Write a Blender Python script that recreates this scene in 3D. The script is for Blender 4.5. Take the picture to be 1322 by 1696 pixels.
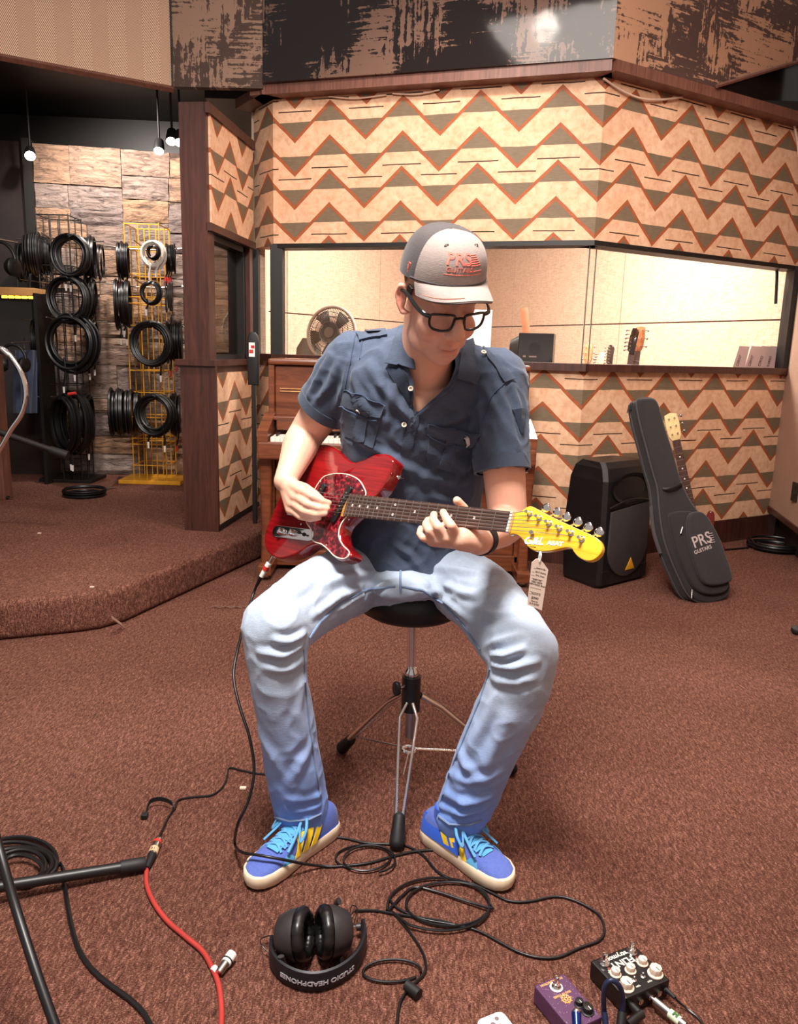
import bpy, bmesh, math, random
import numpy as np
from mathutils import Vector, Matrix, noise as mnoise
random.seed(7)
for _o in list(bpy.data.objects): bpy.data.objects.remove(_o, do_unlink=True)
SC = bpy.context.scene
COL = SC.collection
# ------------------------------------------------------------------ camera
F, CX, CY, EYE = 1292.0, 661.0, 848.0, 1.22
_vp = np.array([-181.0, 6250.0, F]); _dn = _vp / np.linalg.norm(_vp)
_up = -_dn; _fw = np.array([0, 0, 1.0]); _Y = _fw - _up * _fw.dot(_up); _Y /= np.linalg.norm(_Y)
_X = np.cross(_Y, _up); _X = _X if _X[0] > 0 else -_X
CM = np.stack([_X, _Y, _up])                      # camera (x right, y down, z forward) -> world
cam_d = bpy.data.cameras.new('camera'); cam = bpy.data.objects.new('camera', cam_d); COL.objects.link(cam)
_r = CM @ np.diag([1, -1, -1])
mw = Matrix.Identity(4)
for i in range(3):
    for j in range(3): mw[i][j] = _r[i][j]
mw.translation = (0, 0, EYE)
cam.matrix_world = mw
cam_d.sensor_fit = 'VERTICAL'; cam_d.sensor_height = 36.0; cam_d.lens = F / 1696.0 * 36.0
cam_d.clip_start = 0.02; cam_d.clip_end = 60
SC.camera = cam
# ------------------------------------------------------------------ light and exposure
vs = SC.view_settings; vs.view_transform = 'Standard'; vs.look = 'None'; vs.gamma = 1.0; vs.exposure = 0.0; vs.use_curve_mapping = False
W = bpy.data.worlds.new('room_ambient'); SC.world = W; W.use_nodes = True
W.node_tree.nodes['Background'].inputs[0].default_value = (1.0, 0.88, 0.82, 1)
W.node_tree.nodes['Background'].inputs[1].default_value = 0.45
def area(name, loc, to, size, power, col=(1, .88, .76), sy=None, spread=180):
    l = bpy.data.lights.new(name, 'AREA'); l.energy = power; l.color = col; l.size = size
    if sy: l.shape = 'RECTANGLE'; l.size_y = sy
    l.spread = math.radians(spread)
    o = bpy.data.objects.new(name, l); COL.objects.link(o); o.location = loc
    o.rotation_euler = (Vector(to) - Vector(loc)).to_track_quat('-Z', 'Y').to_euler(); return o
def spot(name, loc, to, power, ang, blend=.5, rad=.05, col=(1, .88, .74)):
    l = bpy.data.lights.new(name, 'SPOT'); l.energy = power; l.color = col; l.spot_size = math.radians(ang); l.spot_blend = blend; l.shadow_soft_size = rad
    o = bpy.data.objects.new(name, l); COL.objects.link(o); o.location = loc
    o.rotation_euler = (Vector(to) - Vector(loc)).to_track_quat('-Z', 'Y').to_euler(); return o
area('ceiling_light_key', (-.25, .95, 3.1), (.05, 1.95, .6), .6, 172, (1, .93, .87))
area('ceiling_light_room', (.6, 2.6, 3.3), (.6, 3.0, 0), 1.6, 72, (1, .89, .80))
spot('track_light_wall', (.2, 3.3, 3.35), (-.05, 4.75, 1.8), 128, 78, .8, .08, (1, .89, .78))
spot('track_light_wall_right', (1.7, 3.4, 3.3), (1.95, 4.9, 1.2), 52, 80, .8, .08, (1, .86, .74))
spot('track_light_stone', (-2.05, 5.35, 2.85), (-2.1, 6.3, 2.0), 205, 110, .8, .05, (1, .90, .82))
spot('track_light_platform', (-1.3, 3.6, 3.1), (-1.7, 4.3, .2), 90, 75, .8, .1, (1, .87, .78))
area('booth_ceiling_light', (.9, 6.2, 2.66), (.9, 6.9, .5), 2.2, 330, (1, .91, .82), sy=.7)
area('booth_fill_back', (-.1, 7.2, 2.66), (0, 7.8, .8), 1.2, 22, (1, .91, .82), sy=.6)  # unseen fill lamp, added to even out brightness across the booth walls
# ------------------------------------------------------------------ helpers
def ray(px, py): return CM @ np.array([(px - CX) / F, (py - CY) / F, 1.0])
def at(px, py, y):
    d = ray(px, py); t = y / d[1]; return Vector((d[0] * t, y, d[2] * t + EYE))
def fl(px, py, z=0.0):
    d = ray(px, py); t = (z - EYE) / d[2]; return Vector((d[0] * t, d[1] * t, z))
def onpl(px, py, p, n):
    d = Vector(ray(px, py)); o = Vector((0, 0, EYE)); t = (Vector(p) - o).dot(n) / d.dot(n); return o + d * t
def V(*a): return Vector(a)
def lin(c): return c / 12.92 if c <= .04045 else ((c + .055) / 1.055) ** 2.4
def rgb(r, g, b): return (lin(r / 255), lin(g / 255), lin(b / 255), 1)
class NT:
    def __init__(s, m): s.t = m.node_tree; s.N = s.t.nodes; s.L = s.t.links
    def n(s, typ, **k):
        q = s.N.new(typ)
        for a, b in k.items():
            if a == 'inp':
                for i, v in b.items():
                    if hasattr(v, 'is_output') or isinstance(v, bpy.types.NodeSocket): s.L.new(v, q.inputs[i])
                    else: q.inputs[i].default_value = v
            else: setattr(q, a, b)
        return q
    def math(s, op, a, b=None, c=None):
        q = s.N.new('ShaderNodeMath'); q.operation = op
        for i, v in enumerate((a, b, c)):
            if v is None: continue
            if isinstance(v, bpy.types.NodeSocket): s.L.new(v, q.inputs[i])
            else: q.inputs[i].default_value = v
        return q.outputs[0]
    def mix(s, f, a, b):
        q = s.N.new('ShaderNodeMix'); q.data_type = 'RGBA'
        for i, v in ((0, f), (6, a), (7, b)):
            if isinstance(v, bpy.types.NodeSocket): s.L.new(v, q.inputs[i])
            else: q.inputs[i].default_value = v
        return q.outputs[2]
    def noise(s, co, scale, detail=3, rough=.55, dist=0):
        q = s.n('ShaderNodeTexNoise'); q.inputs['Scale'].default_value = scale; q.inputs['Detail'].default_value = detail
        q.inputs['Roughness'].default_value = rough; q.inputs['Distortion'].default_value = dist
        if co is not None: s.L.new(co, q.inputs['Vector'])
        return q.outputs['Fac']
    def ramp(s, f, stops):
        q = s.n('ShaderNodeValToRGB'); e = q.color_ramp.elements
        while len(e) < len(stops): e.new(.5)
        for i, (p, c) in enumerate(stops): e[i].position = p; e[i].color = c
        s.L.new(f, q.inputs[0]); return q.outputs[0]
    def obj(s, scale=None, rot=None, which='Object'):
        q = s.n('ShaderNodeTexCoord').outputs[which]
        if scale or rot:
            mp = s.n('ShaderNodeMapping'); s.L.new(q, mp.inputs[0])
            if scale: mp.inputs['Scale'].default_value = scale
            if rot: mp.inputs['Rotation'].default_value = rot
            q = mp.outputs[0]
        return q
    def bump(s, h, strength, dist=.01):
        q = s.n('ShaderNodeBump'); q.inputs['Strength'].default_value = strength; q.inputs['Distance'].default_value = dist
        s.L.new(h, q.inputs['Height']); return q.outputs[0]
MATS = {}
def newmat(name):
    m = bpy.data.materials.new(name); m.use_nodes = True; MATS[name] = m
    t = NT(m); return m, t, t.N['Principled BSDF']
def mat(name, col, rough=.5, metal=0, var=.12, scale=14, bump=0, bscale=90, spec=.5, coat=0, stretch=None, emit=0, sheen=0):
    if name in MATS: return MATS[name]
    m, t, p = newmat(name)
    c = rgb(*col) if max(col) > 1.0 else (*col, 1)
    co = t.obj(stretch)
    f = t.noise(co, scale, 4)
    a = tuple(max(0, x * (1 - var)) for x in c[:3]) + (1,); b = tuple(min(1, x * (1 + var)) for x in c[:3]) + (1,)
    t.L.new(t.ramp(f, [(.3, a), (.7, b)]), p.inputs['Base Color'])
    p.inputs['Roughness'].default_value = rough; p.inputs['Metallic'].default_value = metal
    p.inputs['Specular IOR Level'].default_value = spec; p.inputs['Coat Weight'].default_value = coat
    if sheen: p.inputs['Sheen Weight'].default_value = sheen
    if emit:
        p.inputs['Emission Color'].default_value = c; p.inputs['Emission Strength'].default_value = emit
    if bump: t.L.new(t.bump(t.noise(co, bscale, 3), bump), p.inputs['Normal'])
    return m
def ortho(d):
    d = Vector(d).normalized(); a = Vector((0, 0, 1)) if abs(d.z) < .9 else Vector((1, 0, 0))
    x = d.cross(a).normalized(); return x, d.cross(x).normalized(), d
def crom(pts, n=8, closed=False):
    P = [Vector(p) for p in pts]; out = []; N = len(P)
    if N < 3 and not closed: return P
    rng = range(N) if closed else range(N - 1)
    for i in rng:
        if closed: p0, p1, p2, p3 = P[(i - 1) % N], P[i], P[(i + 1) % N], P[(i + 2) % N]
        else: p0, p1, p2, p3 = P[max(i - 1, 0)], P[i], P[i + 1], P[min(i + 2, N - 1)]
        for k in range(n):
            t = k / n
            out.append(.5 * ((2 * p1) + (p2 - p0) * t + (2 * p0 - 5 * p1 + 4 * p2 - p3) * t * t + (3 * p1 - p0 - 3 * p2 + p3) * t ** 3))
    if not closed: out.append(P[-1])
    return out
class MB:
    def __init__(s, M=None): s.v = []; s.f = []; s.M = M; s.sm = []; s.uv = None
    def add(s, vs, fs, smooth=False):
        o = len(s.v); s.v += [Vector(v) for v in vs]; s.f += [tuple(i + o for i in f) for f in fs]; s.sm += [smooth] * len(fs); return s
    def box(s, a, b, bev=0, R=None, o=None):
        a = Vector(a); b = Vector(b)
        bm = bmesh.new(); bmesh.ops.create_cube(bm, size=1)
        c = (a + b) / 2; d = b - a
        for v in bm.verts: v.co = Vector((v.co.x * d.x, v.co.y * d.y, v.co.z * d.z)) + c
        if bev: bmesh.ops.bevel(bm, geom=bm.edges[:], offset=bev, segments=2, affect='EDGES', profile=.6)
        return s.bm(bm, R)
    def bm(s, bm, R=None, smooth=False):
        bm.verts.index_update()
        vs = [(R @ v.co if R else v.co.copy()) for v in bm.verts]; fs = [[v.index for v in f.verts] for f in bm.faces]
        bm.free(); return s.add(vs, fs, smooth)
    def cyl(s, p, q, r, r2=None, n=14, smooth=True):
        p = Vector(p); q = Vector(q); r2 = r if r2 is None else r2
        x, y, d = ortho(q - p); vs = []
        for c, rr in ((p, r), (q, r2)):
            for i in range(n):
                a = 2 * math.pi * i / n; vs.append(c + (x * math.cos(a) + y * math.sin(a)) * rr)
        fs = [(i, (i + 1) % n, n + (i + 1) % n, n + i) for i in range(n)]
        s.add(vs, fs, smooth); s.add(vs[:n], [tuple(range(n))[::-1]]); return s.add(vs[n:], [tuple(range(n))])
    def tube(s, pts, r, n=8, closed=False, cap=True, flat=None):
        P = [Vector(p) for p in pts]; N = len(P); vs = []; up = None
        rr = r if hasattr(r, '__len__') else [r] * N
        for i in range(N):
            if closed: d = P[(i + 1) % N] - P[i - 1]
            else: d = P[min(i + 1, N - 1)] - P[max(i - 1, 0)]
            if d.length < 1e-9: d = Vector((0, 0, 1))
            d.normalize()
            if up is None: x, y, _ = ortho(d)
            else:
                x = up - d * up.dot(d)
                if x.length < 1e-6: x, y, _ = ortho(d)
                x.normalize(); y = d.cross(x)
            up = x
            for k in range(n):
                a = 2 * math.pi * k / n; vs.append(P[i] + (x * math.cos(a) + y * math.sin(a) * (flat or 1)) * rr[i])
        M = N if closed else N - 1; fs = []
        for i in range(M):
            j = (i + 1) % N
            for k in range(n): fs.append((i * n + k, i * n + (k + 1) % n, j * n + (k + 1) % n, j * n + k))
        s.add(vs, fs, True)
        if cap and not closed:
            s.add(vs[:n], [tuple(range(n))[::-1]]); s.add(vs[-n:], [tuple(range(n))])
        return s
    def lathe(s, prof, o=(0, 0, 0), ax=(0, 0, 1), n=24, smooth=True):
        o = Vector(o); x, y, d = ortho(ax); vs = []
        for r, z in prof:
            for k in range(n):
                a = 2 * math.pi * k / n; vs.append(o + d * z + (x * math.cos(a) + y * math.sin(a)) * r)
        fs = [(i * n + k, i * n + (k + 1) % n, (i + 1) * n + (k + 1) % n, (i + 1) * n + k) for i in range(len(prof) - 1) for k in range(n)]
        s.add(vs, fs, smooth)
        if prof[0][0] > 1e-5: s.add(vs[:n], [tuple(range(n))[::-1]])
        if prof[-1][0] > 1e-5: s.add(vs[-n:], [tuple(range(n))])
        return s
    def ell(s, c, r, R=None, nu=20, nv=12):
        c = Vector(c); r = r if hasattr(r, '__len__') else (r, r, r); vs = []; 
        for i in range(nv + 1):
            t = math.pi * i / nv
            for k in range(nu):
                a = 2 * math.pi * k / nu
                q = Vector((r[0] * math.sin(t) * math.cos(a), r[1] * math.sin(t) * math.sin(a), r[2] * math.cos(t)))
                vs.append(c + (R @ q if R else q))
        fs = [(i * nu + k, (i + 1) * nu + k, (i + 1) * nu + (k + 1) % nu, i * nu + (k + 1) % nu) for i in range(nv) for k in range(nu)]
        return s.add(vs, fs, True)
    def cap(s, p, q, r1, r2, n=16):
        """tapered capsule"""
        p = Vector(p); q = Vector(q); x, y, d = ortho(q - p); L = (q - p).length; rings = []
        for i in range(6): a = math.pi / 2 * (1 - i / 5); rings.append((-math.sin(a) * r1, math.cos(a) * r1))
        for i in range(6): a = math.pi / 2 * i / 5; rings.append((L + math.sin(a) * r2, math.cos(a) * r2))
        return s.lathe([(max(rr, 1e-4), z) for z, rr in rings], p, d, n)
    def loft(s, rings, smooth=True, cap=True, closed=False):
        n = len(rings[0]); vs = [Vector(p) for R in rings for p in R]; m = len(rings)
        fs = [(i * n + k, i * n + (k + 1) % n, ((i + 1) % m) * n + (k + 1) % n, ((i + 1) % m) * n + k) for i in range(m if closed else m - 1) for k in range(n)]
        s.add(vs, fs, smooth)
        if cap and not closed:
            s.add(vs[:n], [tuple(range(n))[::-1]]); s.add(vs[-n:], [tuple(range(n))])
        return s
    def sheet(s, rows, smooth=True, thick=0, closed=False):
        """grid of points; thick gives a second side along normals"""
        m = len(rows); n = len(rows[0]); vs = [Vector(p) for R in rows for p in R]
        fs = [(i * n + k, i * n + k + 1, (i + 1) * n + k + 1, (i + 1) * n + k) for i in range(m - 1) for k in range(n - 1)]
        if not thick: return s.add(vs, fs, smooth)
        N = [Vector((0, 0, 0)) for _ in vs]
        for f in fs:
            a, b, c, d = [vs[i] for i in f]; q = (c - a).cross(d - b)
            for i in f: N[i] += q
        w = [v - q.normalized() * thick if q.length > 0 else v for v, q in zip(vs, N)]
        K = len(vs); s.add(vs + w, fs + [tuple(i + K for i in f[::-1]) for f in fs], smooth)
        bd = [k for k in range(n)] + [i * n + n - 1 for i in range(1, m)] + [(m - 1) * n + k for k in range(n - 2, -1, -1)] + [i * n for i in range(m - 2, 0, -1)]
        base = len(s.v) - 2 * K
        for i in range(len(bd)):
            a, b = bd[i] + base, bd[(i + 1) % len(bd)] + base
            s.f.append((b, a, a + K, b + K)); s.sm.append(False)
        return s
    def prism(s, outline, t, z0=0, bev=0, seg=2):
        """outline: 2D points; extrude along z from z0 to z0+t"""
        bm = bmesh.new(); vb = [bm.verts.new((x, y, z0)) for x, y in outline]; fa = bm.faces.new(vb)
        bmesh.ops.recalc_face_normals(bm, faces=[fa])
        r = bmesh.ops.extrude_face_region(bm, geom=[fa]); 
        for g in r['geom']:
            if isinstance(g, bmesh.types.BMVert): g.co.z += t
        bmesh.ops.recalc_face_normals(bm, faces=bm.faces[:])
        if bev:
            ed = [e for e in bm.edges if abs(e.verts[0].co.z - e.verts[1].co.z) < 1e-6]
            bmesh.ops.bevel(bm, geom=ed, offset=bev, segments=seg, affect='EDGES', profile=.5)
        return s.bm(bm, None, bev > 0)
    def build(s, name, m, parent=None, smooth=None, fix=True):
        me = bpy.data.meshes.new(name)
        vs = [s.M @ v for v in s.v] if s.M else s.v
        off = root_loc(parent) if parent else Vector((0, 0, 0))
        me.from_pydata([tuple(v - off) for v in vs], [], s.f); me.update()
        for p, q in zip(me.polygons, s.sm): p.use_smooth = q if smooth is None else smooth
        if fix:
            b = bmesh.new(); b.from_mesh(me); bmesh.ops.remove_doubles(b, verts=b.verts[:], dist=1e-6); bmesh.ops.recalc_face_normals(b, faces=b.faces[:]); b.to_mesh(me); b.free()
        if any(q.use_smooth for q in me.polygons): me.set_sharp_from_angle(angle=math.radians(48))
        return link(name, me, m, parent)
def root_loc(o):
    while o.parent: o = o.parent
    return o.location.copy()
def link(name, me, m, parent=None):
    o = bpy.data.objects.new(name, me); COL.objects.link(o)
    for x in (m if isinstance(m, (list, tuple)) else [m]): me.materials.append(x)
    if parent: o.parent = parent
    return o
def thing(name, label, cat, loc=(0, 0, 0), group=None):
    o = bpy.data.objects.new(name, None); COL.objects.link(o); o.empty_display_size = .05; o.location = loc
    return tag(o, label, cat, group)
def tag(o, label, cat, group=None):
    o['label'] = label; o['category'] = cat
    if group: o['group'] = group
    return o
def struct(o): o['kind'] = 'structure'; return o
def plabel(o, label): o['label'] = label; return o
def frame(o, x, y, z=None):
    """matrix with columns x,y,z and origin o"""
    x = Vector(x).normalized(); y = Vector(y); y = (y - x * x.dot(y)).normalized(); z = x.cross(y)
    m = Matrix.Identity(4)
    for i in range(3): m[i][0] = x[i]; m[i][1] = y[i]; m[i][2] = z[i]; m[i][3] = o[i]
    return m
def textmesh(body, size, depth=.001, align='CENTER', bold=0, sx=1.0, space=1.0, shear=0):
    """-> verts, faces of flat lettering in the xy plane, centred"""
    c = bpy.data.curves.new('lettering', 'FONT'); c.body = body; c.size = size; c.extrude = depth / 2; c.align_x = align; c.align_y = 'CENTER'
    c.offset = bold; c.resolution_u = 3; c.space_character = space; c.shear = shear
    o = bpy.data.objects.new('lettering', c); COL.objects.link(o)
    dg = bpy.context.evaluated_depsgraph_get(); me = bpy.data.meshes.new_from_object(o.evaluated_get(dg))
    vs = [Vector((v.co.x * sx, v.co.y, v.co.z)) for v in me.vertices]; fs = [tuple(p.vertices) for p in me.polygons]
    bpy.data.objects.remove(o); bpy.data.curves.remove(c); bpy.data.meshes.remove(me); return vs, fs
def remesh(mb, voxel, iters=6, fac=.5):
    """one continuous surface out of overlapping shapes -> (verts array, faces list)"""
    me = bpy.data.meshes.new('tmp'); me.from_pydata([tuple(v) for v in mb.v], [], mb.f); me.update()
    b = bmesh.new(); b.from_mesh(me); bmesh.ops.remove_doubles(b, verts=b.verts[:], dist=1e-6); bmesh.ops.recalc_face_normals(b, faces=b.faces[:]); b.to_mesh(me); b.free()
    o = bpy.data.objects.new('tmp', me); COL.objects.link(o)
    r = o.modifiers.new('r', 'REMESH'); r.mode = 'VOXEL'; r.voxel_size = voxel
    if iters:
        q = o.modifiers.new('s', 'SMOOTH'); q.factor = fac; q.iterations = iters
    dg = bpy.context.evaluated_depsgraph_get(); m2 = bpy.data.meshes.new_from_object(o.evaluated_get(dg))
    bpy.data.objects.remove(o); bpy.data.meshes.remove(me); return m2
def mco(me):
    a = np.empty(len(me.vertices) * 3, 'f'); me.vertices.foreach_get('co', a); return a.reshape(-1, 3).astype(float)
def mno(me):
    a = np.empty(len(me.vertices) * 3, 'f'); me.vertices.foreach_get('normal', a); return a.reshape(-1, 3).astype(float)
def setco(me, a): me.vertices.foreach_set('co', a.astype('f').ravel()); me.update()
def segd(P, a, b):
    a = np.array(a, float); b = np.array(b, float); d = b - a; t = np.clip(((P - a) @ d) / (d @ d), 0, 1)
    return np.linalg.norm(P - (a + t[:, None] * d), axis=1), t
def smoothmesh(me):
    for p in me.polygons: p.use_smooth = True
def shift(me, off):
    a = mco(me); a -= np.array(off); setco(me, a)
def vcol(me, name, arr):
    at_ = me.color_attributes.new(name, 'FLOAT_COLOR', 'POINT'); a = np.ones((len(me.vertices), 4), 'f'); a[:, :3] = arr; at_.data.foreach_set('color', a.ravel())
def ring(c, x, y, a, b, n=28, p=2.0):
    c = Vector(c); x = Vector(x); y = Vector(y); out = []
    for k in range(n):
        t = 2 * math.pi * k / n; ct, st = math.cos(t), math.sin(t)
        out.append(c + x * (a * math.copysign(abs(ct) ** (2 / p), ct)) + y * (b * math.copysign(abs(st) ** (2 / p), st)))
    return out
# ------------------------------------------------------------------ surface materials
def m_carpet():
    m, t, p = newmat('carpet'); co = t.obj()
    a = t.noise(t.obj((1, 3.4, 1), (0, 0, .45)), 170, 3, .7); b = t.noise(co, 1.1, 3); c = t.noise(co, 320, 2); st = t.noise(t.obj((3.2, 1, 1), (0, 0, -.5)), 46, 6, .85, .6)
    f = t.math('ADD', t.math('MULTIPLY', a, .30), t.math('ADD', t.math('MULTIPLY', c, .18), t.math('ADD', t.math('MULTIPLY', b, .08), t.math('MULTIPLY', st, .44))))
    t.L.new(t.ramp(f, [(.39, rgb(34, 19, 15)), (.5, rgb(92, 57, 47)), (.61, rgb(172, 122, 104))]), p.inputs['Base Color'])
    p.inputs['Roughness'].default_value = .95; p.inputs['Specular IOR Level'].default_value = .1
    t.L.new(t.bump(f, .8, .006), p.inputs['Normal']); return m
def m_chevron(name, H, P, A, v0, u0=0):
    m, t, p = newmat(name)
    uv = t.n('ShaderNodeUVMap').outputs[0]; s = t.n('ShaderNodeSeparateXYZ', inp={0: uv})
    wob = t.math('MULTIPLY', t.math('SUBTRACT', t.noise(uv, 7, 2), .5), .008)
    u = t.math('ADD', t.math('SUBTRACT', s.outputs[0], u0), wob); v = t.math('ADD', t.math('SUBTRACT', s.outputs[1], v0), wob)
    fr = t.math('FRACT', t.math('DIVIDE', u, H))
    tri = t.math('SUBTRACT', 1.0, t.math('ABSOLUTE', t.math('SUBTRACT', t.math('MULTIPLY', fr, 2), 1)))
    zig = t.math('MULTIPLY', tri, A)
    s1 = t.math('FRACT', t.math('DIVIDE', t.math('ADD', t.math('SUBTRACT', v, zig), .0125), P))
    brown = t.math('LESS_THAN', s1, .025 / P)
    vl = t.math('MULTIPLY', t.math('FRACT', t.math('DIVIDE', v, P)), P)
    def dark(x): return t.math('LESS_THAN', t.math('MULTIPLY', t.math('SUBTRACT', x, A / 2), t.math('SUBTRACT', x, zig)), 0)
    dk = t.math('MAXIMUM', dark(vl), dark(t.math('ADD', vl, P)))
    w = t.math('MULTIPLY', t.math('FRACT', t.math('DIVIDE', v, 2 * P)), 2 * P)
    pk = t.math('LESS_THAN', t.math('ABSOLUTE', t.math('SUBTRACT', fr, .5)), .26)
    vy = t.math('GREATER_THAN', t.math('ABSOLUTE', t.math('SUBTRACT', fr, .5)), .26)
    l1 = t.math('MULTIPLY', pk, t.math('LESS_THAN', t.math('ABSOLUTE', t.math('SUBTRACT', w, .034)), .0032))
    l2 = t.math('MULTIPLY', vy, t.math('LESS_THAN', t.math('ABSOLUTE', t.math('SUBTRACT', w, 2 * P - .027)), .0032))
    ln = t.math('MAXIMUM', l1, l2)
    n1 = t.noise(uv, 6, 5, .65); n2 = t.noise(uv, 26, 4, .6, .4); gr = t.n('ShaderNodeMapping', inp={0: uv}); gr.inputs['Scale'].default_value = (3, 40, 1); n3 = t.noise(gr.outputs[0], 6, 3)
    cream = t.mix(n1, rgb(204, 156, 124), rgb(238, 202, 170)); cream = t.mix(t.ramp(n2, [(.42, (0, 0, 0, 1)), (.66, (.65, .65, .65, 1))]), cream, rgb(196, 142, 106))
    gray = t.mix(n3, rgb(92, 80, 64), rgb(140, 122, 98)); gray = t.mix(t.math('MULTIPLY', n2, .6), gray, rgb(96, 74, 58))
    br = t.mix(n2, rgb(128, 66, 38), rgb(172, 96, 60))
    cream = t.mix(t.math('MULTIPLY', t.ramp(t.noise(uv, 3.1, 5, .7, .8), [(.45, (0, 0, 0, 1)), (.7, (1, 1, 1, 1))]), .4), cream, rgb(196, 146, 108)); c = t.mix(dk, cream, gray); c = t.mix(ln, c, rgb(62, 42, 30)); c = t.mix(brown, c, br)
    t.L.new(c, p.inputs['Base Color']); p.inputs['Roughness'].default_value = .62; p.inputs['Specular IOR Level'].default_value = .25
    t.L.new(t.bump(t.math('ADD', n2, t.math('MULTIPLY', brown, .6)), .25, .004), p.inputs['Normal']); return m
def m_wood(name, c1, c2, rough=.4, coat=.15, scale=(1, 1, .08), f=38):
    m, t, p = newmat(name); co = t.obj(scale)
    n = t.noise(co, f, 5, .6, 1.2); n2 = t.noise(t.obj(), 3, 3)
    c = t.ramp(n, [(.3, rgb(*c1)), (.7, rgb(*c2))]); c = t.mix(t.math('MULTIPLY', n2, .35), c, rgb(*c1))
    t.L.new(c, p.inputs['Base Color']); p.inputs['Roughness'].default_value = rough; p.inputs['Coat Weight'].default_value = coat; p.inputs['Coat Roughness'].default_value = .15
    t.L.new(t.bump(n, .08, .003), p.inputs['Normal']); return m
def m_stone():
    m, t, p = newmat('stone'); inf = t.n('ShaderNodeObjectInfo')
    lay = t.n('ShaderNodeMapping', inp={0: t.obj()}); lay.inputs['Scale'].default_value = (1.8, 1.8, 6.5)
    ad = t.n('ShaderNodeVectorMath', operation='ADD'); t.L.new(lay.outputs[0], ad.inputs[0]); sc = t.n('ShaderNodeVectorMath', operation='SCALE'); t.L.new(inf.outputs['Location'], sc.inputs[0]); sc.inputs[3].default_value = 13.7; t.L.new(sc.outputs[0], ad.inputs[1])
    n = t.noise(ad.outputs[0], 5, 6, .65, 1.0); n2 = t.noise(ad.outputs[0], 2.2, 3); r = inf.outputs['Random']
    base = t.ramp(r, [(0, rgb(112, 108, 114)), (.28, rgb(134, 112, 100)), (.5, rgb(176, 136, 104)), (.72, rgb(134, 124, 122)), (1, rgb(196, 156, 122))])
    c = t.mix(t.math('MULTIPLY', n2, .35), base, rgb(190, 152, 124)); c = t.mix(t.ramp(n, [(.30, (1, 1, 1, 1)), (.52, (0, 0, 0, 1))]), c, rgb(72, 58, 54))
    t.L.new(c, p.inputs['Base Color']); p.inputs['Roughness'].default_value = .72
    t.L.new(t.bump(n, .9, .03), p.inputs['Normal']); return m
def m_herring():
    m, t, p = newmat('herringbone_fabric'); uv = t.n('ShaderNodeUVMap').outputs[0]; s = t.n('ShaderNodeSeparateXYZ', inp={0: uv})
    u = t.math('MULTIPLY', s.outputs[0], 5.4); fr = t.math('FRACT', u)
    tri = t.math('ABSOLUTE', t.math('SUBTRACT', t.math('MULTIPLY', fr, 2), 1))
    st = t.math('SINE', t.math('MULTIPLY', t.math('ADD', s.outputs[1], t.math('MULTIPLY', tri, .16)), 420))
    n = t.noise(uv, 300, 2); n1 = t.noise(uv, 3, 3)
    f = t.math('ADD', t.math('MULTIPLY', st, .34), t.math('ADD', .15, t.math('MULTIPLY', n, .65)))
    c = t.ramp(f, [(.2, rgb(120, 92, 76)), (.75, rgb(242, 206, 176))]); c = t.mix(t.math('MULTIPLY', t.math('GREATER_THAN', fr, .5), .35), c, rgb(176, 140, 118))
    t.L.new(c, p.inputs['Base Color']); p.inputs['Roughness'].default_value = .9; p.inputs['Specular IOR Level'].default_value = .1
    t.L.new(t.bump(f, .5, .004), p.inputs['Normal']); return m
def m_mural(name, dark, light, thr, rough, weave=0, seed=0.0, bands=True, glossbig=False):
    m, t, p = newmat(name); uv = t.n('ShaderNodeUVMap').outputs[0]
    mp = t.n('ShaderNodeMapping', inp={0: uv}); mp.inputs['Location'].default_value = (seed, seed * .7, 0)
    big = t.noise(mp.outputs[0], 2.0, 2); fine = t.noise(mp.outputs[0], 26, 6, .75, .4)
    mb = t.n('ShaderNodeMapping', inp={0: mp.outputs[0]}); mb.inputs['Scale'].default_value = (2.2, 34, 1); mb.inputs['Rotation'].default_value = (0, 0, .12); hz = t.noise(mb.outputs[0], 1.6, 3, .6)
    mv = t.n('ShaderNodeMapping', inp={0: mp.outputs[0]}); mv.inputs['Scale'].default_value = (26, 2.2, 1); vt = t.noise(mv.outputs[0], 1.5, 3, .6)
    sel = t.math('GREATER_THAN', t.noise(mp.outputs[0], 3.4, 1), .5)
    str_ = t.math('ADD', t.math('MULTIPLY', hz, sel), t.math('MULTIPLY', vt, t.math('SUBTRACT', 1, sel)))
    f = t.math('ADD', t.math('MULTIPLY', big, .9), t.math('ADD', t.math('MULTIPLY', fine, .5), t.math('MULTIPLY', str_, .6)))
    k = t.ramp(t.math('MULTIPLY', f, .5), [(thr / 2, (0, 0, 0, 1)), (thr / 2 + .008, (1, 1, 1, 1))])
    c = t.mix(k, rgb(*dark), rgb(*light))
    if weave:
        ws = t.n('ShaderNodeMapping', inp={0: uv}); ws.inputs['Scale'].default_value = (3, 1, 1); wv = t.noise(ws.outputs[0], 160, 2); c = t.mix(t.math('MULTIPLY', wv, weave), c, rgb(70, 48, 40)); t.L.new(t.bump(wv, .5, .003), p.inputs['Normal'])
    t.L.new(c, p.inputs['Base Color']); p.inputs['Roughness'].default_value = rough
    if glossbig: t.L.new(t.bump(t.noise(uv, 5, 2), .05, .02), p.inputs['Normal'])
    return m
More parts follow.
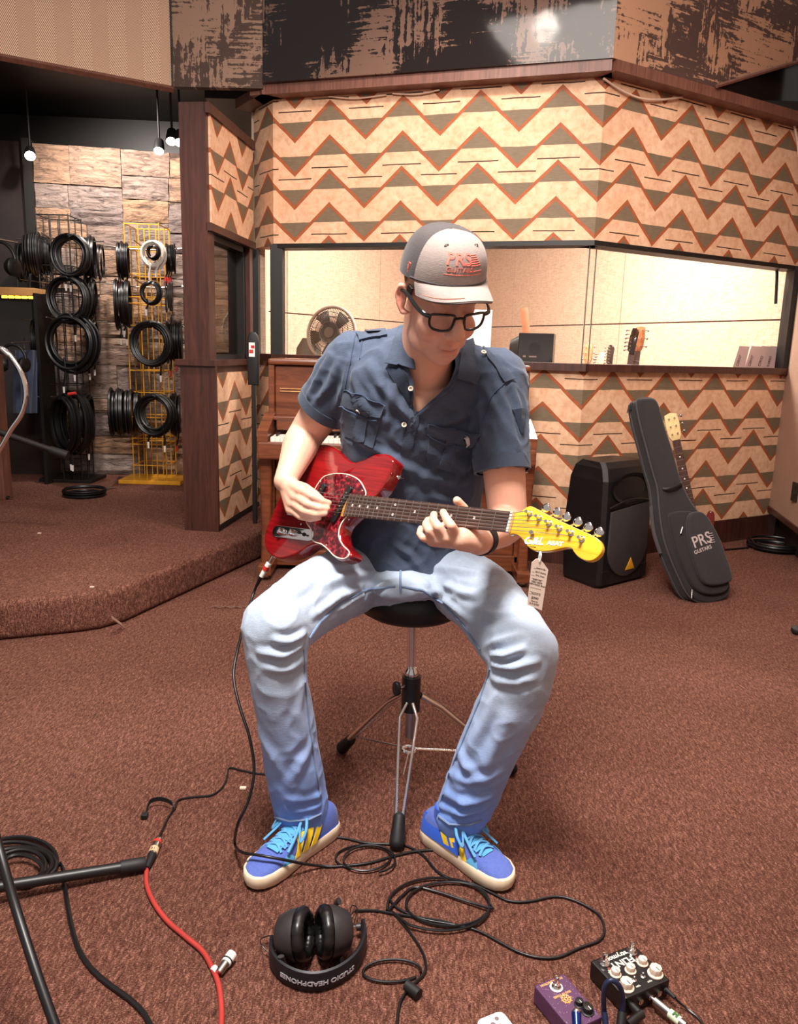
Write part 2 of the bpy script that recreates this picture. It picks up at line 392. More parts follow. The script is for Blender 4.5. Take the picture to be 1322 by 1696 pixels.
def m_panel():
    m, t, p = newmat('cream_panel'); mp = t.obj((1, 1, 9)); a = t.noise(mp, 14, 4, .7); b = t.noise(t.obj(), 4, 3); c2 = t.noise(t.obj((9, 9, 1)), 12, 3, .7)
    f = t.math('ADD', t.math('MULTIPLY', a, .6), t.math('MULTIPLY', c2, .4))
    c = t.mix(t.ramp(f, [(.38, (0, 0, 0, 1)), (.6, (1, 1, 1, 1))]), rgb(184, 150, 124), rgb(222, 194, 170)); c = t.mix(t.math('MULTIPLY', b, .4), c, rgb(204, 164, 136))
    t.L.new(c, p.inputs['Base Color']); p.inputs['Roughness'].default_value = .8; t.L.new(t.bump(f, .4, .004), p.inputs['Normal']); return m
def m_glass(name, tint=(.97, .97, .97, 1), refl=.06):
    m, t, p = newmat(name); t.N.remove(p); out = t.N['Material Output']
    tr = t.n('ShaderNodeBsdfTransparent', inp={0: tint}); gl = t.n('ShaderNodeBsdfGlossy', inp={1: .02})
    lw = t.n('ShaderNodeLayerWeight', inp={0: .5}); mx = t.n('ShaderNodeMixShader', inp={0: t.math('ADD', refl * .5, t.math('MULTIPLY', t.math('POWER', lw.outputs['Facing'], 5), .6)), 1: tr.outputs[0], 2: gl.outputs[0]})
    t.L.new(mx.outputs[0], out.inputs[0]); return m
CARPET = m_carpet(); STONE = m_stone(); HERR = m_herring(); PANEL = m_panel(); GLASS = m_glass('window_glass')
DKWOOD = m_wood('dark_mahogany', (46, 22, 17), (84, 44, 34), .45, .1); TRIMW = m_wood('reddish_trim_wood', (86, 50, 40), (128, 82, 66), .5, .05)
PIANO = m_wood('piano_walnut', (84, 42, 24), (136, 76, 46), .32, .4, (.12, 1, 1), 30)
BLACK = mat('black_plastic', (20, 19, 20), .42, var=.2); RUBBER = mat('black_rubber', (16, 15, 16), .6, var=.2); DKMAT = mat('dark_paint', (17, 13, 12), .5, var=.25, scale=4)
MORTAR = mat('dark_mortar', (84, 66, 56), .95, var=.3, scale=30); CHROME = mat('chrome', (226, 224, 224), .12, 1, var=.03); STEEL = mat('brushed_steel', (180, 176, 172), .3, 1, var=.06)  # mortar: dull brown joint colour behind stones and booth panels
WHITE = mat('white_plastic', (232, 226, 220), .5, var=.04); RED = mat('red_plastic', (186, 40, 36), .45)
CABLE = mat('black_cable', (14, 13, 15), .38, var=.15); GOLDY = mat('yellow_paint', (214, 150, 34), .45, var=.15, scale=20)
# ------------------------------------------------------------------ setting
def uvbox(name, p, q, z0, z1, th, m, parent=None, u0=0.0, z1b=None):
    """upright slab on plan line p->q, front on the line, thickness th to the far side; UV in metres"""
    p = Vector((p[0], p[1], 0)); q = Vector((q[0], q[1], 0)); d = (q - p).normalized(); n = Vector((-d.y, d.x, 0)) * th
    z1b = z1 if z1b is None else z1b
    vs = [p + V(0, 0, z0), q + V(0, 0, z0), q + V(0, 0, z1b), p + V(0, 0, z1)]; vs += [v + n for v in vs]
    fs = [(0, 1, 2, 3), (7, 6, 5, 4), (1, 5, 6, 2), (4, 0, 3, 7), (3, 2, 6, 7), (4, 5, 1, 0)]
    off = root_loc(parent) if parent else Vector((0, 0, 0))
    me = bpy.data.meshes.new(name); me.from_pydata([tuple(v - off) for v in vs], [], fs); me.update(); ul = me.uv_layers.new(name='UVMap')
    for lp in me.loops:
        w = vs[lp.vertex_index]; ul.data[lp.index].uv = ((w - p).dot(d) + u0, w.z)
    return link(name, me, m, parent)
def polywall(name, pts, th, m, nrm, udir=(1, 0, 0)):
    """flat polygon of 3D points with thickness along nrm; UV in metres"""
    P = [Vector(p) for p in pts]; n = len(P); B = [p + Vector(nrm).normalized() * th for p in P]
    fs = [tuple(range(n)), tuple(range(n, 2 * n))[::-1]] + [((i + 1) % n, i, n + i, n + (i + 1) % n) for i in range(n)]
    me = bpy.data.meshes.new(name); me.from_pydata([tuple(v) for v in P + B], [], fs); me.update(); ul = me.uv_layers.new(name='UVMap')
    for lp in me.loops:
        w = (P + B)[lp.vertex_index]; ul.data[lp.index].uv = (w.dot(Vector(udir).normalized()), w.z)
    return link(name, me, m)
struct(MB().box((-6, -1.5, -.1), (5, 11.5, 0)).build('floor', CARPET))
PZ = .17
# carpeted platform with a rounded nosing
pc = V(-1.235, 3.2, 0); pl = (V(-1.637, 3.03, 0) - pc).normalized(); pr_ = (V(-.80, 4.435, 0) - pc).normalized()
pB = pc + pr_ * 2.2
outl = [pc + pl * 3.2, pc + pl * .12, pc + pl * .05 + pr_ * .02, pc + pr_ * .10, pB, V(-.6, 7.2, 0), V(-5.0, 7.2, 0), V(-5, 2.2, 0)]
mb = MB().prism([(v.x, v.y) for v in outl], PZ, 0, .028, 4); struct(mb.build('floor_platform', CARPET, smooth=True))
# chevron-covered back wall
HH, PP, AA = .4455, .188, .204
Cw = V(1.025, 4.49, 0); Ldir = V(-1.709, .505, 0).normalized(); Rdir = V(.864, .503, 0).normalized()
Lw = Cw + Ldir * 1.925
nR = V(Rdir.y, -Rdir.x, 0)
Rw = onpl(1303, 610, Cw, nR); Rw.z = 0; Rlen = (Rw - Cw).length
SILL, WTOP, TTOP = 1.165, 1.838, 2.66
vU = at(988, 270, 4.49).z; vL = at(957, 730, 4.49).z
CHU = m_chevron('chevron_upper', HH, PP, AA, vU); CHL = m_chevron('chevron_lower', HH, PP, AA, vL)
nL = (Lw - Cw).length
def backwall(name, z0, z1, m, th=.11):
    struct(uvbox(name + '_left', Lw, Cw, z0, z1, th, m, u0=-nL)); struct(uvbox(name + '_right', Cw, Cw + Rdir * (Rlen + .45), z0, z1, th, m))
backwall('wall_back_upper', WTOP, TTOP, CHU); backwall('wall_back_lower', .16, SILL - .03, CHL)
Nw = Lw + V(-.155, .22, 0)
struct(uvbox('wall_back_return_upper', Nw, Lw, WTOP, TTOP, .1, CHU, u0=-nL - .27)); struct(uvbox('wall_back_return_lower', Nw, Lw, .16, SILL - .03, .1, CHL, u0=-nL - .27))
for nm, a, b in (('baseboard_back_left', Lw, Cw), ('baseboard_back_right', Cw, Cw + Rdir * (Rlen + .1)), ('baseboard_back_return', Nw, Lw)):
    struct(uvbox(nm, a, b, 0, .165, .1, DKWOOD))
def strip(nm, a, b, z0, z1, out, m, ext0=0, ext1=0, th=.13):
    d = (b - a).normalized(); n = V(d.y, -d.x, 0) * out
    return struct(uvbox(nm, a + n - d * ext0, b + n + d * ext1, z0, z1, th, m))
strip('trim_1', Lw, Cw, SILL - .03, SILL + .012, .035, DKWOOD, 0, .01, .17); strip('trim_2', Cw, Cw + Rdir * Rlen, SILL - .03, SILL + .012, .035, DKWOOD, 0, -.02, .17)
strip('trim_3', Lw, Cw, WTOP - .022, WTOP + .004, .012, DKMAT, 0, .004); strip('trim_4', Cw, Cw + Rdir * Rlen, WTOP - .022, WTOP + .004, .012, DKMAT, .004, 0)
strip('trim_5', Lw, Cw, TTOP, TTOP + .055, .10, TRIMW, .10, .03, .3); strip('trim_6', Cw, Cw + Rdir * (Rlen + .4), TTOP, TTOP + .055, .10, TRIMW, .03, 0, .3)
strip('trim_7', Nw, Lw, TTOP, TTOP + .055, .10, TRIMW, .05, .06, .3); strip('trim_8', Nw, Lw, SILL - .03, SILL + .012, .035, DKWOOD, 0, .03, .15)
# glazing: two panes meeting at the corner with a thin silicone joint, dark jambs
g1 = struct(uvbox('window_1', Lw + V(0, .06, 0), Cw + V(0, .06, 0), SILL + .01, WTOP - .02, .006, GLASS)); g2 = struct(uvbox('window_2', Cw + V(0, .06, 0), Rw + V(0, .06, 0), SILL + .01, WTOP - .02, .006, GLASS))
for e, gp in ((.012, g1), (.05, g2)):
    q = Cw + V(e - .02, .055, 0); MB().cyl(q + V(0, 0, SILL), q + V(0, 0, WTOP), .004, n=6).build('glazing_joint', STEEL, gp)
for k, (q, w) in enumerate(((Lw + V(.02, .0, 0), .075), (Rw + V(-.02, -.02, 0), .05), (Nw + V(0, 0, 0), .045))):
    struct(MB().box((q.x - w / 2, q.y - .02, SILL), (q.x + w / 2, q.y + .1, WTOP)).build('trim_%d' % (9 + k), DKMAT))
# right-hand fabric wall and its recessed plinth
rq = V(2.36, 4.2, 0); rdir = (rq - Rw).normalized(); FAB = m_mural('beige_wall_fabric', (186, 148, 124), (190, 152, 128), .98, .9, .55)
wr = struct(uvbox('wall_right', Rw, Rw + rdir * 6.0, .21, 3.3, .12, FAB)); struct(uvbox('baseboard_right', Rw + V(.06, 0, 0), Rw + V(.06, 0, 0) + rdir * 6, 0, .21, .1, DKMAT))
struct(uvbox('trim_12', Rw + V(-.012, 0, 0), Rw + V(-.012, 0, 0) + rdir * 6, .19, .225, .13, DKWOOD))
# overhead panels
zb = TTOP + .055
A0 = V(-2.30, 4.40, 0); A1 = V(-1.385, 4.93, 0); C0 = Lw + V(-.035, -.13, 0); B1 = C0 + V(-.004, .012, 0); C1 = Cw + V(.0, -.115, 0)
dA = (A1 - A0).normalized()
def lean(p, z, n, k): return Vector((p.x, p.y, 0)) + n * ((z - zb) * k) + V(0, 0, z)
def overhead(name, p, q, z0p, z0q, z1, m, k=0.0, pts=None):
    d = (q - p).normalized(); n = V(d.y, -d.x, 0)
    P = pts or [(p, z0p), (q, z0q), (q, z1), (p, z1)]
    return struct(polywall(name, [lean(a, z, n, k) for a, z in P], .05, m, -n, d))
TANM = m_mural('printed_fabric_tan', (76, 58, 50), (160, 128, 108), 1.03, .85, .35, 3.3); DKMUR = m_mural('printed_gloss_dark', (24, 16, 15), (104, 78, 66), 1.035, .09, 0, 1.7, glossbig=True)
TANM2 = m_mural('printed_fabric_right', (70, 46, 38), (176, 130, 100), .985, .8, .25, 8.1)
overhead('ceiling_panel_herringbone', A0 - dA * 1.4, A1, zb - .03, zb - .03, 3.9, HERR)
overhead('ceiling_panel_print_left', A1, B1, zb - .03, zb - .03, 3.9, TANM)
overhead('ceiling_panel_print_gloss', C0, C1, zb, zb, 3.9, DKMUR)
D1 = Cw + Rdir * .74 + V(.03, -.1, 0); D2 = Cw + Rdir * 2.4 + V(.05, -.1, 0)
overhead('ceiling_panel_print_right', C1, D2, zb, zb, 3.9, TANM2, 0, [(C1, zb), (D1, zb), (D2, zb + .62), (D2, 3.9), (C1, 3.9)])
DKG = mat('dark_gloss_panel', (30, 25, 27), .15, var=.3, scale=3)
overhead('ceiling_panel_dark_gloss', Cw + Rdir * .4 - nR * .14, Cw + Rdir * 3.6 - nR * .14, zb - .02, zb - .02, 3.9, DKG)
e1, e2 = Vector((D1.x, D1.y, zb)), Vector((D2.x, D2.y, zb + .62)); nn = V(Rdir.y, -Rdir.x, 0) * .015
struct(MB().cyl(e1 + nn, e2 + nn, .012, n=6, smooth=False).build('trim_13', TRIMW))
struct(MB().cyl(Vector((A0.x, A0.y, zb - .045)) - dA * 1.4, Vector((A1.x, A1.y, zb - .045)), .018, n=4, smooth=False).build('trim_14', TRIMW))
struct(MB().cyl(Vector((A1.x, A1.y - .004, zb - .03)), Vector((A1.x, A1.y - .004, 3.9)), .006, n=6).build('trim_15', DKMAT))
# loose white wires drooping under the top trim
WIRE = mat('white_wire', (208, 176, 156), .5)
def wire(label, pts, r=.006):
    tag(MB().tube(crom(pts, 10), r).build('loose_wire', WIRE), label, 'wire')
def onw(px, py, side, out=.02):
    n = nR if side > 0 else V(-Ldir.y, Ldir.x, 0); n = n if n.y < 0 else -n
    return onpl(px, py, Cw + n * out, n)
wire('pale wire drooping below the top trim right of the wall corner', [onw(1000, 130, 1), onw(1030, 150, 1), onw(1062, 163, 1), onw(1095, 165, 1), onw(1130, 161, 1)])
wire('pale wire sagging under the trim above the left zigzag peaks', [onw(545, 160, -1), onw(590, 163, -1), onw(640, 157, -1)], .004)
wire('pale wire sagging under the trim left of the cap', [onw(650, 155, -1), onw(690, 156, -1), onw(728, 149, -1)], .004)
wire('pale wire hanging at the far right end of the zigzag wall', [onw(1316, 208, 1), onw(1321, 235, 1), onw(1324, 262, 1)], .008)
# control booth behind the glass
zj = 1.53
def hz(px, py, z=zj): return fl(px, py, z)
a0, a1, b0, b1 = hz(457, 517), hz(628, 531), hz(850, 541), hz(1322, 529)
def isect(p, q, r, s):
    d1 = q - p; d2 = s - r; den = d1.x * d2.y - d1.y * d2.x; t = ((r.x - p.x) * d2.y - (r.y - p.y) * d2.x) / den; return p + d1 * t
bc = isect(a0, a1, b0, b1); bc.z = 0; print('BOOTH', a0, a1, b0, b1, bc, Rw, Lw, C1, D2)
dl = (a1 - a0); dl.z = 0; dl.normalize(); dr = (b1 - b0); dr.z = 0; dr.normalize()
bw1 = struct(uvbox('wall_booth_left', a0 - dl * .9, bc, 0, 2.7, .08, MORTAR)); bw2 = struct(uvbox('wall_booth_right', bc, b1 + dr * .5, 0, 2.7, .08, MORTAR))
def bpanels(par, o, d, stops):
    n = V(d.y, -d.x, 0) * .012
    for i in range(len(stops) - 1):
        for z0, z1 in ((.55, zj), (zj, 2.66)):
            p = o + d * (stops[i] + .006) + n; q = o + d * (stops[i + 1] - .006) + n
            uvbox('wall_panel', p, q, z0 + .006, z1 - .006, .011, PANEL, par)
def along(px, py, o, d): return (onpl(px, py, o, V(d.y, -d.x, 0)) - o).dot(d)
aa = a0 - dl * .9; aa.z = 0
s1, s2 = along(474, 480, aa, dl), along(628, 480, aa, dl)
bpanels(bw1, aa, dl, [0, s1, s2, (bc - aa).length])
t1, t2 = along(852, 480, bc, dr), along(1033, 480, bc, dr)
bpanels(bw2, bc, dr, [0, max(.1, t1), t2, (b1 + dr * .5 - V(0, 0, zj) - bc).length])
struct(MB().box((-1.28, 5.25, 2.72), (4.2, 11, 2.8)).build('ceiling_booth', DKMAT))
struct(uvbox('wall_booth_end', V(-1.2, 6.6, 0), V(-1.0, 5.3, 0), 0, 2.72, .08, PANEL))
# ------------------------------------------------------------------ partition between platform and room
pf0 = fl(302, 880, PZ); pf1 = fl(357, 881, PZ); pe = fl(425, 838, PZ)
pd = (pe - pf1); pd.z = 0; plen = pd.length; pd.normalize(); pn = V(pd.y, -pd.x, 0)
CHP = m_chevron('chevron_partition', HH * .95, PP, AA, at(380, 300, 4.7).z, .1); CHP2 = m_chevron('chevron_partition_lower', HH * .95, PP, AA, at(390, 690, 4.7).z, .1)
pw = .185
def ppt(s, o=0.0): return V(pf1.x, pf1.y, 0) + pd * s + pn * o
zpt, zu0, zl1 = 2.45, at(352, 376, 4.38).z, at(352, 600, 4.38).z
def pbox(nm, s0, s1, o0, o1, z0, z1, m, parent=None):
    c = [ppt(s0, o0), ppt(s1, o0), ppt(s1, o1), ppt(s0, o1)]; mb = MB().add([v + V(0, 0, z0) for v in c] + [v + V(0, 0, z1) for v in c], [(0, 1, 2, 3), (7, 6, 5, 4), (0, 4, 5, 1), (1, 5, 6, 2), (2, 6, 7, 3), (3, 7, 4, 0)])
    return mb.build(nm, m, parent)
wp = struct(pbox('wall_partition', 0, plen, -pw, -.0, PZ, zl1 - .02, DKWOOD))
plabel(pbox('post', 0, .10, -.155, -.012, zl1, zpt, DKWOOD, wp), 'dark brown front post'); pbox('post', plen - .06, plen, -.155, -.012, zl1, zpt, DKWOOD, wp)
pbox('header', .1, plen - .06, -.14, -.02, zu0, zpt, DKWOOD, wp); pbox('cap_rail', -.02, plen + .01, -pw - .02, .02, zl1 - .02, zl1 + .012, DKWOOD, wp)
uvbox('chevron_panel', ppt(.04, .012 - .012), ppt(plen - .01, 0), zu0 + .02, zpt - .05, .012, CHP, wp); uvbox('chevron_panel', ppt(.02, .014), ppt(plen - .02, .014), PZ + .035, zl1 - .06, .012, CHP2, wp)
for z0, z1 in ((zpt - .05, zpt), (zu0 - .02, zu0 + .02)): pbox('edge_trim', .0, plen, -.02, .012, z0, z1, DKWOOD, wp)
pbox('edge_trim', -.002, .02, -.02, .02, PZ + .0, zl1 - .02, DKWOOD, wp); pbox('edge_trim', 0, plen, -.005, .02, PZ, PZ + .03, DKMAT, wp)
wn = struct(pbox('window_3', .12, plen - .08, -.09, -.084, zl1 + .03, zu0 - .03, m_glass('partition_glass', (.6, .58, .56, 1), .1)))
for s0, s1, z0, z1 in ((.10, .135, zl1, zu0), (plen - .1, plen - .06, zl1, zu0), (.1, plen - .06, zl1 + .01, zl1 + .04), (.1, plen - .06, zu0 - .05, zu0 - .01)): pbox('window_frame', s0, s1, -.11, -.04, z0, z1, DKMAT, wp)
# ------------------------------------------------------------------ stone wall at the back of the platform
st0 = V(-2.80, 6.2, 0); st1 = V(-1.38, 6.46, 0); sd = (st1 - st0).normalized(); sn = V(sd.y, -sd.x, 0); sL = (st1 - st0).length
STOP = 2.65
sw = struct(uvbox('wall_stone', st0, st1, PZ, STOP, .12, MORTAR))
rs = random.Random(11)
def split(x0, x1, z0, z1, out):
    w, h = x1 - x0, z1 - z0
    if (w < .38 and h < .30) or (w < .5 and h < .2): out.append((x0, x1, z0, z1)); return
    if h > .26 and (h > w * .75 or rs.random() < .35): k = z0 + h * rs.uniform(.36, .64); split(x0, x1, z0, k, out); split(x0, x1, k, z1, out)
    elif w > .3: k = x0 + w * rs.uniform(.36, .64); split(x0, k, z0, z1, out); split(k, x1, z0, z1, out)
    else: out.append((x0, x1, z0, z1))
cells = []; split(0, sL, PZ, STOP, cells)
for (x0, x1, z0, z1) in cells:
    g = .002; n = 6; ph = rs.uniform(0, 50); base = rs.uniform(.012, .045); tl = rs.uniform(-.02, .02); cxm, czm = (x0 + x1) / 2, (z0 + z1) / 2
    o = st0 + sd * cxm + V(0, 0, czm); rows = []
    for i in range(n):
        row = []
        for j in range(n):
            u, w = j / (n - 1), i / (n - 1); eu = min(u, 1 - u); ew = min(w, 1 - w); ed = 1 if min(eu, ew) > 0 else .55
            lay = mnoise.noise(V(u * 1.5 + ph, w * 5 + ph, 0)) * .014
            jx = (0 if 0 < j < n - 1 else mnoise.noise(V(w * 3, ph, j)) * .007); jz = (0 if 0 < i < n - 1 else mnoise.noise(V(u * 3, ph, i + 9)) * .007)
            x = x0 + g + (x1 - x0 - 2 * g) * u + jx; z = z0 + g + (z1 - z0 - 2 * g) * w + jz
            row.append(sd * (x - cxm) + V(0, 0, z - czm) + sn * (-.004 + ed * (base + lay + tl * (w - .5) * 2)))
        rows.append(row)
    mb = MB().sheet(rows, smooth=False); me = bpy.data.meshes.new('stone'); me.from_pydata([tuple(v) for v in mb.v], [], mb.f); me.update()
    so = link('stone', me, STONE, sw); so.location = o
struct(uvbox('trim_16', st0 + sd * -.06 + sn * .06, st0 + sn * .06, PZ, STOP + .02, .15, DKMAT))
# dark glazed area left of the stone wall, dark upper room
DGL = mat('smoked_glass', (46, 38, 37), .12, var=.3, scale=2)
struct(uvbox('window_4', st0 + V(-1.6, -.25, 0), st0 + sd * -.06 + sn * .02, PZ, STOP, .05, DGL)); struct(uvbox('wall_dark_upper', V(-5, 6.5, 0), V(-1.28, 6.72, 0), PZ, 3.6, .1, DKMAT)); 
struct(MB().box((-5, 5.12, 2.95), (-1.0, 7.0, 3.03)).build('ceiling_alcove', DKMAT)); struct(uvbox('wall_dark_left', V(-4.4, 2.5, 0), V(-4.4, 7, 0), 0, 3.2, .1, DKMAT))
# ------------------------------------------------------------------ guitar frame (22nd fret, centre of the fretboard)
from mathutils.bvhtree import BVHTree
def proj(P):
    c = (np.asarray(P, float) - np.array([0, 0, EYE])) @ CM; return np.stack([CX + F * c[..., 0] / c[..., 2], CY + F * c[..., 1] / c[..., 2], c[..., 2]], -1)
heel = at(576, 836, 1.87); nut = at(843, 864, 1.555)
gu = (nut - heel).normalized(); NECK = (nut - heel).length; gv = (V(0, 0, 1) - gu * gu.z).normalized(); gw = gu.cross(gv)
_t = math.radians(25); gv, gw = gv * math.cos(_t) - gw * math.sin(_t), gw * math.cos(_t) + gv * math.sin(_t)
GM = frame(heel, gu, gv)
def gp(px, py, w=0.0): return onpl(px, py, heel + gw * w, gw)
P = at
# ------------------------------------------------------------------ person
def m_skin():
    m, t, p = newmat('skin'); co = t.obj(); n = t.noise(co, 9, 4); n2 = t.noise(co, 160, 2)
    att = t.n('ShaderNodeAttribute', attribute_name='tint')
    base = t.mix(n, rgb(222, 164, 138), rgb(238, 188, 164)); c = t.n('ShaderNodeMix', data_type='RGBA', blend_type='MULTIPLY', inp={0: 1.0, 6: base, 7: att.outputs['Color']})
    t.L.new(c.outputs[2], p.inputs['Base Color']); p.inputs['Roughness'].default_value = .48; p.inputs['Subsurface Weight'].default_value = .12; p.inputs['Subsurface Radius'].default_value = (.012, .005, .003); p.inputs['Subsurface Scale'].default_value = .5
    t.L.new(t.bump(n2, .12, .002), p.inputs['Normal']); return m
def m_cloth(name, c1, c2, fscale=700, worn=None, attr=None):
    m, t, p = newmat(name); co = t.obj(); n = t.noise(co, 6, 4, .6); w1 = t.noise(t.obj((1, 1, 6)), fscale / 6, 2, .7); w2 = t.noise(co, 60, 4, .7)
    c = t.mix(n, rgb(*c1), rgb(*c2)); c = t.mix(t.math('MULTIPLY', w1, .30), c, rgb(*[min(255, int(x * 1.35 + 20)) for x in c2])); c = t.mix(t.math('MULTIPLY', w2, .3), c, rgb(*[int(x * .72) for x in c1]))
    if attr:
        at_ = t.n('ShaderNodeAttribute', attribute_name='tint'); c = t.n('ShaderNodeMix', data_type='RGBA', blend_type='MULTIPLY', inp={0: 1.0, 6: c, 7: at_.outputs['Color']}).outputs[2]
    t.L.new(c, p.inputs['Base Color']); p.inputs['Roughness'].default_value = .85; p.inputs['Specular IOR Level'].default_value = .2; p.inputs['Sheen Weight'].default_value = .15
    t.L.new(t.bump(t.math('ADD', w1, w2), .25, .003), p.inputs['Normal']); return m
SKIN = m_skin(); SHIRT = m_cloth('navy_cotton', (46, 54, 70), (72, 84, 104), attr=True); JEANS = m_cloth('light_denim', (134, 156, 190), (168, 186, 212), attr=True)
SHSEAM = m_cloth('navy_seam', (40, 50, 72), (62, 76, 104)); JSEAM = m_cloth('denim_seam', (88, 108, 146), (128, 150, 186))
man = thing('person', 'man in grey cap, navy shirt and pale jeans sitting on the stool playing guitar', 'person', (.06, 2.0, 0))
# --- head frame
hc = P(727, 497, 1.80)
yaw, pitch, roll = math.radians(23), math.radians(30), math.radians(-5)
hf = V(math.sin(yaw) * math.cos(pitch), -math.cos(yaw) * math.cos(pitch), -math.sin(pitch)); hr0 = V(math.cos(yaw), math.sin(yaw), 0)   # face forward; image-right
hu0 = hr0.cross(-hf) * 1.0; hu0 = hu0 if hu0.z > 0 else -hu0
hr = hr0 * math.cos(roll) - hu0 * math.sin(roll); hu = hu0 * math.cos(roll) + hr0 * math.sin(roll)
HS = 1.035
HM = Matrix.Identity(4)
for i in range(3): HM[i][0] = hr[i] * HS; HM[i][1] = hf[i] * HS; HM[i][2] = hu[i] * HS; HM[i][3] = hc[i]
def h(x, y, z): return HM @ V(x, y, z)
HR = HM.to_3x3() * (1 / HS)
sk = MB()
def hell(c, r): sk.ell(h(*c), [q * HS for q in r], HR, 28, 18)
hell((0, -.012, .05), (.076, .096, .088)); hell((0, .022, -.025), (.064, .074, .098)); hell((0, .055, -.085), (.042, .036, .034)); hell((0, .066, -.100), (.026, .022, .020))
for s in (-1, 1):
    hell((s * .040, .058, -.032), (.027, .028, .030)); hell((s * .044, .02, -.070), (.02, .045, .034)); hell((s * .031, .080, .019), (.017, .013, .012))
    hell((s * .0135, .106, -.026), (.0105, .013, .0095))
    # ear: rim and lobe
    e0 = [(s * .078, -.008, .032), (s * .086, -.020, .026), (s * .088, -.026, .006), (s * .084, -.016, -.014), (s * .078, -.004, -.028), (s * .073, .004, -.024)]
    for a, b in zip(e0, e0[1:]): sk.cap(h(*a), h(*b), .0065 * HS, .0065 * HS, 8)
    hell((s * .079, -.010, .004), (.005, .016, .026))
sk.cap(h(0, .088, .030), h(0, .118, -.017), .0095 * HS, .0155 * HS); sk.cap(h(-.042, .074, .040), h(.042, .074, .040), .013, .013)
sk.cap(h(-.020, .091, -.061), h(0, .100, -.059), .006, .0080); sk.cap(h(.020, .091, -.061), h(0, .100, -.059), .006, .0080)
sk.cap(h(-.014, .092, -.0745), h(.014, .092, -.0745), .0085, .0085)
sk.cap(h(0, -.03, -.04), P(700, 655, 1.97), .060, .068, 24)
sk.cap(P(640, 665, 2.01), P(770, 680, 1.99), .080, .080, 24); sk.cap(P(690, 740, 2.05), P(690, 850, 2.09), .10, .10, 24)
sk.ell(P(697, 668, 1.985), (.115, .108, .105), None, 28, 18)
# --- arms
shR = P(588, 600, 2.0); elR = P(509, 717, 2.085); wrR = gp(472, 797, .062)
shL = P(822, 622, 1.945); elL = P(842, 866, 1.86); wrL = P(792, 897, 1.635)
def limb(pts, n=20):
    for (a, r1), (b, r2) in zip(pts, pts[1:]): sk.cap(a, b, r1, r2, n)
mid = lambda a, b, t: a.lerp(b, t)
limb([(shR, .062), (mid(shR, elR, .55), .056), (elR, .048), (mid(elR, wrR, .3) + V(-.002, 0, .002), .048), (mid(elR, wrR, .7), .036), (wrR, .029)])
limb([(shL, .062), (mid(shL, elL, .5), .054), (elL, .047), (mid(elL, wrL, .3), .047), (mid(elL, wrL, .7), .036), (wrL, .030)])
# --- hands: palm block plus five fingers of unequal length
def finger(pts, r0, r1):
    n = len(pts)
    for i in range(n - 1):
        a, b = r0 + (r1 - r0) * i / (n - 1), r0 + (r1 - r0) * (i + 1) / (n - 1); sk.cap(pts[i], pts[i + 1], a, b, 12)
NAILS = []
kR = [gp(499, 812, .058), gp(489, 822, .056), gp(483, 833, .052), gp(481, 844, .046)]          # knuckles index..little
for k, rr in zip(kR, (.015, .0155, .015, .0135)): sk.cap(wrR + (k - wrR) * .18, k, .019, rr)
sk.cap(wrR, gp(488, 815, .05), .026, .024)
fR = [[kR[0], gp(517, 822, .060), gp(534, 830, .040), gp(545, 833, .024)], [kR[1], gp(508, 834, .060), gp(528, 841, .042), gp(542, 842, .026)],
      [kR[2], gp(502, 846, .056), gp(523, 852, .040), gp(539, 850, .026)], [kR[3], gp(497, 856, .046), gp(514, 860, .034), gp(529, 858, .024)]]
for fg, a, b in zip(fR, (.0110, .0112, .0105, .0092), (.0078, .0080, .0076, .0068)): finger(fg, a, b)
finger([gp(486, 803, .050), gp(505, 808, .038), gp(521, 818, .033), gp(534, 829, .028)], .0150, .0088)
NAILS += [(fR[0][-1], fR[0][-2]), (gp(534, 829, .028), gp(521, 818, .033))]
palmL = gp(764, 893, -.005)
kL = [gp(757, 886, .012), gp(742, 890, .018), gp(728, 893, .018), gp(716, 896, .014)]
for k, rr in zip(kL, (.0145, .015, .0145, .013)): sk.cap(wrL + (k - wrL) * .2, k, .020, rr)
sk.cap(wrL, palmL, .027, .026)
fL = [[kL[0], gp(748, 871, .040), gp(739, 858, .034), gp(734, 848, .016)], [kL[1], gp(726, 873, .044), gp(718, 861, .038), gp(719, 852, .016)],
      [kL[2], gp(711, 879, .042), gp(705, 869, .036), gp(709, 861, .016)], [kL[3], gp(701, 891, .034), gp(695, 884, .030), gp(697, 875, .016)]]
for fg, a, b in zip(fL, (.0112, .0112, .0106, .0094), (.0084, .0084, .0080, .0072)): finger(fg, a, b)
finger([gp(776, 893, -.025), gp(776, 865, -.045), gp(768, 842, -.030), gp(757, 829, -.004)], .0150, .0098)
bme = remesh(sk, .0032, 4, .5); smoothmesh(bme)
co = mco(bme); no = mno(bme)
hl = (np.c_[co, np.ones(len(co))] @ np.array(HM.inverted()).T)[:, :3]
ed_ = np.empty(len(bme.edges) * 2, 'i'); bme.edges.foreach_get('vertices', ed_); ed_ = ed_.reshape(-1, 2); deg = np.bincount(ed_.ravel(), minlength=len(co)).astype(float)
q_ = lambda c, r: np.exp(-((np.abs((hl - np.array(c)) / np.array(r)) ** 2).sum(1)) ** 2)
msk = (hl[:, 2] > -.20) * (np.abs(hl[:, 0]) < .13) * (np.abs(hl[:, 1]) < .16) * 1.0; msk *= 1 - .85 * q_((0, .108, -.02), (.022, .025, .03)); msk *= 1 - .6 * q_((0, .095, -.066), (.026, .02, .012))
for s in (-1, 1): msk *= 1 - q_((s * .085, -.012, .0), (.013, .03, .042))
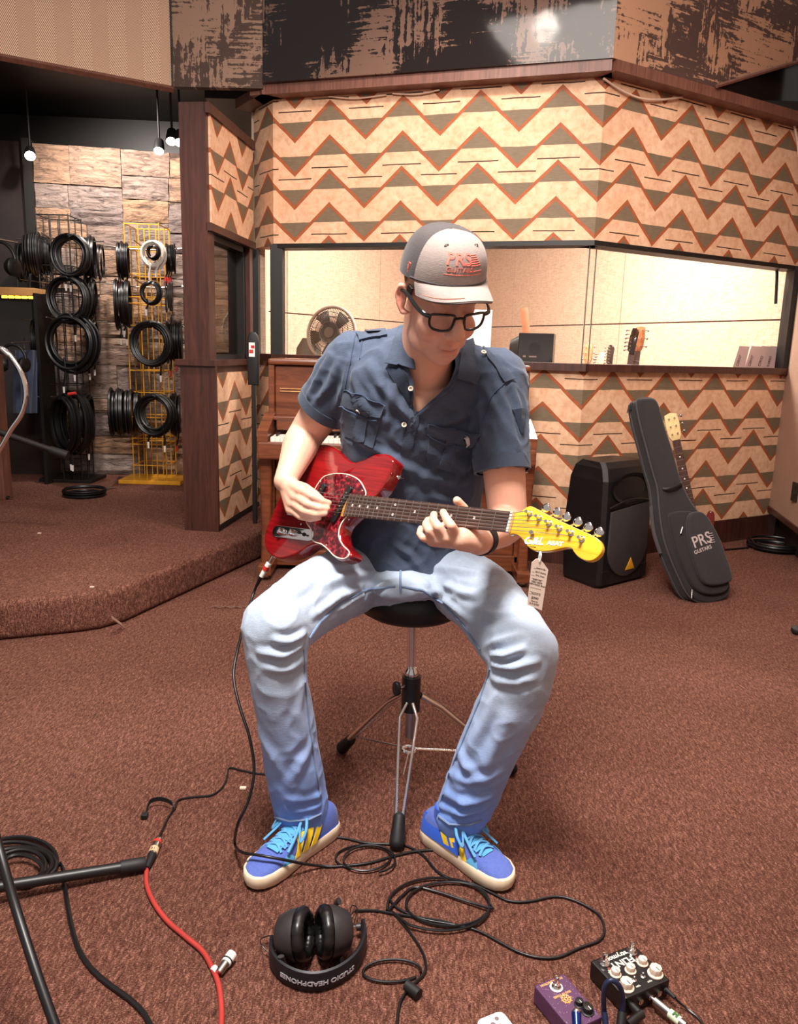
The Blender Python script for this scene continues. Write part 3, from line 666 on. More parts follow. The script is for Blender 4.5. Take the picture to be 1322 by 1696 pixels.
for _ in range(7):
    av = np.zeros_like(co)
    for k in range(3): av[:, k] = np.bincount(ed_[:, 0], co[ed_[:, 1], k], len(co)) + np.bincount(ed_[:, 1], co[ed_[:, 0], k], len(co))
    co = co + (av / deg[:, None] - co) * (.55 * msk)[:, None]
setco(bme, co); no = mno(bme); hl = (np.c_[co, np.ones(len(co))] @ np.array(HM.inverted()).T)[:, :3]
tint = np.ones((len(co), 3)); g = lambda c, r: np.exp(-(((hl - np.array(c)) / np.array(r)) ** 2).sum(1))
tint *= 1 - np.outer(g((0, .095, -.066), (.022, .02, .011)), [.22, .50, .46]); tint *= 1 - np.outer(g((0, .11, -.025), (.018, .02, .018)), [.02, .12, .12])
for s in (-1, 1):
    tint *= 1 - np.outer(g((s * .045, .07, -.03), (.03, .03, .025)), [.0, .09, .08]); tint *= 1 - np.outer(g((s * .085, -.012, .0), (.012, .03, .04)), [.02, .30, .30])
    tint *= 1 - np.outer(g((s * .031, .085, .016), (.016, .014, .004)), [.35, .45, .45])
tint *= 1 - np.outer(g((0, .06, -.10), (.05, .05, .03)), [.10, .10, .08])
hair = np.clip((-(hl[:, 1]) - .0) * 60, 0, 1) * np.clip((hl[:, 2] - .0) * 60, 0, 1) * (np.abs(hl[:, 0]) < .0795); tint = tint * (1 - hair[:, None]) + np.array([.22, .2, .19]) * hair[:, None]
for pt in kR + kL: tint *= 1 - np.outer(np.exp(-((co - np.array(pt)) ** 2).sum(1) / .009 ** 2), [.0, .07, .07])
mouth = g((0, .1, -.0665), (.02, .03, .0022)); co = co - no * (mouth * .006)[:, None]; tint *= 1 - np.outer(mouth, [.35, .4, .4]); setco(bme, co)
vcol(bme, 'tint', tint); shift(bme, man.location); body = link('body', bme, SKIN, man)
# --- cloth helpers
def cloth(mb, voxel, it, folds, noise_amp=.003, nsc=9):
    me = remesh(mb, voxel, it, .5); smoothmesh(me); bv = bvh(me); co = mco(me); no = mno(me)
    D = np.zeros(len(co))
    for pts, w, a in folds:
        Q = [hit(bv, *p) for p in pts]; Q = [q[0] for q in Q if q]
        if len(Q) < 2: continue
        best = np.full(len(co), 1e9); tt = np.zeros(len(co)); L = len(Q) - 1
        for i in range(L):
            d, t = segd(co, Q[i], Q[i + 1]); mk = d < best; best[mk] = d[mk]; tt[mk] = (t[mk] + i) / L
        env = np.sin(np.pi * np.clip(tt * .9 + .05, 0, 1)) ** .6
        w = w * .85; D += 1.35 * a * env * (np.exp(-(best / w) ** 2) - .5 * np.exp(-((best - 1.9 * w) / w) ** 2))
    for i, c in enumerate(co):
        v_ = Vector(c); n_ = mnoise.noise(v_ * (nsc * 1.6) + Vector((3, 1, 7))); D[i] += noise_amp * (mnoise.noise(v_ * nsc) + .5 * mnoise.noise(v_ * (nsc * 2.7)) + 1.3 * (1 - abs(n_)) ** 6 - .25)
    setco(me, co + no * D[:, None]); return me
def bvh(me): return BVHTree.FromPolygons([tuple(v.co) for v in me.vertices], [tuple(p.vertices) for p in me.polygons])
def hit(bv, px, py):
    d = Vector(ray(px, py)).normalized(); r = bv.ray_cast(V(0, 0, EYE), d)
    return (r[0], r[1] if r[1].dot(d) < 0 else -r[1]) if r[0] else None
def drape(bv, c4, nx, ny, off=.003, thick=.003, edge=0.0):
    """bilinear patch between four photo points (tl,tr,br,bl) laid on a surface"""
    rows = []; last = None
    for j in range(ny + 1):
        row = []; last = None
        for i in range(nx + 1):
            s, t = i / nx, j / ny
            x = (c4[0][0] * (1 - s) + c4[1][0] * s) * (1 - t) + (c4[3][0] * (1 - s) + c4[2][0] * s) * t
            y = (c4[0][1] * (1 - s) + c4[1][1] * s) * (1 - t) + (c4[3][1] * (1 - s) + c4[2][1] * s) * t
            q = hit(bv, x, y)
            if q: last = q[0] + q[1] * off
            row.append(last.copy() if last else None)
        ok = [r for r in row if r]
        if not ok: ok = [r for r in rows[-1]] if rows else [P(c4[0][0], c4[0][1], 1.95)]
        rows.append([r if r else ok[0].copy() for r in row])
    return MB().sheet(rows[::-1], True, thick)
def seam(bv, pts, r=.0016, off=.0008, n=8):
    Q = []
    for i in range(len(pts) - 1):
        for k in range(n):
            t = k / n; q = hit(bv, pts[i][0] * (1 - t) + pts[i + 1][0] * t, pts[i][1] * (1 - t) + pts[i + 1][1] * t)
            if q and (not Q or (q[0] - Q[-1]).length < .08): Q.append(q[0] + q[1] * off)
    if len(Q) < 2: Q = [V(0, 0, 0), V(0, 0, .001)]
    return MB().tube(Q, r, 6)
def inpoly(px, poly):
    x, y = px[:, 0], px[:, 1]; r = np.zeros(len(px), bool); n = len(poly)
    for i in range(n):
        (x1, y1), (x2, y2) = poly[i], poly[(i + 1) % n]
        c = ((y1 > y) != (y2 > y)) & (x < (x2 - x1) * (y - y1) / (y2 - y1 + 1e-9) + x1); r ^= c
    return r
def cutfaces(me, mask):
    b = bmesh.new(); b.from_mesh(me); b.faces.ensure_lookup_table(); b.verts.ensure_lookup_table()
    kill = [f for f in b.faces if all(mask[v.index] for v in f.verts)]; bmesh.ops.delete(b, geom=kill, context='FACES')
    lo_ = [v for v in b.verts if not v.link_faces]; bmesh.ops.delete(b, geom=lo_, context='VERTS')
    for _ in range(14):
        bd = [(v, [e.other_vert(v) for e in v.link_edges if e.is_boundary]) for v in b.verts if v.is_boundary]; nw = [(v, v.co.lerp((n[0].co + n[1].co) / 2, .6)) for v, n in bd if len(n) == 2]
        for v, c in nw: v.co = c
    b.to_mesh(me); b.free()
# --- jeans
jm = MB()
def rings(pts, flatend=True):
    R = []; n = len(pts)
    for i, (c, a, b) in enumerate(pts):
        d = (pts[min(i + 1, n - 1)][0] - pts[max(i - 1, 0)][0]).normalized(); x = (V(1, 0, 0) - d * d.x).normalized(); y = d.cross(x); R.append(ring(c, x, y, a, b, 26))
    return R
def chainl(mb, pts, n=24):
    for (a, r1), (b, r2) in zip(pts, pts[1:]): mb.cap(a, b, r1, r2, n)
hipR, hipL = P(600, 950, 2.05), P(745, 950, 2.05)
jm.ell(P(668, 935, 2.09), (.187, .142, .105), None, 32, 20); jm.ell(P(667, 965, 1.96), (.105, .10, .040), None, 28, 16); jm.ell(P(668, 965, 2.05), (.165, .125, .085), None, 32, 20)
kneeR, kneeL = P(457, 1038, 1.70), P(866, 1082, 1.675)
chainl(jm, [(hipR, .098), (P(528, 985, 1.87), .090), (kneeR, .079), (P(458, 1085, 1.695), .072)])
chainl(jm, [(hipL, .098), (P(806, 998, 1.86), .091), (kneeL, .082), (P(862, 1130, 1.675), .074)])
jm.loft(rings([(P(456, 1070, 1.70), .070, .075), (P(461, 1120, 1.70), .0665, .072), (P(475, 1200, 1.72), .067, .072), (P(489, 1290, 1.745), .068, .075), (P(499, 1335, 1.765), .067, .077), (P(502, 1359, 1.772), .063, .075)]))
jm.loft(rings([(P(864, 1120, 1.68), .074, .078), (P(846, 1163, 1.685), .074, .076), (P(803, 1251, 1.71), .070, .074), (P(781, 1310, 1.735), .069, .076), (P(764, 1345, 1.752), .064, .075), (P(760, 1363, 1.76), .060, .072)]))
jf = [([(500, 1068), (470, 1085), (430, 1080)], .010, .009), ([(505, 1050), (480, 1062), (455, 1060)], .009, .010), ([(500, 1095), (470, 1110), (440, 1105)], .011, .006),
      ([(815, 1100), (850, 1105), (890, 1095)], .010, .009), ([(812, 1085), (838, 1086), (865, 1075)], .009, .010), ([(815, 1125), (850, 1130), (885, 1122)], .012, .006), ([(805, 1070), (830, 1060), (860, 1050)], .010, .006),
      ([(600, 975), (560, 990), (520, 1020)], .010, .006), ([(620, 950), (570, 955), (530, 970)], .012, .006), ([(640, 965), (600, 985), (560, 1010)], .008, .005), ([(700, 960), (740, 970), (790, 990)], .010, .006), ([(690, 975), (735, 995), (780, 1030)], .008, .005), ([(720, 940), (770, 945), (820, 955)], .012, .006), ([(655, 960), (630, 972), (600, 988)], .007, .005),
      ([(530, 950), (500, 975), (470, 990)], .013, .005), ([(790, 1010), (820, 1020), (850, 1015)], .012, .005), ([(750, 985), (790, 985), (830, 975)], .012, .005),
      ([(445, 1310), (480, 1325), (530, 1318)], .012, .007), ([(450, 1335), (490, 1343), (530, 1333)], .009, .007), ([(515, 1230), (500, 1260), (480, 1300)], .014, .006), ([(430, 1210), (450, 1250), (470, 1290)], .016, .005),
      ([(735, 1310), (770, 1330), (815, 1318)], .012, .008), ([(728, 1335), (765, 1348), (805, 1338)], .009, .008), ([(760, 1240), (775, 1275), (815, 1300)], .014, .006), ([(840, 1190), (820, 1240), (800, 1280)], .016, .005), ([(745, 1280), (780, 1295), (830, 1280)], .012, .006), ([(500, 1130), (495, 1180), (505, 1230)], .014, .004), ([(820, 1150), (800, 1200), (770, 1250)], .014, .004)]
jme = cloth(jm, .0055, 8, jf, .0022, 11)
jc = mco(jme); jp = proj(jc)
zz = jc[:, 2]; light_cast = np.clip((zz - .05) / .45, 0, 1)[:, None] ** .8
lo, hi = np.array([.28, .56, 1.30]), np.array([1.08, 1.05, 1.0]); jt = lo * (1 - light_cast) + hi * light_cast  # blue cast of the light towards the hems, painted into the denim tint
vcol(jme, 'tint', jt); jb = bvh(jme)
jd = [plabel(seam(jb, [(655, 972), (610, 976), (565, 998), (530, 1030), (510, 1060)], .0030).build('seam', JSEAM, None), 'inseam'), seam(jb, [(665, 972), (700, 978), (735, 1000), (768, 1035), (800, 1082)], .0030).build('seam', JSEAM, None),
      seam(jb, [(503, 1075), (505, 1130), (512, 1200), (522, 1270), (533, 1330)], .0022).build('seam', JSEAM, None), seam(jb, [(812, 1108), (795, 1160), (770, 1220), (745, 1280), (728, 1335)], .0022).build('seam', JSEAM, None),
      seam(jb, [(664, 940), (663, 960), (664, 985)], .0030).build('seam', JSEAM, None), seam(jb, [(452, 1352), (480, 1360), (512, 1357), (534, 1346)], .0032).build('hem', JSEAM, None), seam(jb, [(727, 1352), (745, 1365), (775, 1366), (801, 1358)], .0032).build('hem', JSEAM, None)]
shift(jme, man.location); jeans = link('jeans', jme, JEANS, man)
def adopt(o, par):
    a = mco(o.data); a -= np.array(man.location); setco(o.data, a); o.parent = par
for o in jd: adopt(o, jeans)
# --- shirt
sm = MB()
def tor(px, py, y, a, b, p=2.3): return ring(P(px, py, y), V(1, .05, 0), V(-.05, 1, 0), a, b, 36, p)
sm.loft([tor(672, 945, 2.08, .180, .145), tor(676, 900, 2.09, .184, .150), tor(680, 850, 2.09, .186, .155), tor(686, 780, 2.065, .190, .155), tor(692, 710, 2.03, .202, .152), tor(698, 660, 2.0, .208, .143), tor(702, 615, 1.97, .196, .118), tor(704, 585, 1.965, .150, .092), tor(704, 560, 1.96, .085, .075)])
sm.cap(P(600, 612, 1.99), P(690, 572, 1.97), .070, .060, 24); sm.cap(P(812, 636, 1.95), P(716, 580, 1.955), .070, .060, 24)
eR = P(536, 676, 2.055); eL = P(832, 778, 1.88)
def sleeve(a, b, r0, r1, ex=1.0):
    d = (b - a).normalized(); x = (V(1, 0, 0) - d * d.x).normalized(); y = d.cross(x)
    sm.loft([ring(a.lerp(b, t), x, y, r0 + (r1 - r0) * t, r0 + (r1 - r0) * t, 26) for t in (0, .3, .6, .85, 1)])
sleeve(shR, eR, .082, .072); sm.ell(shR, .078); sleeve(P(818, 628, 1.95), eL, .084, .068); sm.ell(P(818, 630, 1.95), .080)
sf = [([(610, 600), (640, 650), (680, 700)], .012, .007), ([(650, 640), (670, 680), (700, 720)], .010, .007), ([(585, 620), (600, 670), (640, 700)], .012, .006), ([(560, 600), (545, 640), (520, 670)], .010, .005), ([(580, 590), (570, 640), (555, 680)], .010, .006), ([(545, 590), (525, 630), (512, 655)], .010, .005),
      ([(700, 740), (730, 760), (780, 770)], .014, .008), ([(660, 760), (710, 790), (770, 800)], .012, .008), ([(620, 730), (660, 770), (720, 810)], .013, .007), ([(790, 690), (760, 740), (700, 790)], .012, .007), ([(800, 720), (780, 770), (740, 800)], .010, .006), ([(590, 720), (620, 745), (650, 760)], .012, .006),
      ([(800, 640), (830, 690), (850, 740)], .012, .006), ([(825, 640), (845, 690), (858, 740)], .010, .005), ([(795, 660), (800, 710), (810, 760)], .010, .007), ([(840, 620), (860, 670), (866, 720)], .010, .004), ([(720, 650), (760, 680), (790, 690)], .012, .005), ([(730, 700), (770, 690), (800, 670)], .010, .006),
      ([(650, 900), (680, 920), (700, 950)], .010, .006), ([(700, 890), (740, 900), (790, 905)], .010, .006), ([(640, 830), (680, 850), (720, 850)], .012, .006), ([(710, 820), (760, 835), (800, 825)], .011, .007), ([(690, 600), (660, 630), (640, 690)], .012, .004)]
sme = cloth(sm, .0050, 9, sf, .0028, 12)
sb0 = bvh(sme); sp = proj(mco(sme)); vpoly = [(668, 590), (676, 560), (748, 560), (758, 606), (744, 640), (712, 668), (690, 690), (681, 672), (686, 640)]
sy = mco(sme)[:, 1]; scut = inpoly(sp, vpoly) & (sy < 1.995); cutfaces(sme, scut)
vcol(sme, 'tint', np.ones((len(sme.vertices), 3))); sb = bvh(sme)
def cpart(mb, name, m, par, label=None):
    o = mb.build(name, m, None); adopt(o, par)
    if label: o['label'] = label
    return o
shift(sme, man.location); shirt = link('shirt', sme, SHIRT, man)
SH2 = m_cloth('navy_cotton_trim', (46, 53, 68), (67, 78, 96)); SHDK = m_cloth('navy_inside', (26, 32, 46), (36, 44, 60))
# collar leaves stand off the shoulders, folded over
def leaf(top, bot, off0, off1, flip=False):
    rows = []
    for t in (0, .25, .5, .75, 1):
        row = []
        for i in range(9):
            k = i / 8 * (len(top) - 1); j = min(int(k), len(top) - 2); fkt = k - j
            a = top[j].lerp(top[j + 1], fkt); b = bot[j].lerp(bot[j + 1], fkt); row.append(a.lerp(b, t) + V(0, -.012 * math.sin(math.pi * t), .010 * math.sin(math.pi * t)))
        rows.append(row)
    return MB().sheet(rows, True, .004)
def SP(px, py, off):
    q = hit(sb, px, py); return q[0] + q[1] * off if q else P(px, py, 1.9)
cpart(drape(sb0, [(664, 546), (682, 548), (686, 613), (640, 604)], 8, 8, .013, .004), 'collar', SH2, shirt)
cpart(drape(sb0, [(764, 572), (782, 566), (790, 638), (756, 626)], 8, 8, .013, .004), 'collar', SH2, shirt)
cpart(drape(sb, [(684, 668), (700, 664), (683, 742), (664, 748)], 3, 10, .004, .004), 'placket', SH2, shirt); cpart(seam(sb, [(762, 618), (746, 644), (712, 672), (690, 690), (672, 720)], .0035, .001), 'placket_edge', SH2, shirt)
cpart(drape(sb, [(640, 610), (668, 606), (684, 650), (678, 672)], 3, 6, .003, .003), 'placket_facing', SHDK, shirt)
for q4, fl4 in (([(574, 668), (632, 690), (618, 742), (572, 722)], [(571, 645), (641, 672), (630, 692), (567, 672)]), ([(712, 718), (782, 738), (770, 792), (706, 768)], [(710, 702), (797, 720), (785, 742), (706, 718)])):
    pk = cpart(drape(sb, q4, 8, 8, .0035, .0035), 'pocket', SH2, shirt); fp = cpart(drape(sb, fl4, 10, 4, .0075, .0045), 'pocket_flap', SH2, pk)
    (x0, y0), (x1, y1), (x2, y2), (x3, y3) = q4
    cpart(drape(sb, [((x0 + x1) / 2 - 9, (y0 + y1) / 2 - 3), ((x0 + x1) / 2 + 9, (y0 + y1) / 2 + 3), ((x3 + x2) / 2 + 9, (y3 + y2) / 2 + 1), ((x3 + x2) / 2 - 9, (y3 + y2) / 2 - 5)], 3, 6, .007, .003), 'pocket_pleat', SH2, pk)
def button(px, py, r=.0062):
    q = hit(sb, px, py) or (P(px, py, 1.862), V(0, -1, .2).normalized()); n = q[1]; c = q[0] + n * .008
    o = cpart(MB().lathe([(r * .45, .001), (r * .55, .0028), (r, .0028), (r, 0), (.0001, 0)], c, n, 14), 'button', mat('cream_button', (226, 214, 196), .4), shirt); cpart(MB().lathe([(.0001, .001), (r * .45, .001), (r * .45, .0004), (.0001, .0004)], c, n, 10), 'button_centre', mat('brown_centre', (72, 52, 40), .5), shirt); return o
for b in ((681, 643), (669, 704), (597, 677), (800, 588), (869, 777)): button(*b)
cpart(drape(sb, [(798, 576), (812, 584), (852, 628), (836, 634)], 4, 10, .007, .004), 'epaulette', SH2, shirt); cpart(drape(sb, [(590, 554), (640, 547), (643, 557), (594, 565)], 8, 3, .007, .004), 'epaulette', SH2, shirt)
tri = drape(sb, [(768, 720), (782, 722), (776, 733), (775, 733)], 4, 4, .014, .002); cpart(tri, 'badge', WHITE, shirt, 'small white triangular badge'); cpart(drape(sb, [(772, 722.5), (778.5, 723.5), (776, 728.5), (775.5, 728.5)], 2, 2, .0155, .001), 'badge_mark', DKMAT, shirt)
cpart(drape(sb, [(847, 679), (868, 676), (866, 717), (863, 718)], 4, 8, .004, .003), 'sleeve_patch', SHDK, shirt, 'dark triangular sleeve patch')
for line in ([(588, 556), (580, 600), (572, 640), (566, 672)], [(836, 634), (815, 655), (800, 690), (796, 720)], [(600, 556), (596, 600)], [(567, 672), (600, 690), (629, 694)], [(706, 718), (745, 738), (786, 743)], [(571, 645), (605, 657), (641, 672)], [(710, 702), (750, 710), (797, 720)]):
    cpart(seam(sb, line, .0016, .0088 if len(line) == 3 else .0012), 'stitching', SHSEAM, shirt)
# cuffs
for a, b, r0, r1 in ((mid(shR, eR, .86), eR + (eR - shR).normalized() * .006, .0755, .0735), (mid(P(818, 628, 1.95), eL, .86), eL + (eL - P(818, 628, 1.95)).normalized() * .004, .0715, .0695)):
    d = (b - a).normalized(); x = (V(1, 0, 0) - d * d.x).normalized(); y = d.cross(x)
    R = [ring(a, x, y, r0 - .003, r0 - .003, 30), ring(a, x, y, r0, r0, 30), ring(b, x, y, r1, r1, 30), ring(b, x, y, r1 - .006, r1 - .006, 30)]
    cpart(MB().loft(R, cap=False), 'cuff', SH2, shirt)
# --- cap
CAPG = m_cloth('grey_cap_cotton', (116, 104, 100), (146, 133, 127)); CAPD = m_cloth('dark_cap_mesh', (44, 40, 42), (70, 64, 64)); CORAL = mat('coral_thread', (236, 112, 96), .7, var=.1, scale=60)
def crown(u, w, k=1.0):
    """u: angle round the head (0 = front, + = image right), w: 0 rim .. 1 top"""
    a = u; r = 1 - .0 * w; cw = math.cos(w * math.pi / 2) ** .60; sw_ = math.sin(w * math.pi / 2) ** .90
    return h(.0855 * k * cw * math.sin(a), (.106 * k * cw * math.cos(a) - .008), .056 + .022 * math.cos(a) * (1 - w) + .097 * k * sw_ - (.0) )
def crownpatch(u0, u1, nu, nv, k, w0=0, w1=1): return [[crown(u0 + (u1 - u0) * i / nu, w0 + (w1 - w0) * j / nv, k) for i in range(nu + 1)] for j in range(nv + 1)]
def crownfaces(nm, u0, u1, m, k=1.0):
    R = crownpatch(u0, u1, 24, 16, k); return cpart(MB().sheet(R, True, -.002), nm, m, man)
cap_ = crownfaces('cap', -1.18, 1.18, CAPG); plabel(cap_, 'grey cotton cap front')
cpart(MB().sheet(crownpatch(1.18, 2 * math.pi - 1.18, 40, 16, .995), True, -.002), 'cap_mesh_back', CAPD, cap_)
cpart(MB().lathe([(.0001, .003), (.005, .0025), (.0065, -.001)], crown(0, 1), hu, 14), 'cap_button', CAPD, cap_)
for u in (0, -1.18, 1.18): cpart(MB().tube([crown(u, w / 14, 1.008) for w in range(1, 14)], .0012, 5), 'cap_seam', CAPD if u else mat('cap_seam_grey', (112, 100, 96), .8), cap_)
for u in (-.55, .55):
    c = crown(u, .62, 1.008); cpart(MB().tube([c + (hr * math.cos(a) + hu * math.sin(a)) * .0045 for a in np.linspace(0, 2 * math.pi, 12)[:-1]], .0012, 5, True), 'eyelet', mat('cap_seam_grey', (112, 100, 96), .8), cap_)
cpart(MB().tube([crown(u, .015, 1.012) for u in np.linspace(-1.3, 1.3, 24)], .003, 6), 'sweatband_edge', CAPD, cap_)
# bill: curved, arched sheet
def bill(s, t, lift=0.0):
    a = (s - .5) * 2.25; ax = abs(s - .5) * 2
    x0, y0 = .087 * math.sin(a), .106 * math.cos(a) - .006
    out = .066 * (1 - .8 * ax ** 3)
    return h(x0 * (1 - .02 * t), y0 + out * t, .077 + .004 * t * (1 - ax ** 2) - (.016 + .026 * t) * (x0 / .085) ** 2 + lift + .006 * math.sin(math.pi * t) * (1 - ax))
bl = cpart(MB().sheet([[bill(s, t) for s in np.linspace(0, 1, 33)] for t in np.linspace(0, 1, 9)], True, .004), 'bill', CAPG, cap_)
cpart(MB().tube([bill(s, 1.0) for s in np.linspace(.02, .98, 40)], .0026, 6), 'bill_edge', mat('cap_seam_grey', (112, 100, 96), .8), bl)
cpart(MB().tube([bill(s, .84, .0032) for s in np.linspace(.05, .40, 20)], .0034, 6, flat=.5), 'bill_stitching', CORAL, bl)
for tt in (.55, .68): cpart(MB().tube([bill(s, tt, .003) for s in np.linspace(.06, .94, 40)], .0007, 4), 'bill_stitching', mat('cap_seam_grey', (112, 100, 96), .8), bl)
def capletter(txt, size, u0, w0, m, sx=1.0, bold=0, nm='lettering'):
    vs, fs = textmesh(txt, size, .003, bold=bold, sx=sx, space=1.12 if len(txt) > 4 else 1.0); out = []
    for v in vs:
        out.append(crown(u0 + v.x / .098, w0 + v.y / .135, 1.016 + v.z * 6))
    cpart(MB().add(out, fs), nm, m, cap_)
CL2 = mat('coral_outline', (226, 120, 104), .7)
capletter('PRS', .040, -.16, .40, CORAL, 1.05, .0006); capletter('GUITARS', .0140, -.12, .235, CL2, 1.1, 0)
for k in range(6): cpart(MB().tube([crown(u, .30 + .036 * k, 1.014) for u in np.linspace(.16, .46 - .02 * k, 6)], .0013, 5), 'lettering', CORAL, cap_)
for wv, ua, ub in ((.165, -.50, .50), (.215, .08, .50)): cpart(MB().tube([crown(u, wv, 1.014) for u in np.linspace(ua, ub, 10)], .0011, 5), 'lettering', CORAL, cap_)
hp_ = [crown(-1.42 + .05 * x, .14 + .05 * y, 1.01) for x, y in ((0, -1), (.8, .1), (.9, .7), (.4, .9), (0, .4), (-.4, .9), (-.9, .7), (-.8, .1))]
cpart(MB().tube(hp_, .0014, 5, True), 'emblem', CORAL, cap_); cpart(MB().tube([crown(-1.42, .09, 1.01), crown(-1.42, .05, 1.01)], .0012, 5), 'emblem', CORAL, cap_)
HAIRM = mat('dark_hair', (46, 36, 32), .7, var=.3, scale=200)
for s in (-1, 1): cpart(MB().sheet([[h(s * (.0785 - .004 * j), .012 + .022 * i - .012 * j, .046 - .018 * j) for i in range(2)] for j in range(3)], True, .004), 'sideburn', HAIRM, man)
# --- glasses
GLF = mat('glossy_black_frame', (12, 11, 12), .14, var=.1, coat=.5); LENS = m_glass('spectacle_lens', (.93, .92, .94, 1), .16)
def gl(x, z, dy=0): return h(x, .113 + dy - abs(x) ** 2 * 3.6, z + .006)
gls = None
for s in (-1, 1):
    o = [(s * .011, .011), (s * .0135, .017), (s * .028, .0185), (s * .056, .0165), (s * .0605, .011), (s * .060, -.004), (s * .054, -.0135), (s * .040, -.0175), (s * .024, -.0165), (s * .0155, -.010)]
    pts = crom([gl(x, z) for x, z in o], 5, True); ob = cpart(MB().tube(pts, .0029, 8, True), 'glasses' if gls is None else 'lens_rim', GLF, man if gls is None else gls)
    if gls is None: gls = ob; plabel(gls, 'black rectangular glasses')
    cpart(MB().add([gl(.036 * s, 0)] + pts, [(0, i + 1, (i + 1) % len(pts) + 1) for i in range(len(pts))], True), 'lens', LENS, gls)
    cpart(MB().tube(crom([gl(s * .060, .012), h(s * .073, .094, .0205), h(s * .080, .07, .023), h(s * .083, .02, .026), h(s * .084, -.012, .020)], 6), .0034, 6, flat=1.5), 'temple_arm', GLF, gls)
cpart(MB().tube(crom([gl(-.012, .010, .001), gl(0, .0135, .003), gl(.012, .010, .001)], 5), .0028, 6), 'bridge', GLF, gls)
# --- wristband on the fretting arm
wd = (elL - wrL).normalized(); wa, wb = wrL + wd * .012, wrL + wd * .034; x, y, _ = ortho(wd)
wt = cpart(MB().loft([ring(wa, x, y, .0315, .0315, 26), ring(wa, x, y, .0345, .0345, 26), ring(wb, x, y, .0365, .0365, 26), ring(wb, x, y, .033, .033, 26)], cap=False), 'watch', RUBBER, man, 'black fitness wristband')
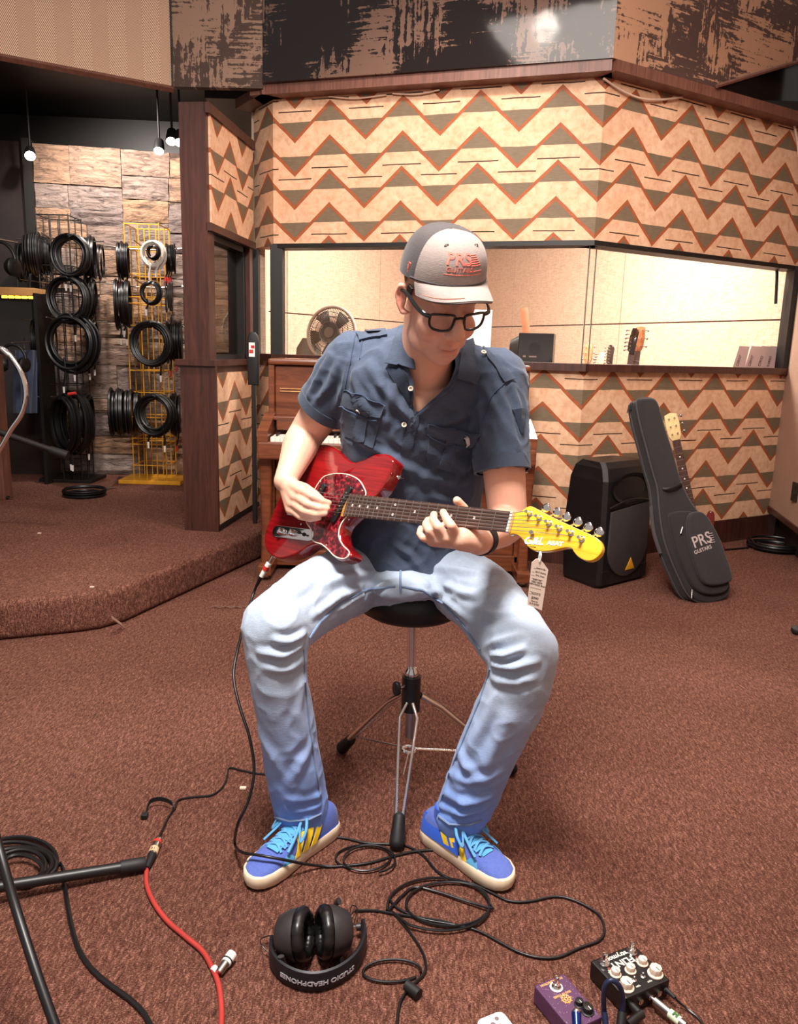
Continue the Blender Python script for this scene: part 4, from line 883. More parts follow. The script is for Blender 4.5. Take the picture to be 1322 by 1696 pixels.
# --- shoes
SBLUE = m_cloth('blue_suede', (64, 84, 158), (92, 110, 190)); SCYAN = m_cloth('cyan_panel', (62, 140, 200), (96, 168, 222)); SDEEP = m_cloth('deep_blue_knit', (26, 66, 176), (44, 92, 210)); LACE = m_cloth('blue_lace', (64, 138, 206), (104, 170, 228)); SYEL = mat('yellow_stripe', (236, 196, 36), .5); SOLE = mat('cream_rubber_sole', (226, 206, 178), .5, var=.05)
def shoe(hg, tg, side, nm='shoe'):
    d = (tg - hg); d.z = 0; L = d.length; d.normalize(); n = V(-d.y, d.x, 0) * side   # n: inner side
    M = frame(hg, d, n) if side > 0 else frame(hg, d, n)
    def w(x, y, z): return hg + d * (x * L) + n * y + V(0, 0, z)
    prof = [(0.0, .018, .0), (.03, .030, 0), (.10, .036, 0), (.25, .037, -.001), (.42, .036, -.002), (.58, .042, -.003), (.72, .047, -.004), (.84, .045, -.003), (.93, .035, .001), (.98, .021, .004), (1.0, .008, .005)]
    def outl(k, g=0): return [(x * (1 + g) - g / 2, c + b * k) for x, b, c in prof] + [(x * (1 + g) - g / 2, c - b * k) for x, b, c in prof[::-1]]
    so = MB().loft([[w(x, y, z + (.010 * max(0, x - .8) / .2 if z < .02 else .004)) for x, y in outl(k, g)] for z, k, g in ((0, .93, .0), (.006, 1.03, .012), (.020, 1.06, .018), (.031, 1.03, .012), (.033, .97, 0))])
    root = cpart(so, nm, SOLE, man)
    st = [(.01, .022, .055, 0), (.04, .030, .088, 0), (.10, .034, .098, 0), (.20, .035, .098, 0), (.32, .035, .094, 0), (.42, .035, .088, 0), (.52, .037, .079, -.001), (.64, .041, .066, -.002), (.76, .043, .056, -.003), (.86, .041, .050, -.002), (.94, .031, .044, .001), (.985, .014, .036, .004)]
    rows = []
    for x, b, zt, c in st:
        r = []
        for i in range(17):
            a = math.pi * i / 16; r.append(w(x, c + b * math.copysign(abs(math.cos(a)) ** .7, math.cos(a)), .028 + (zt - .028) * math.sin(a) ** .75))
        rows.append(r)
    up = MB(); up.loft([r for r in rows]); cpart(up, 'upper', SBLUE, root)
    ub = BVHTree.FromPolygons([tuple(v) for v in up.v], up.f)
    def on(x, y, off):   # drop from above-outside onto the upper
        q = ub.ray_cast(w(x, y, .3), V(0, 0, -1))[0]; z = q.z if q else .03; return w(x, y, z + off)
    def side_pt(x, z, off, sd_):
        o = w(x, sd_ * .12, z); q = ub.ray_cast(o, -n * sd_)[0]; return (q if q else w(x, sd_ * .03, z)) + n * sd_ * off
    # deep blue collar at the heel
    cpart(MB().sheet([[w(x, b * sd2 * (1.02 - .42 * t_ ** 2), z) for (x, b, zt, c), sd2 in [(s_, 1) for s_ in st[6:0:-1]] + [(st[0], 0)] + [(s_, -1) for s_ in st[1:7]] for z in [(.036 + (min(zt, .082) - .034) * t_)]] for t_ in (0, .5, 1.0)], True, .003), 'heel_collar', SDEEP, root)
    for sd_ in (1, -1):
        for k in range(3):
            x0 = .36 + .10 * k; rws = [[side_pt(x0 + dx - .10 * t, .036 + .042 * t, .003, sd_) for dx in (0, .032, .064)] for t in (0, .33, .66, 1)]
            cpart(MB().sheet(rws, True, .002), 'side_stripe', SYEL, root, 'yellow side stripe')
        cpart(MB().sheet([[side_pt(.62 + .13 * i / 4, .034 + .020 * t * math.sin(math.pi * (i + .6) / 5), .0025, sd_) for i in range(5)] for t in (0, .5, 1)], True, .002), 'side_panel', SCYAN, root)
    cpart(MB().sheet([[on(.34 + .40 * i / 8, -.018 + .036 * j / 4, .003) for j in range(5)] for i in range(9)], True, .003), 'tongue', SCYAN, root)
    for k in range(5):
        x0 = .42 + .062 * k; yw = .024
        for q in (1, -1): cpart(MB().tube(crom([on(x0, -yw * q, .004), on(x0 + .014, -yw * .4 * q, .008), on(x0 + .030, yw * .4 * q, .008), on(x0 + .048, yw * q, .004)], 5), .0034, 6, flat=.6), 'lace', LACE, root)
    kx = on(.41, 0, .010)
    for q, e in ((1, .9), (-1, .7), (1, -.5), (-1, -.4)):
        if e > 0: pts = [kx, kx + n * q * .022 + V(0, 0, .012) + d * .004, kx + n * q * .045 + d * (.02 + .01 * e) - V(0, 0, .004), kx + n * q * .046 + d * .050 - V(0, 0, .024), kx + n * q * .030 + d * .034 - V(0, 0, .006), kx]
        else: pts = [kx, kx + n * q * .020 + d * .02 + V(0, 0, .004), kx + n * q * .032 + d * .055 - V(0, 0, .018), kx + n * q * .040 + d * .085 - V(0, 0, .034)]
        cpart(MB().tube(crom(pts, 6), .0034, 6, flat=.7), 'lace', LACE, root)
    # sock / ankle filling the trouser leg
    cpart(MB().loft([ring(w(.25, 0, z), d, n, a, b, 20) for z, a, b in ((.06, .045, .030), (.09, .040, .030), (.115, .036, .030))]), 'sock', SDEEP, root)
    return root
s1_ = shoe(fl(551, 1374), fl(411, 1474), 1); s2_ = shoe(fl(707, 1384), fl(846, 1476), -1)
plabel(s1_, 'blue trainer with yellow stripes, toe pointing left'); plabel(s2_, 'blue trainer with yellow stripes, toe pointing right')
# ------------------------------------------------------------------ guitar
GI = GM.inverted()
def lo(px, py, w=-.011):
    q = GI @ gp(px, py, w); return (q.x, q.y)
def m_gwood(name, c1, c2, rough=.12, coat=1.0, sc=(.25, 6, 6)):
    m, t, p = newmat(name); R = t.n('ShaderNodeTexCoord').outputs['Object']
    vr = t.n('ShaderNodeVectorRotate', rotation_type='AXIS_ANGLE', inp={0: R}); vr.inputs['Axis'].default_value = (0, 0, 1); vr.inputs['Angle'].default_value = .72
    mp = t.n('ShaderNodeMapping', inp={0: vr.outputs[0]}); mp.inputs['Scale'].default_value = sc
    n = t.noise(mp.outputs[0], 22, 5, .65, .6); t.L.new(t.ramp(n, [(.3, rgb(*c1)), (.7, rgb(*c2))]), p.inputs['Base Color']); p.inputs['Roughness'].default_value = rough; p.inputs['Coat Weight'].default_value = coat; p.inputs['Coat Roughness'].default_value = .04; return m
GRED = m_gwood('cherry_red_gloss', (96, 6, 12), (150, 18, 22)); MAPLE = m_gwood('maple_yellow_gloss', (222, 158, 20), (244, 196, 52)); ROSE = m_gwood('rosewood', (46, 28, 24), (86, 58, 48), .5, 0); NECKM = m_gwood('neck_maple', (190, 120, 50), (216, 156, 80), .3, .4)
def m_tort():
    m, t, p = newmat('tortoiseshell'); vo = t.n('ShaderNodeTexVoronoi', inp={'Vector': t.obj(), 'Scale': 95.0}); n = t.noise(t.obj(), 55, 5, .7, 1.5)
    t.L.new(t.ramp(t.math('ADD', t.math('MULTIPLY', vo.outputs['Distance'], .35), t.math('MULTIPLY', n, .75)), [(.35, rgb(34, 6, 10)), (.55, rgb(84, 12, 22)), (.72, rgb(176, 48, 60))]), p.inputs['Base Color']); p.inputs['Roughness'].default_value = .1; p.inputs['Coat Weight'].default_value = .6; return m
TORT = m_tort(); IVORY = mat('ivory_binding', (236, 220, 196), .35, var=.04); DOT = mat('pearl_dot', (226, 216, 206), .3, var=.05)
gt = thing('electric_guitar', 'red electric guitar with tortoiseshell pickguard and yellow headstock held by the man', 'guitar', tuple(heel))
def gmb(): return MB(GM)
def G(u, v, w=0.0): return V(u, v, w)
def c2(pts): return [(420 + x / 4.407, 720 + y / 4.407) for x, y in pts]
def c3(pts): return [(680 + x / 3.888, 780 + y / 3.888) for x, y in pts]
def smooth2(pts, n=4): return [(q.x, q.y) for q in crom([V(a, b, 0) for a, b in pts], n, True)]
bo = c2([(470, 75), (560, 75), (640, 130), (720, 195), (800, 175), (870, 140), (930, 130), (990, 145), (1020, 185), (1010, 225), (985, 290), (945, 370), (900, 430), (800, 520), (700, 605), (650, 660), (635, 730), (650, 790), (690, 835), (715, 870), (700, 900), (640, 920), (590, 900), (550, 850), (510, 815), (460, 800), (400, 815), (340, 855), (250, 895), (170, 905), (110, 870), (80, 820), (75, 760), (90, 680), (130, 590), (180, 470), (300, 280), (390, 170)])
bl2 = smooth2([lo(x, y) for x, y in bo], 4)
gbody = gmb().prism(bl2, .045, -.056, .007, 4).build('body', GRED, gt, True)
pgp = c2([(500, 325), (545, 297), (620, 285), (700, 295), (770, 330), (808, 385), (822, 445), (760, 520), (690, 592), (640, 660), (626, 740), (655, 806), (700, 852), (697, 886), (655, 906), (595, 886), (548, 838), (500, 800), (455, 785), (430, 760), (428, 700), (395, 650), (380, 590), (400, 500), (445, 410)])
pl2 = smooth2([lo(x, y) for x, y in pgp], 4)
pg = gmb().prism(pl2, .0025, -.0112).build('pickguard', TORT, gt); plabel(pg, 'tortoiseshell pickguard')
gmb().tube([G(a, b, -.0092) for a, b in pl2], .0016, 6, True).build('pickguard_edge', IVORY, pg)
for x, y in c2([(680, 308), (490, 345), (795, 410), (690, 878), (535, 808), (350, 655), (700, 620)]):
    u, v = lo(x, y); gmb().lathe([(.0001, .0012), (.0022, .0008), (.003, 0)], G(u, v, -.0088), (0, 0, 1), 10).build('screw', CHROME, pg)
def pickup(a, b, wd=.017):
    a = V(*lo(*a), 0); b = V(*lo(*b), 0); d = (b - a).normalized(); n = V(-d.y, d.x, 0)
    ol = [(a + d * (math.cos(t) * wd / 2 * -1) + n * math.sin(t) * wd / 2) if i < 9 else (b + d * (math.cos(t) * wd / 2 * -1) + n * math.sin(t) * wd / 2) for i, t in enumerate([math.pi / 2 - math.pi * k / 8 for k in range(9)][::-1] + [math.pi / 2 + math.pi * k / 8 for k in range(9)][::-1])]
    ca = a.lerp(b, 0); pts = []
    for k in range(9): t = math.pi / 2 + math.pi * k / 8; pts.append((a + d * math.cos(t) * wd / 2 + n * math.sin(t) * wd / 2)[:2])
    for k in range(9): t = -math.pi / 2 + math.pi * k / 8; pts.append((b + d * math.cos(t) * wd / 2 + n * math.sin(t) * wd / 2)[:2])
    o = gmb().prism([tuple(p) for p in pts], .0085, -.0095, .0012, 2).build('pickup', BLACK, gt)
    for k in range(6):
        q = a.lerp(b, .13 + .148 * k); gmb().lathe([(.0024, 0), (.0024, .001), (.0001, .001)], G(q.x, q.y, -.001), (0, 0, 1), 8).build('pole_piece', CHROME, o)
pickup(*c2([(712, 405), (600, 622)])); pickup(*c2([(520, 385), (440, 540)]), .019)
def lathez(mb, prof, u, v, w, n=14): return mb.lathe(prof, G(u, v, w), (0, 0, 1), n)
# control plate with two knobs and a switch
ca, cb = V(*lo(*c2([(172, 705)])[0]), 0), V(*lo(*c2([(412, 735)])[0]), 0); cd = (cb - ca).normalized(); cn = V(-cd.y, cd.x, 0)
pts = []
for k in range(9): t = math.pi / 2 + math.pi * k / 8; pts.append(tuple((ca + cd * math.cos(t) * .0155 + cn * math.sin(t) * .0155)[:2]))
for k in range(9): t = -math.pi / 2 + math.pi * k / 8; pts.append(tuple((cb + cd * math.cos(t) * .0155 + cn * math.sin(t) * .0155)[:2]))
cp = gmb().prism(pts, .0025, -.0108, .0008).build('control_plate', CHROME, gt)
for t in (.18, .52):
    q = ca.lerp(cb, t); lathez(gmb(), [(.0092, 0), (.0095, .001), (.0088, .013), (.0075, .015), (.0001, .0155)], q.x, q.y, -.0084, 18).build('control_knob', CHROME, cp)
q = ca.lerp(cb, .86); lathez(gmb(), [(.005, 0), (.005, .003), (.002, .004), (.0022, .014), (.0042, .016), (.0042, .022), (.0001, .024)], q.x, q.y, -.0084).build('selector_switch', BLACK, cp)
# bridge
bu = -.178
br = gmb().box((bu - .045, -.042, -.011), (bu + .012, .042, -.008), .001).build('bridge', CHROME, gt)
for k in range(6): gmb().cyl(G(bu - .03, -.027 + .0108 * k, -.003), G(bu + .002, -.027 + .0108 * k, -.003), .0042, n=10).build('saddle', STEEL, br)
# neck, fretboard, frets
nk = gmb(); nkr = []
for k in range(13):
    u = -.02 + (NECK + .025) * k / 12; hw = .0285 - (.0285 - .0215) * (u / NECK); dp = .016 + .004 * (1 - u / NECK)
    nkr.append([G(u, hw * math.cos(a), -.006 + (dp * math.sin(a) if math.sin(a) < 0 else 0)) for a in [math.pi * 2 * i / 24 for i in range(24)]])
neck = nk.loft(nkr).build('neck', NECKM, gt)
fbp = [(-.006, .0285), (NECK, .0215), (NECK, -.0215), (-.006, -.0285)]
fb = gmb().prism(fbp[::-1], .006, -.006).build('fretboard', ROSE, neck)
S = .648
for n in range(1, 23):
    u = NECK - S * (1 - 2 ** (-n / 12)) * (NECK / (S * (1 - 2 ** (-22 / 12)))); hw = .0285 - .007 * u / NECK
    gmb().tube([G(u, -hw, .0004), G(u, hw, .0004)], .0012, 6).build('fret', STEEL, fb)
for n in (3, 5, 7, 9, 12, 15, 17, 19, 21):
    f = lambda m: NECK - S * (1 - 2 ** (-m / 12)) * (NECK / (S * (1 - 2 ** (-22 / 12))))
    u = (f(n) + f(n - 1)) / 2
    for v in ((-.012, .012) if n == 12 else (0,)): lathez(gmb(), [(.0032, 0), (.0032, .0006), (.0001, .0006)], u, v, -.0003, 12).build('fret_marker', DOT, fb)
gmb().box((NECK, -.0215, -.006), (NECK + .005, .0215, .003)).build('nut', IVORY, neck)
# headstock
ho = c3([(655, 272), (700, 265), (735, 240), (765, 226), (800, 236), (900, 290), (1050, 360), (1195, 428), (1232, 480), (1225, 530), (1180, 572), (1130, 578), (1080, 553), (1050, 520), (1035, 498), (990, 495), (930, 508), (870, 518), (800, 513), (760, 492), (735, 460), (700, 420), (660, 405), (630, 400)])
hl2 = smooth2([lo(x, y, -.008) for x, y in ho], 3)
hs = gmb().prism(hl2, .014, -.022, .002, 2).build('headstock', MAPLE, gt); plabel(hs, 'yellow flamed maple headstock')
posts = c3([(770, 275), (832, 303), (895, 338), (962, 370), (1035, 400), (1105, 440)]); btn = c3([(872, 240), (942, 268), (1003, 298), (1076, 330), (1143, 364), (1213, 396)])
PL = []
for i, (pp, bb) in enumerate(zip(posts, btn)):
    u, v = lo(*pp, -.008); PL.append((u, v)); tn = lathez(gmb(), [(.0062, 0), (.0065, .002), (.004, .003), (.0036, .008), (.0026, .010), (.0036, .013), (.0036, .016), (.0001, .0165)], u, v, -.008, 12).build('tuner', CHROME, hs)
    u2, v2 = lo(*bb, -.020); d = V(u2 - u, v2 - v, 0); d.normalize(); n = V(-d.y, d.x, 0)
    gmb().cyl(G(u, v, -.020), G(u2, v2, -.020) - d * .006, .0024, n=8).build('tuner_shaft', CHROME, tn)
    mb = gmb(); c = G(u2, v2, -.020); mb.loft([[c + d * (x - .0) + n * (wy * math.cos(a)) + V(0, 0, 1) * (.0036 * sz * math.sin(a)) for a in [2 * math.pi * k / 14 for k in range(14)]] for x, wy, sz in ((-.008, .004, .6), (-.006, .0078, 1), (.0, .0098, 1.1), (.006, .0098, 1.0), (.009, .0068, .7))]); mb.build('tuner_button', CHROME, tn)
# strings
for k in range(6):
    v0 = .0225 - .009 * k; v1 = .0172 - .0069 * k; u, v = PL[k]
    gmb().tube([G(bu, v0 * 1.08, .003), G(0, v0 * .98, .0042), G(NECK + .003, v1, .0034), G(u, v + .003, .001)], .00062 if k > 2 else .00085, 5).build('string', STEEL, gt)
# lettering on the headstock and string tree
LET = mat('white_decal', (246, 240, 226), .4, var=.02)
def gtext(txt, size, px, py, m, rot=0.0, sx=1, bold=0, w=-.0078, shear=0):
    u, v = lo(px, py, w); vs, fs = textmesh(txt, size, .0006, bold=bold, sx=sx, shear=shear); c, s = math.cos(rot), math.sin(rot)
    gmb().add([G(u + q.x * c - q.y * s, v + q.x * s + q.y * c, w + q.z + .0004) for q in vs], fs).build('lettering', m, hs)
gtext('G&L', .021, *c3([(792, 452)])[0], LET, .05, 1.15, .0006, shear=.25); gtext('ASAT', .0118, *c3([(932, 468)])[0], LET, .03, 1.25, .0005)
gtext('BY LEO FENDER', .0022, *c3([(785, 489)])[0], DKMAT, .02, 1.1)
u, v = lo(*c3([(790, 402)])[0], -.008); lathez(gmb(), [(.0035, 0), (.003, .004), (.0048, .006), (.0048, .009), (.0001, .0095)], u, v, -.008, 10).build('string_tree', CHROME, hs)
for (x, y, dx, dy) in ((663, 788, .6, .5),):
    u, v = lo(x, y, -.033); gmb().lathe([(.0055, 0), (.0035, .003), (.0032, .007), (.0065, .010), (.0065, .012), (.0001, .013)], G(u - .004, v - .004, -.033), (1, .25, 0), 14).build('strap_button', CHROME, gt)
# swing tag on the headstock
c0 = P(895, 918, 1.45)
TAGM = mat('manila_tag', (226, 204, 188), .8, var=.04); INK = mat('dark_ink', (46, 36, 36), .8)
tg = thing('price_tag', 'cream swing tag with handwriting hanging from the yellow headstock', 'tag', tuple(P(890, 1005, 1.45)))
tp = [P(*c3([q])[0], 1.45) for q in ((780, 590), (805, 567), (830, 562), (862, 600), (887, 635), (845, 897), (752, 860))]
nt = (tp[5] - tp[0]).cross(tp[4] - tp[0]).normalized(); nt = nt if nt.y < 0 else -nt
card = MB().loft([[p for p in tp], [p + nt * .0012 for p in tp]], False).build('card', TAGM, tg)
MB().tube(crom([P(*c3([q])[0], y) for q, y in (((838, 520), 1.455), ((842, 545), 1.449), ((832, 590), 1.4485), ((828, 560), 1.449), ((834, 522), 1.46))], 5), .0012, 5).build('tag_string', WHITE, tg)
ux = (P(*c3([(870, 660)])[0], 1.45) - P(*c3([(790, 640)])[0], 1.45)).normalized(); uy = nt.cross(ux)
if uy.z < 0: uy = -uy
def tagline(txt, cx, cy, size):
    vs, fs = textmesh(txt, size, .0002); c = P(*c3([(cx, cy)])[0], 1.45) + nt * .0014; MB().add([c + ux * q.x + uy * q.y + nt * q.z for q in vs], fs).build('lettering', INK, card)
for txt, x, y, sz in (('__Scott K Bo', 833, 628, .0042), ('__ 2017 (mint)', 828, 652, .0045), ('___ G+L Asat', 820, 672, .0045), ('_________', 818, 690, .005), ('trans red', 815, 700, .0045), ('MED.NECK', 813, 716, .0045), ('ROSEWOOD Board', 812, 732, .0045), ('_________', 808, 748, .005), ('_________', 804, 775, .005), ('__Scott B 12', 800, 790, .0042), ('$990', 800, 818, .007), ('Case inc', 797, 838, .004), ('917-2730', 795, 856, .005)): tagline(txt, x, y, sz)
# guitar lead: plug in the jack, lead drops to the floor, over the shoe and away in loops
gc = thing('guitar_lead', 'long black guitar lead hanging from the red guitar and looping across the carpet', 'cable', tuple(fl(560, 1437)))
j0, j1 = gp(452, 921, -.033), gp(433, 955, -.04); MB().cyl(j0, j0.lerp(j1, .35), .0032, n=8).build('plug_tip', CHROME, gc); MB().cyl(j0.lerp(j1, .35), j1, .0075, .0065, n=12).build('plug_shell', WHITE, gc); MB().cyl(j0.lerp(j1, .5), j0.lerp(j1, .68), .0082, n=12).build('plug_band', RED, gc); MB().cyl(j1, j1.lerp(P(421, 978, 2.05), .7), .006, .004, n=10).build('strain_relief', RUBBER, gc)
fz = lambda x, y, z=.004: fl(x, y, z)
lead = [j1, P(421, 980, 2.05), P(406, 1030, 1.96), P(394, 1075, 1.86), P(387, 1120, 1.80), P(397, 1170, 1.75), P(413, 1220, 1.71), P(421, 1275, 1.68), P(412, 1325, 1.655), P(394, 1365, 1.645), fz(389, 1397, .022), fz(400, 1411, .055), fz(432, 1417, .068), fz(470, 1424, .058), fz(500, 1430, .03), fz(530, 1434, .008), fz(558, 1435), fz(608, 1430), fz(645, 1420), fz(683, 1411), fz(720, 1408), fz(770, 1412, .004)]
lead2 = [fz(*q) for q in [(537, 1385), (570, 1388), (605, 1396), (640, 1398), (670, 1400), (700, 1416), (724, 1443), (748, 1456), (783, 1464), (813, 1478), (843, 1492), (876, 1493), (920, 1485), (953, 1492), (990, 1513), (1001, 1537), (993, 1557), (960, 1570), (926, 1585), (893, 1586), (860, 1577), (827, 1560), (793, 1542), (760, 1533), (700, 1522), (660, 1505), (646, 1490)]]
MB().tube(crom(lead, 8), .0036, 8).build('lead', CABLE, gc)
MB().tube(crom(lead2, 8), .0030, 8).build('lead', CABLE, gc)
def floorloop(cx, cy, rx, ry, ph=0, turns=1, z=.005, drift=(0, 0), n=28):
    out = []
    for k in range(int(n * turns) + 1):
        a = ph + 2 * math.pi * k / n; w = 1 + .05 * math.sin(a * 2.3 + cx); out.append(fl(cx + rx * w * math.cos(a) + drift[0] * k / n, cy + ry * w * math.sin(a) + drift[1] * k / n, z + .004 * (k / n)))
    return out
MB().tube(floorloop(598, 1419, 42, 21, 2.0, 1.9, .005, (10, 2)), .0026, 7).build('loop', CABLE, gc)
# ------------------------------------------------------------------ drum stool
th = thing('drum_stool', 'drum stool with round black seat and chrome tripod under the man', 'stool', (.06, 2.0, 0))
SEATM = mat('black_vinyl', (18, 17, 18), .45, var=.2, bump=.2, bscale=40)
sc = P(682, 1015, 2.07); sc.z = .535
MB().lathe([(.0001, -.035), (.06, -.033), (.12, -.028), (.148, -.01), (.153, .02), (.145, .05), (.13, .062), (.0001, .066)], sc, (0, 0, 1), 32).build('seat', SEATM, th)
cb_ = V(sc.x + .005, 2.0, .20); ct = V(sc.x, 2.02, .53)
MB().cyl(ct, cb_ + V(0, 0, .02), .0125, n=16).build('column', CHROME, th)
hub = V(sc.x + .004, 2.0, .295); hb = MB().cyl(hub + V(0, 0, .055), hub - V(0, 0, .045), .026, n=18).build('clamp', BLACK, th); MB().lathe([(.018, .0), (.020, .012), (.014, .02), (.0125, .024)], hub + V(0, 0, .055), (0, 0, 1), 16).build('collar', CHROME, th)
kn = hub + V(-.04, -.03, .03); MB().cyl(hub + V(-.02, -.015, .03), kn, .005, n=8).build('knob_shaft', STEEL, th)
MB().prism([(.016 * math.cos(a) * (1 + .18 * math.cos(3 * a)), .016 * math.sin(a) * (1 + .18 * math.cos(3 * a))) for a in np.linspace(0, 2 * math.pi, 25)[:-1]], .012, 0, .003).v
kb = MB(frame(kn, (0, 0, 1), (.6, -.8, 0))); kb.prism([(.017 * math.cos(a) * (1 + .2 * math.cos(2 * a)), .017 * math.sin(a) * (1 + .2 * math.cos(2 * a))) for a in np.linspace(0, 2 * math.pi, 25)[:-1]], .012, -.006, .003); kb.build('wing_knob', BLACK, th)
feet = [fl(657, 1408), fl(566, 1247), fl(848, 1282)]
low = V(sc.x + .004, 2.0, .15)
for i, f in enumerate(feet):
    d = f - V(hub.x, hub.y, 0); d.z = 0; d.normalize(); s = V(-d.y, d.x, 0); top = hub - V(0, 0, .012) + d * .028; end = f - d * .03 + V(0, 0, .052)
    pass
    lg = MB()
    if i == 0:
        for q in (-1, 1): lg.tube([top + s * q * .008, top.lerp(end, .13) + s * q * .024, top.lerp(end, .5) + s * q * .017, top.lerp(end, .93) + s * q * .009, end], .0045, 8)
    else:
        for q in (-1, 1): lg.tube([top + s * q * .004 + V(0, 0, .006), top.lerp(end, .22) + s * q * .009 + V(0, 0, .016), end + s * q * .006], .0085, 8)
    lg.build('leg', CHROME, th)
    MB().cap(end - d * .012 + V(0, 0, .010), f - d * .004 + V(0, 0, .020), .0155, .0195, 16).build('rubber_foot', RUBBER, th)
    if i: MB().tube([top.lerp(end, .86) - V(0, 0, .004), low + d * .02 - V(0, 0, .02)], .0055, 8, flat=.5).build('brace', CHROME, th)
    else: MB().tube([top.lerp(end, .62), low + d * .02 - V(0, 0, .02)], .0045, 8).build('brace', CHROME, th)
MB().tube([low + V(.018 * math.cos(a), .018 * math.sin(a), -.02) for a in np.linspace(0, 2 * math.pi, 13)[:-1]], .005, 6, True).build('brace_ring', CHROME, th)
MB().cyl(hub - V(0, 0, .04), hub - V(0, 0, .125), .0135, n=14).build('column_sleeve', STEEL, th)
# ------------------------------------------------------------------ upright piano
px0, px1, pyf, pyb = -.715, .675, 4.2, 4.52
pn_ = thing('upright_piano', 'brown walnut upright piano against the zigzag wall behind the man', 'piano', (0, 4.3, 0))
def pb(nm, a, b, m=PIANO, bev=.006, par=pn_): return MB().box(a, b, bev).build(nm, m, par)
IV = mat('ivory_key', (238, 230, 218), .3, var=.03); GOLDL = mat('brass_line', (172, 128, 84), .35, .6)
pb('back_case', (px0 + .03, pyf + .04, .10), (px1 - .03, pyb, 1.13)); pb('lid', (px0 - .0, pyf - .015, 1.13), (px1, pyb + .005, 1.162), PIANO, .012)
for x in (px0, px1 - .032): pb('side_panel', (x, pyf + .0, .05), (x + .032, pyb, 1.13))
up_ = pb('upper_panel', (px0 + .034, pyf + .012, .86), (px1 - .034, pyf + .04, 1.125))
for z in (.990, 1.004): MB().cyl((px0 + .06, pyf + .010, z), (px1 - .06, pyf + .010, z), .004, n=8).build('moulding', GOLDL, up_)
pb('music_shelf', (px0 + .034, pyf - .06, .842), (px1 - .034, pyf + .03, .862)); pb('fallboard', (px0 + .05, pyf - .055, .79), (px1 - .05, pyf - .035, .845)); pb('lower_panel', (px0 + .034, pyf + .015, .12), (px1 - .034, pyf + .04, .66)); pb('bottom_rail', (px0, pyf, .03), (px1, pyf + .05, .12))
kb_ = pb('keybed', (px0 - .02, 3.965, .655), (px1 + .02, pyf + .02, .745), PIANO, .01)
for x in (px0 - .02, px1 - .035):
    ch = MB(); ch.add([V(x, 3.97, .745), V(x + .055, 3.97, .745), V(x + .055, 3.97, .80), V(x, 3.97, .80), V(x, pyf + .02, .745), V(x + .055, pyf + .02, .745), V(x + .055, pyf + .02, .88), V(x, pyf + .02, .88)], [(0, 1, 2, 3), (7, 6, 5, 4), (0, 4, 5, 1), (1, 5, 6, 2), (2, 6, 7, 3), (3, 7, 4, 0)]); ch.build('arm', PIANO, pn_)
    lg = MB(); lg.loft([ring(V(x + .03, 4.06, z), V(1, 0, 0), V(0, 1, 0), a, a, 16, 4) for z, a in ((.05, .030), (.12, .028), (.3, .024), (.55, .032), (.655, .036))]); lg.build('leg', PIANO, pn_)
    pb('toe_block', (x - .005, 3.98, .03), (x + .065, pyf + .02, .085)); MB().cyl((x + .015, 4.03, .02), (x + .045, 4.03, .02), .02, n=14).build('caster', STEEL, pn_)
kw = (px1 - px0 - .09) / 52; km = bpy.data.meshes.new('white_key')
mb = MB().box((.0006, 3.985, .745), (kw - .0006, 4.14, .768), .001); km.from_pydata([tuple(v - V(0, 4.3, 0)) for v in mb.v], [], mb.f); km.update(); km.materials.append(IV)
bm_ = bpy.data.meshes.new('black_key'); mb = MB().box((-.005, 4.04, .768), (.005, 4.14, .78), .0015); bm_.from_pydata([tuple(v - V(0, 4.3, 0)) for v in mb.v], [], mb.f); bm_.update(); bm_.materials.append(BLACK)
for i in range(52):
    o = bpy.data.objects.new('white_key', km); COL.objects.link(o); o.parent = kb_; o.location = (px0 + .045 + i * kw, 0, 0)
    if i < 51 and i % 7 not in (1, 4): o = bpy.data.objects.new('black_key', bm_); COL.objects.link(o); o.parent = kb_; o.location = (px0 + .045 + (i + 1) * kw, 0, 0)
for x in (-.06, .06): MB().box((x - .02, pyf - .08, .05), (x + .02, pyf + .01, .062), .003).build('pedal', GOLDL, pn_)
# ------------------------------------------------------------------ PA loudspeaker
so = V(1.075, 3.995, 0); sx = V(.785, .62, 0).normalized(); sy = V(-sx.y, sx.x, 0)
spk = thing('loudspeaker', 'black moulded loudspeaker with yellow triangle badge on the floor beside the gig bag', 'loudspeaker', tuple(so)); SM = frame(so, sx, sy)
PLAST = mat('black_moulded_plastic', (22, 20, 21), .38, var=.15, bump=.15, bscale=220); GRIL = mat('charcoal_grille', (52, 46, 46), .6, var=.12, bump=.5, bscale=500); RECESS = mat('dark_recess', (10, 9, 10), .5)
def sec(z, w, dpt, x0=0.0, f=0.0): return [V(x0 + .02, f, z), V(x0, f + .02, z), V(x0 + .03, dpt - .02, z), V(x0 + .06, dpt, z), V(x0 + w - .06, dpt, z), V(x0 + w - .03, dpt - .02, z), V(x0 + w, f + .02, z), V(x0 + w - .02, f, z)]
mb = MB(SM); mb.loft([sec(.0, .40, .26, .01, .02), sec(.02, .43, .29, 0, .0), sec(.30, .43, .31), sec(.58, .42, .29, .004, .01), sec(.645, .40, .27, .014, .03), sec(.675, .36, .24, .03, .06)], smooth=False); cab = mb.build('cabinet', PLAST, spk)
w_ = .43; gpts = [(.045, .42), (.385, .45)] + [(.215 + .172 * math.cos(a), .215 + .165 * math.sin(a)) for a in np.linspace(.15, -math.pi - .15, 22)]
mb = MB(SM @ frame(V(0, -.004, 0), V(1, 0, 0), V(0, 0, 1))); mb.prism(gpts, .012, -.004, .002).build('grille', GRIL, spk)
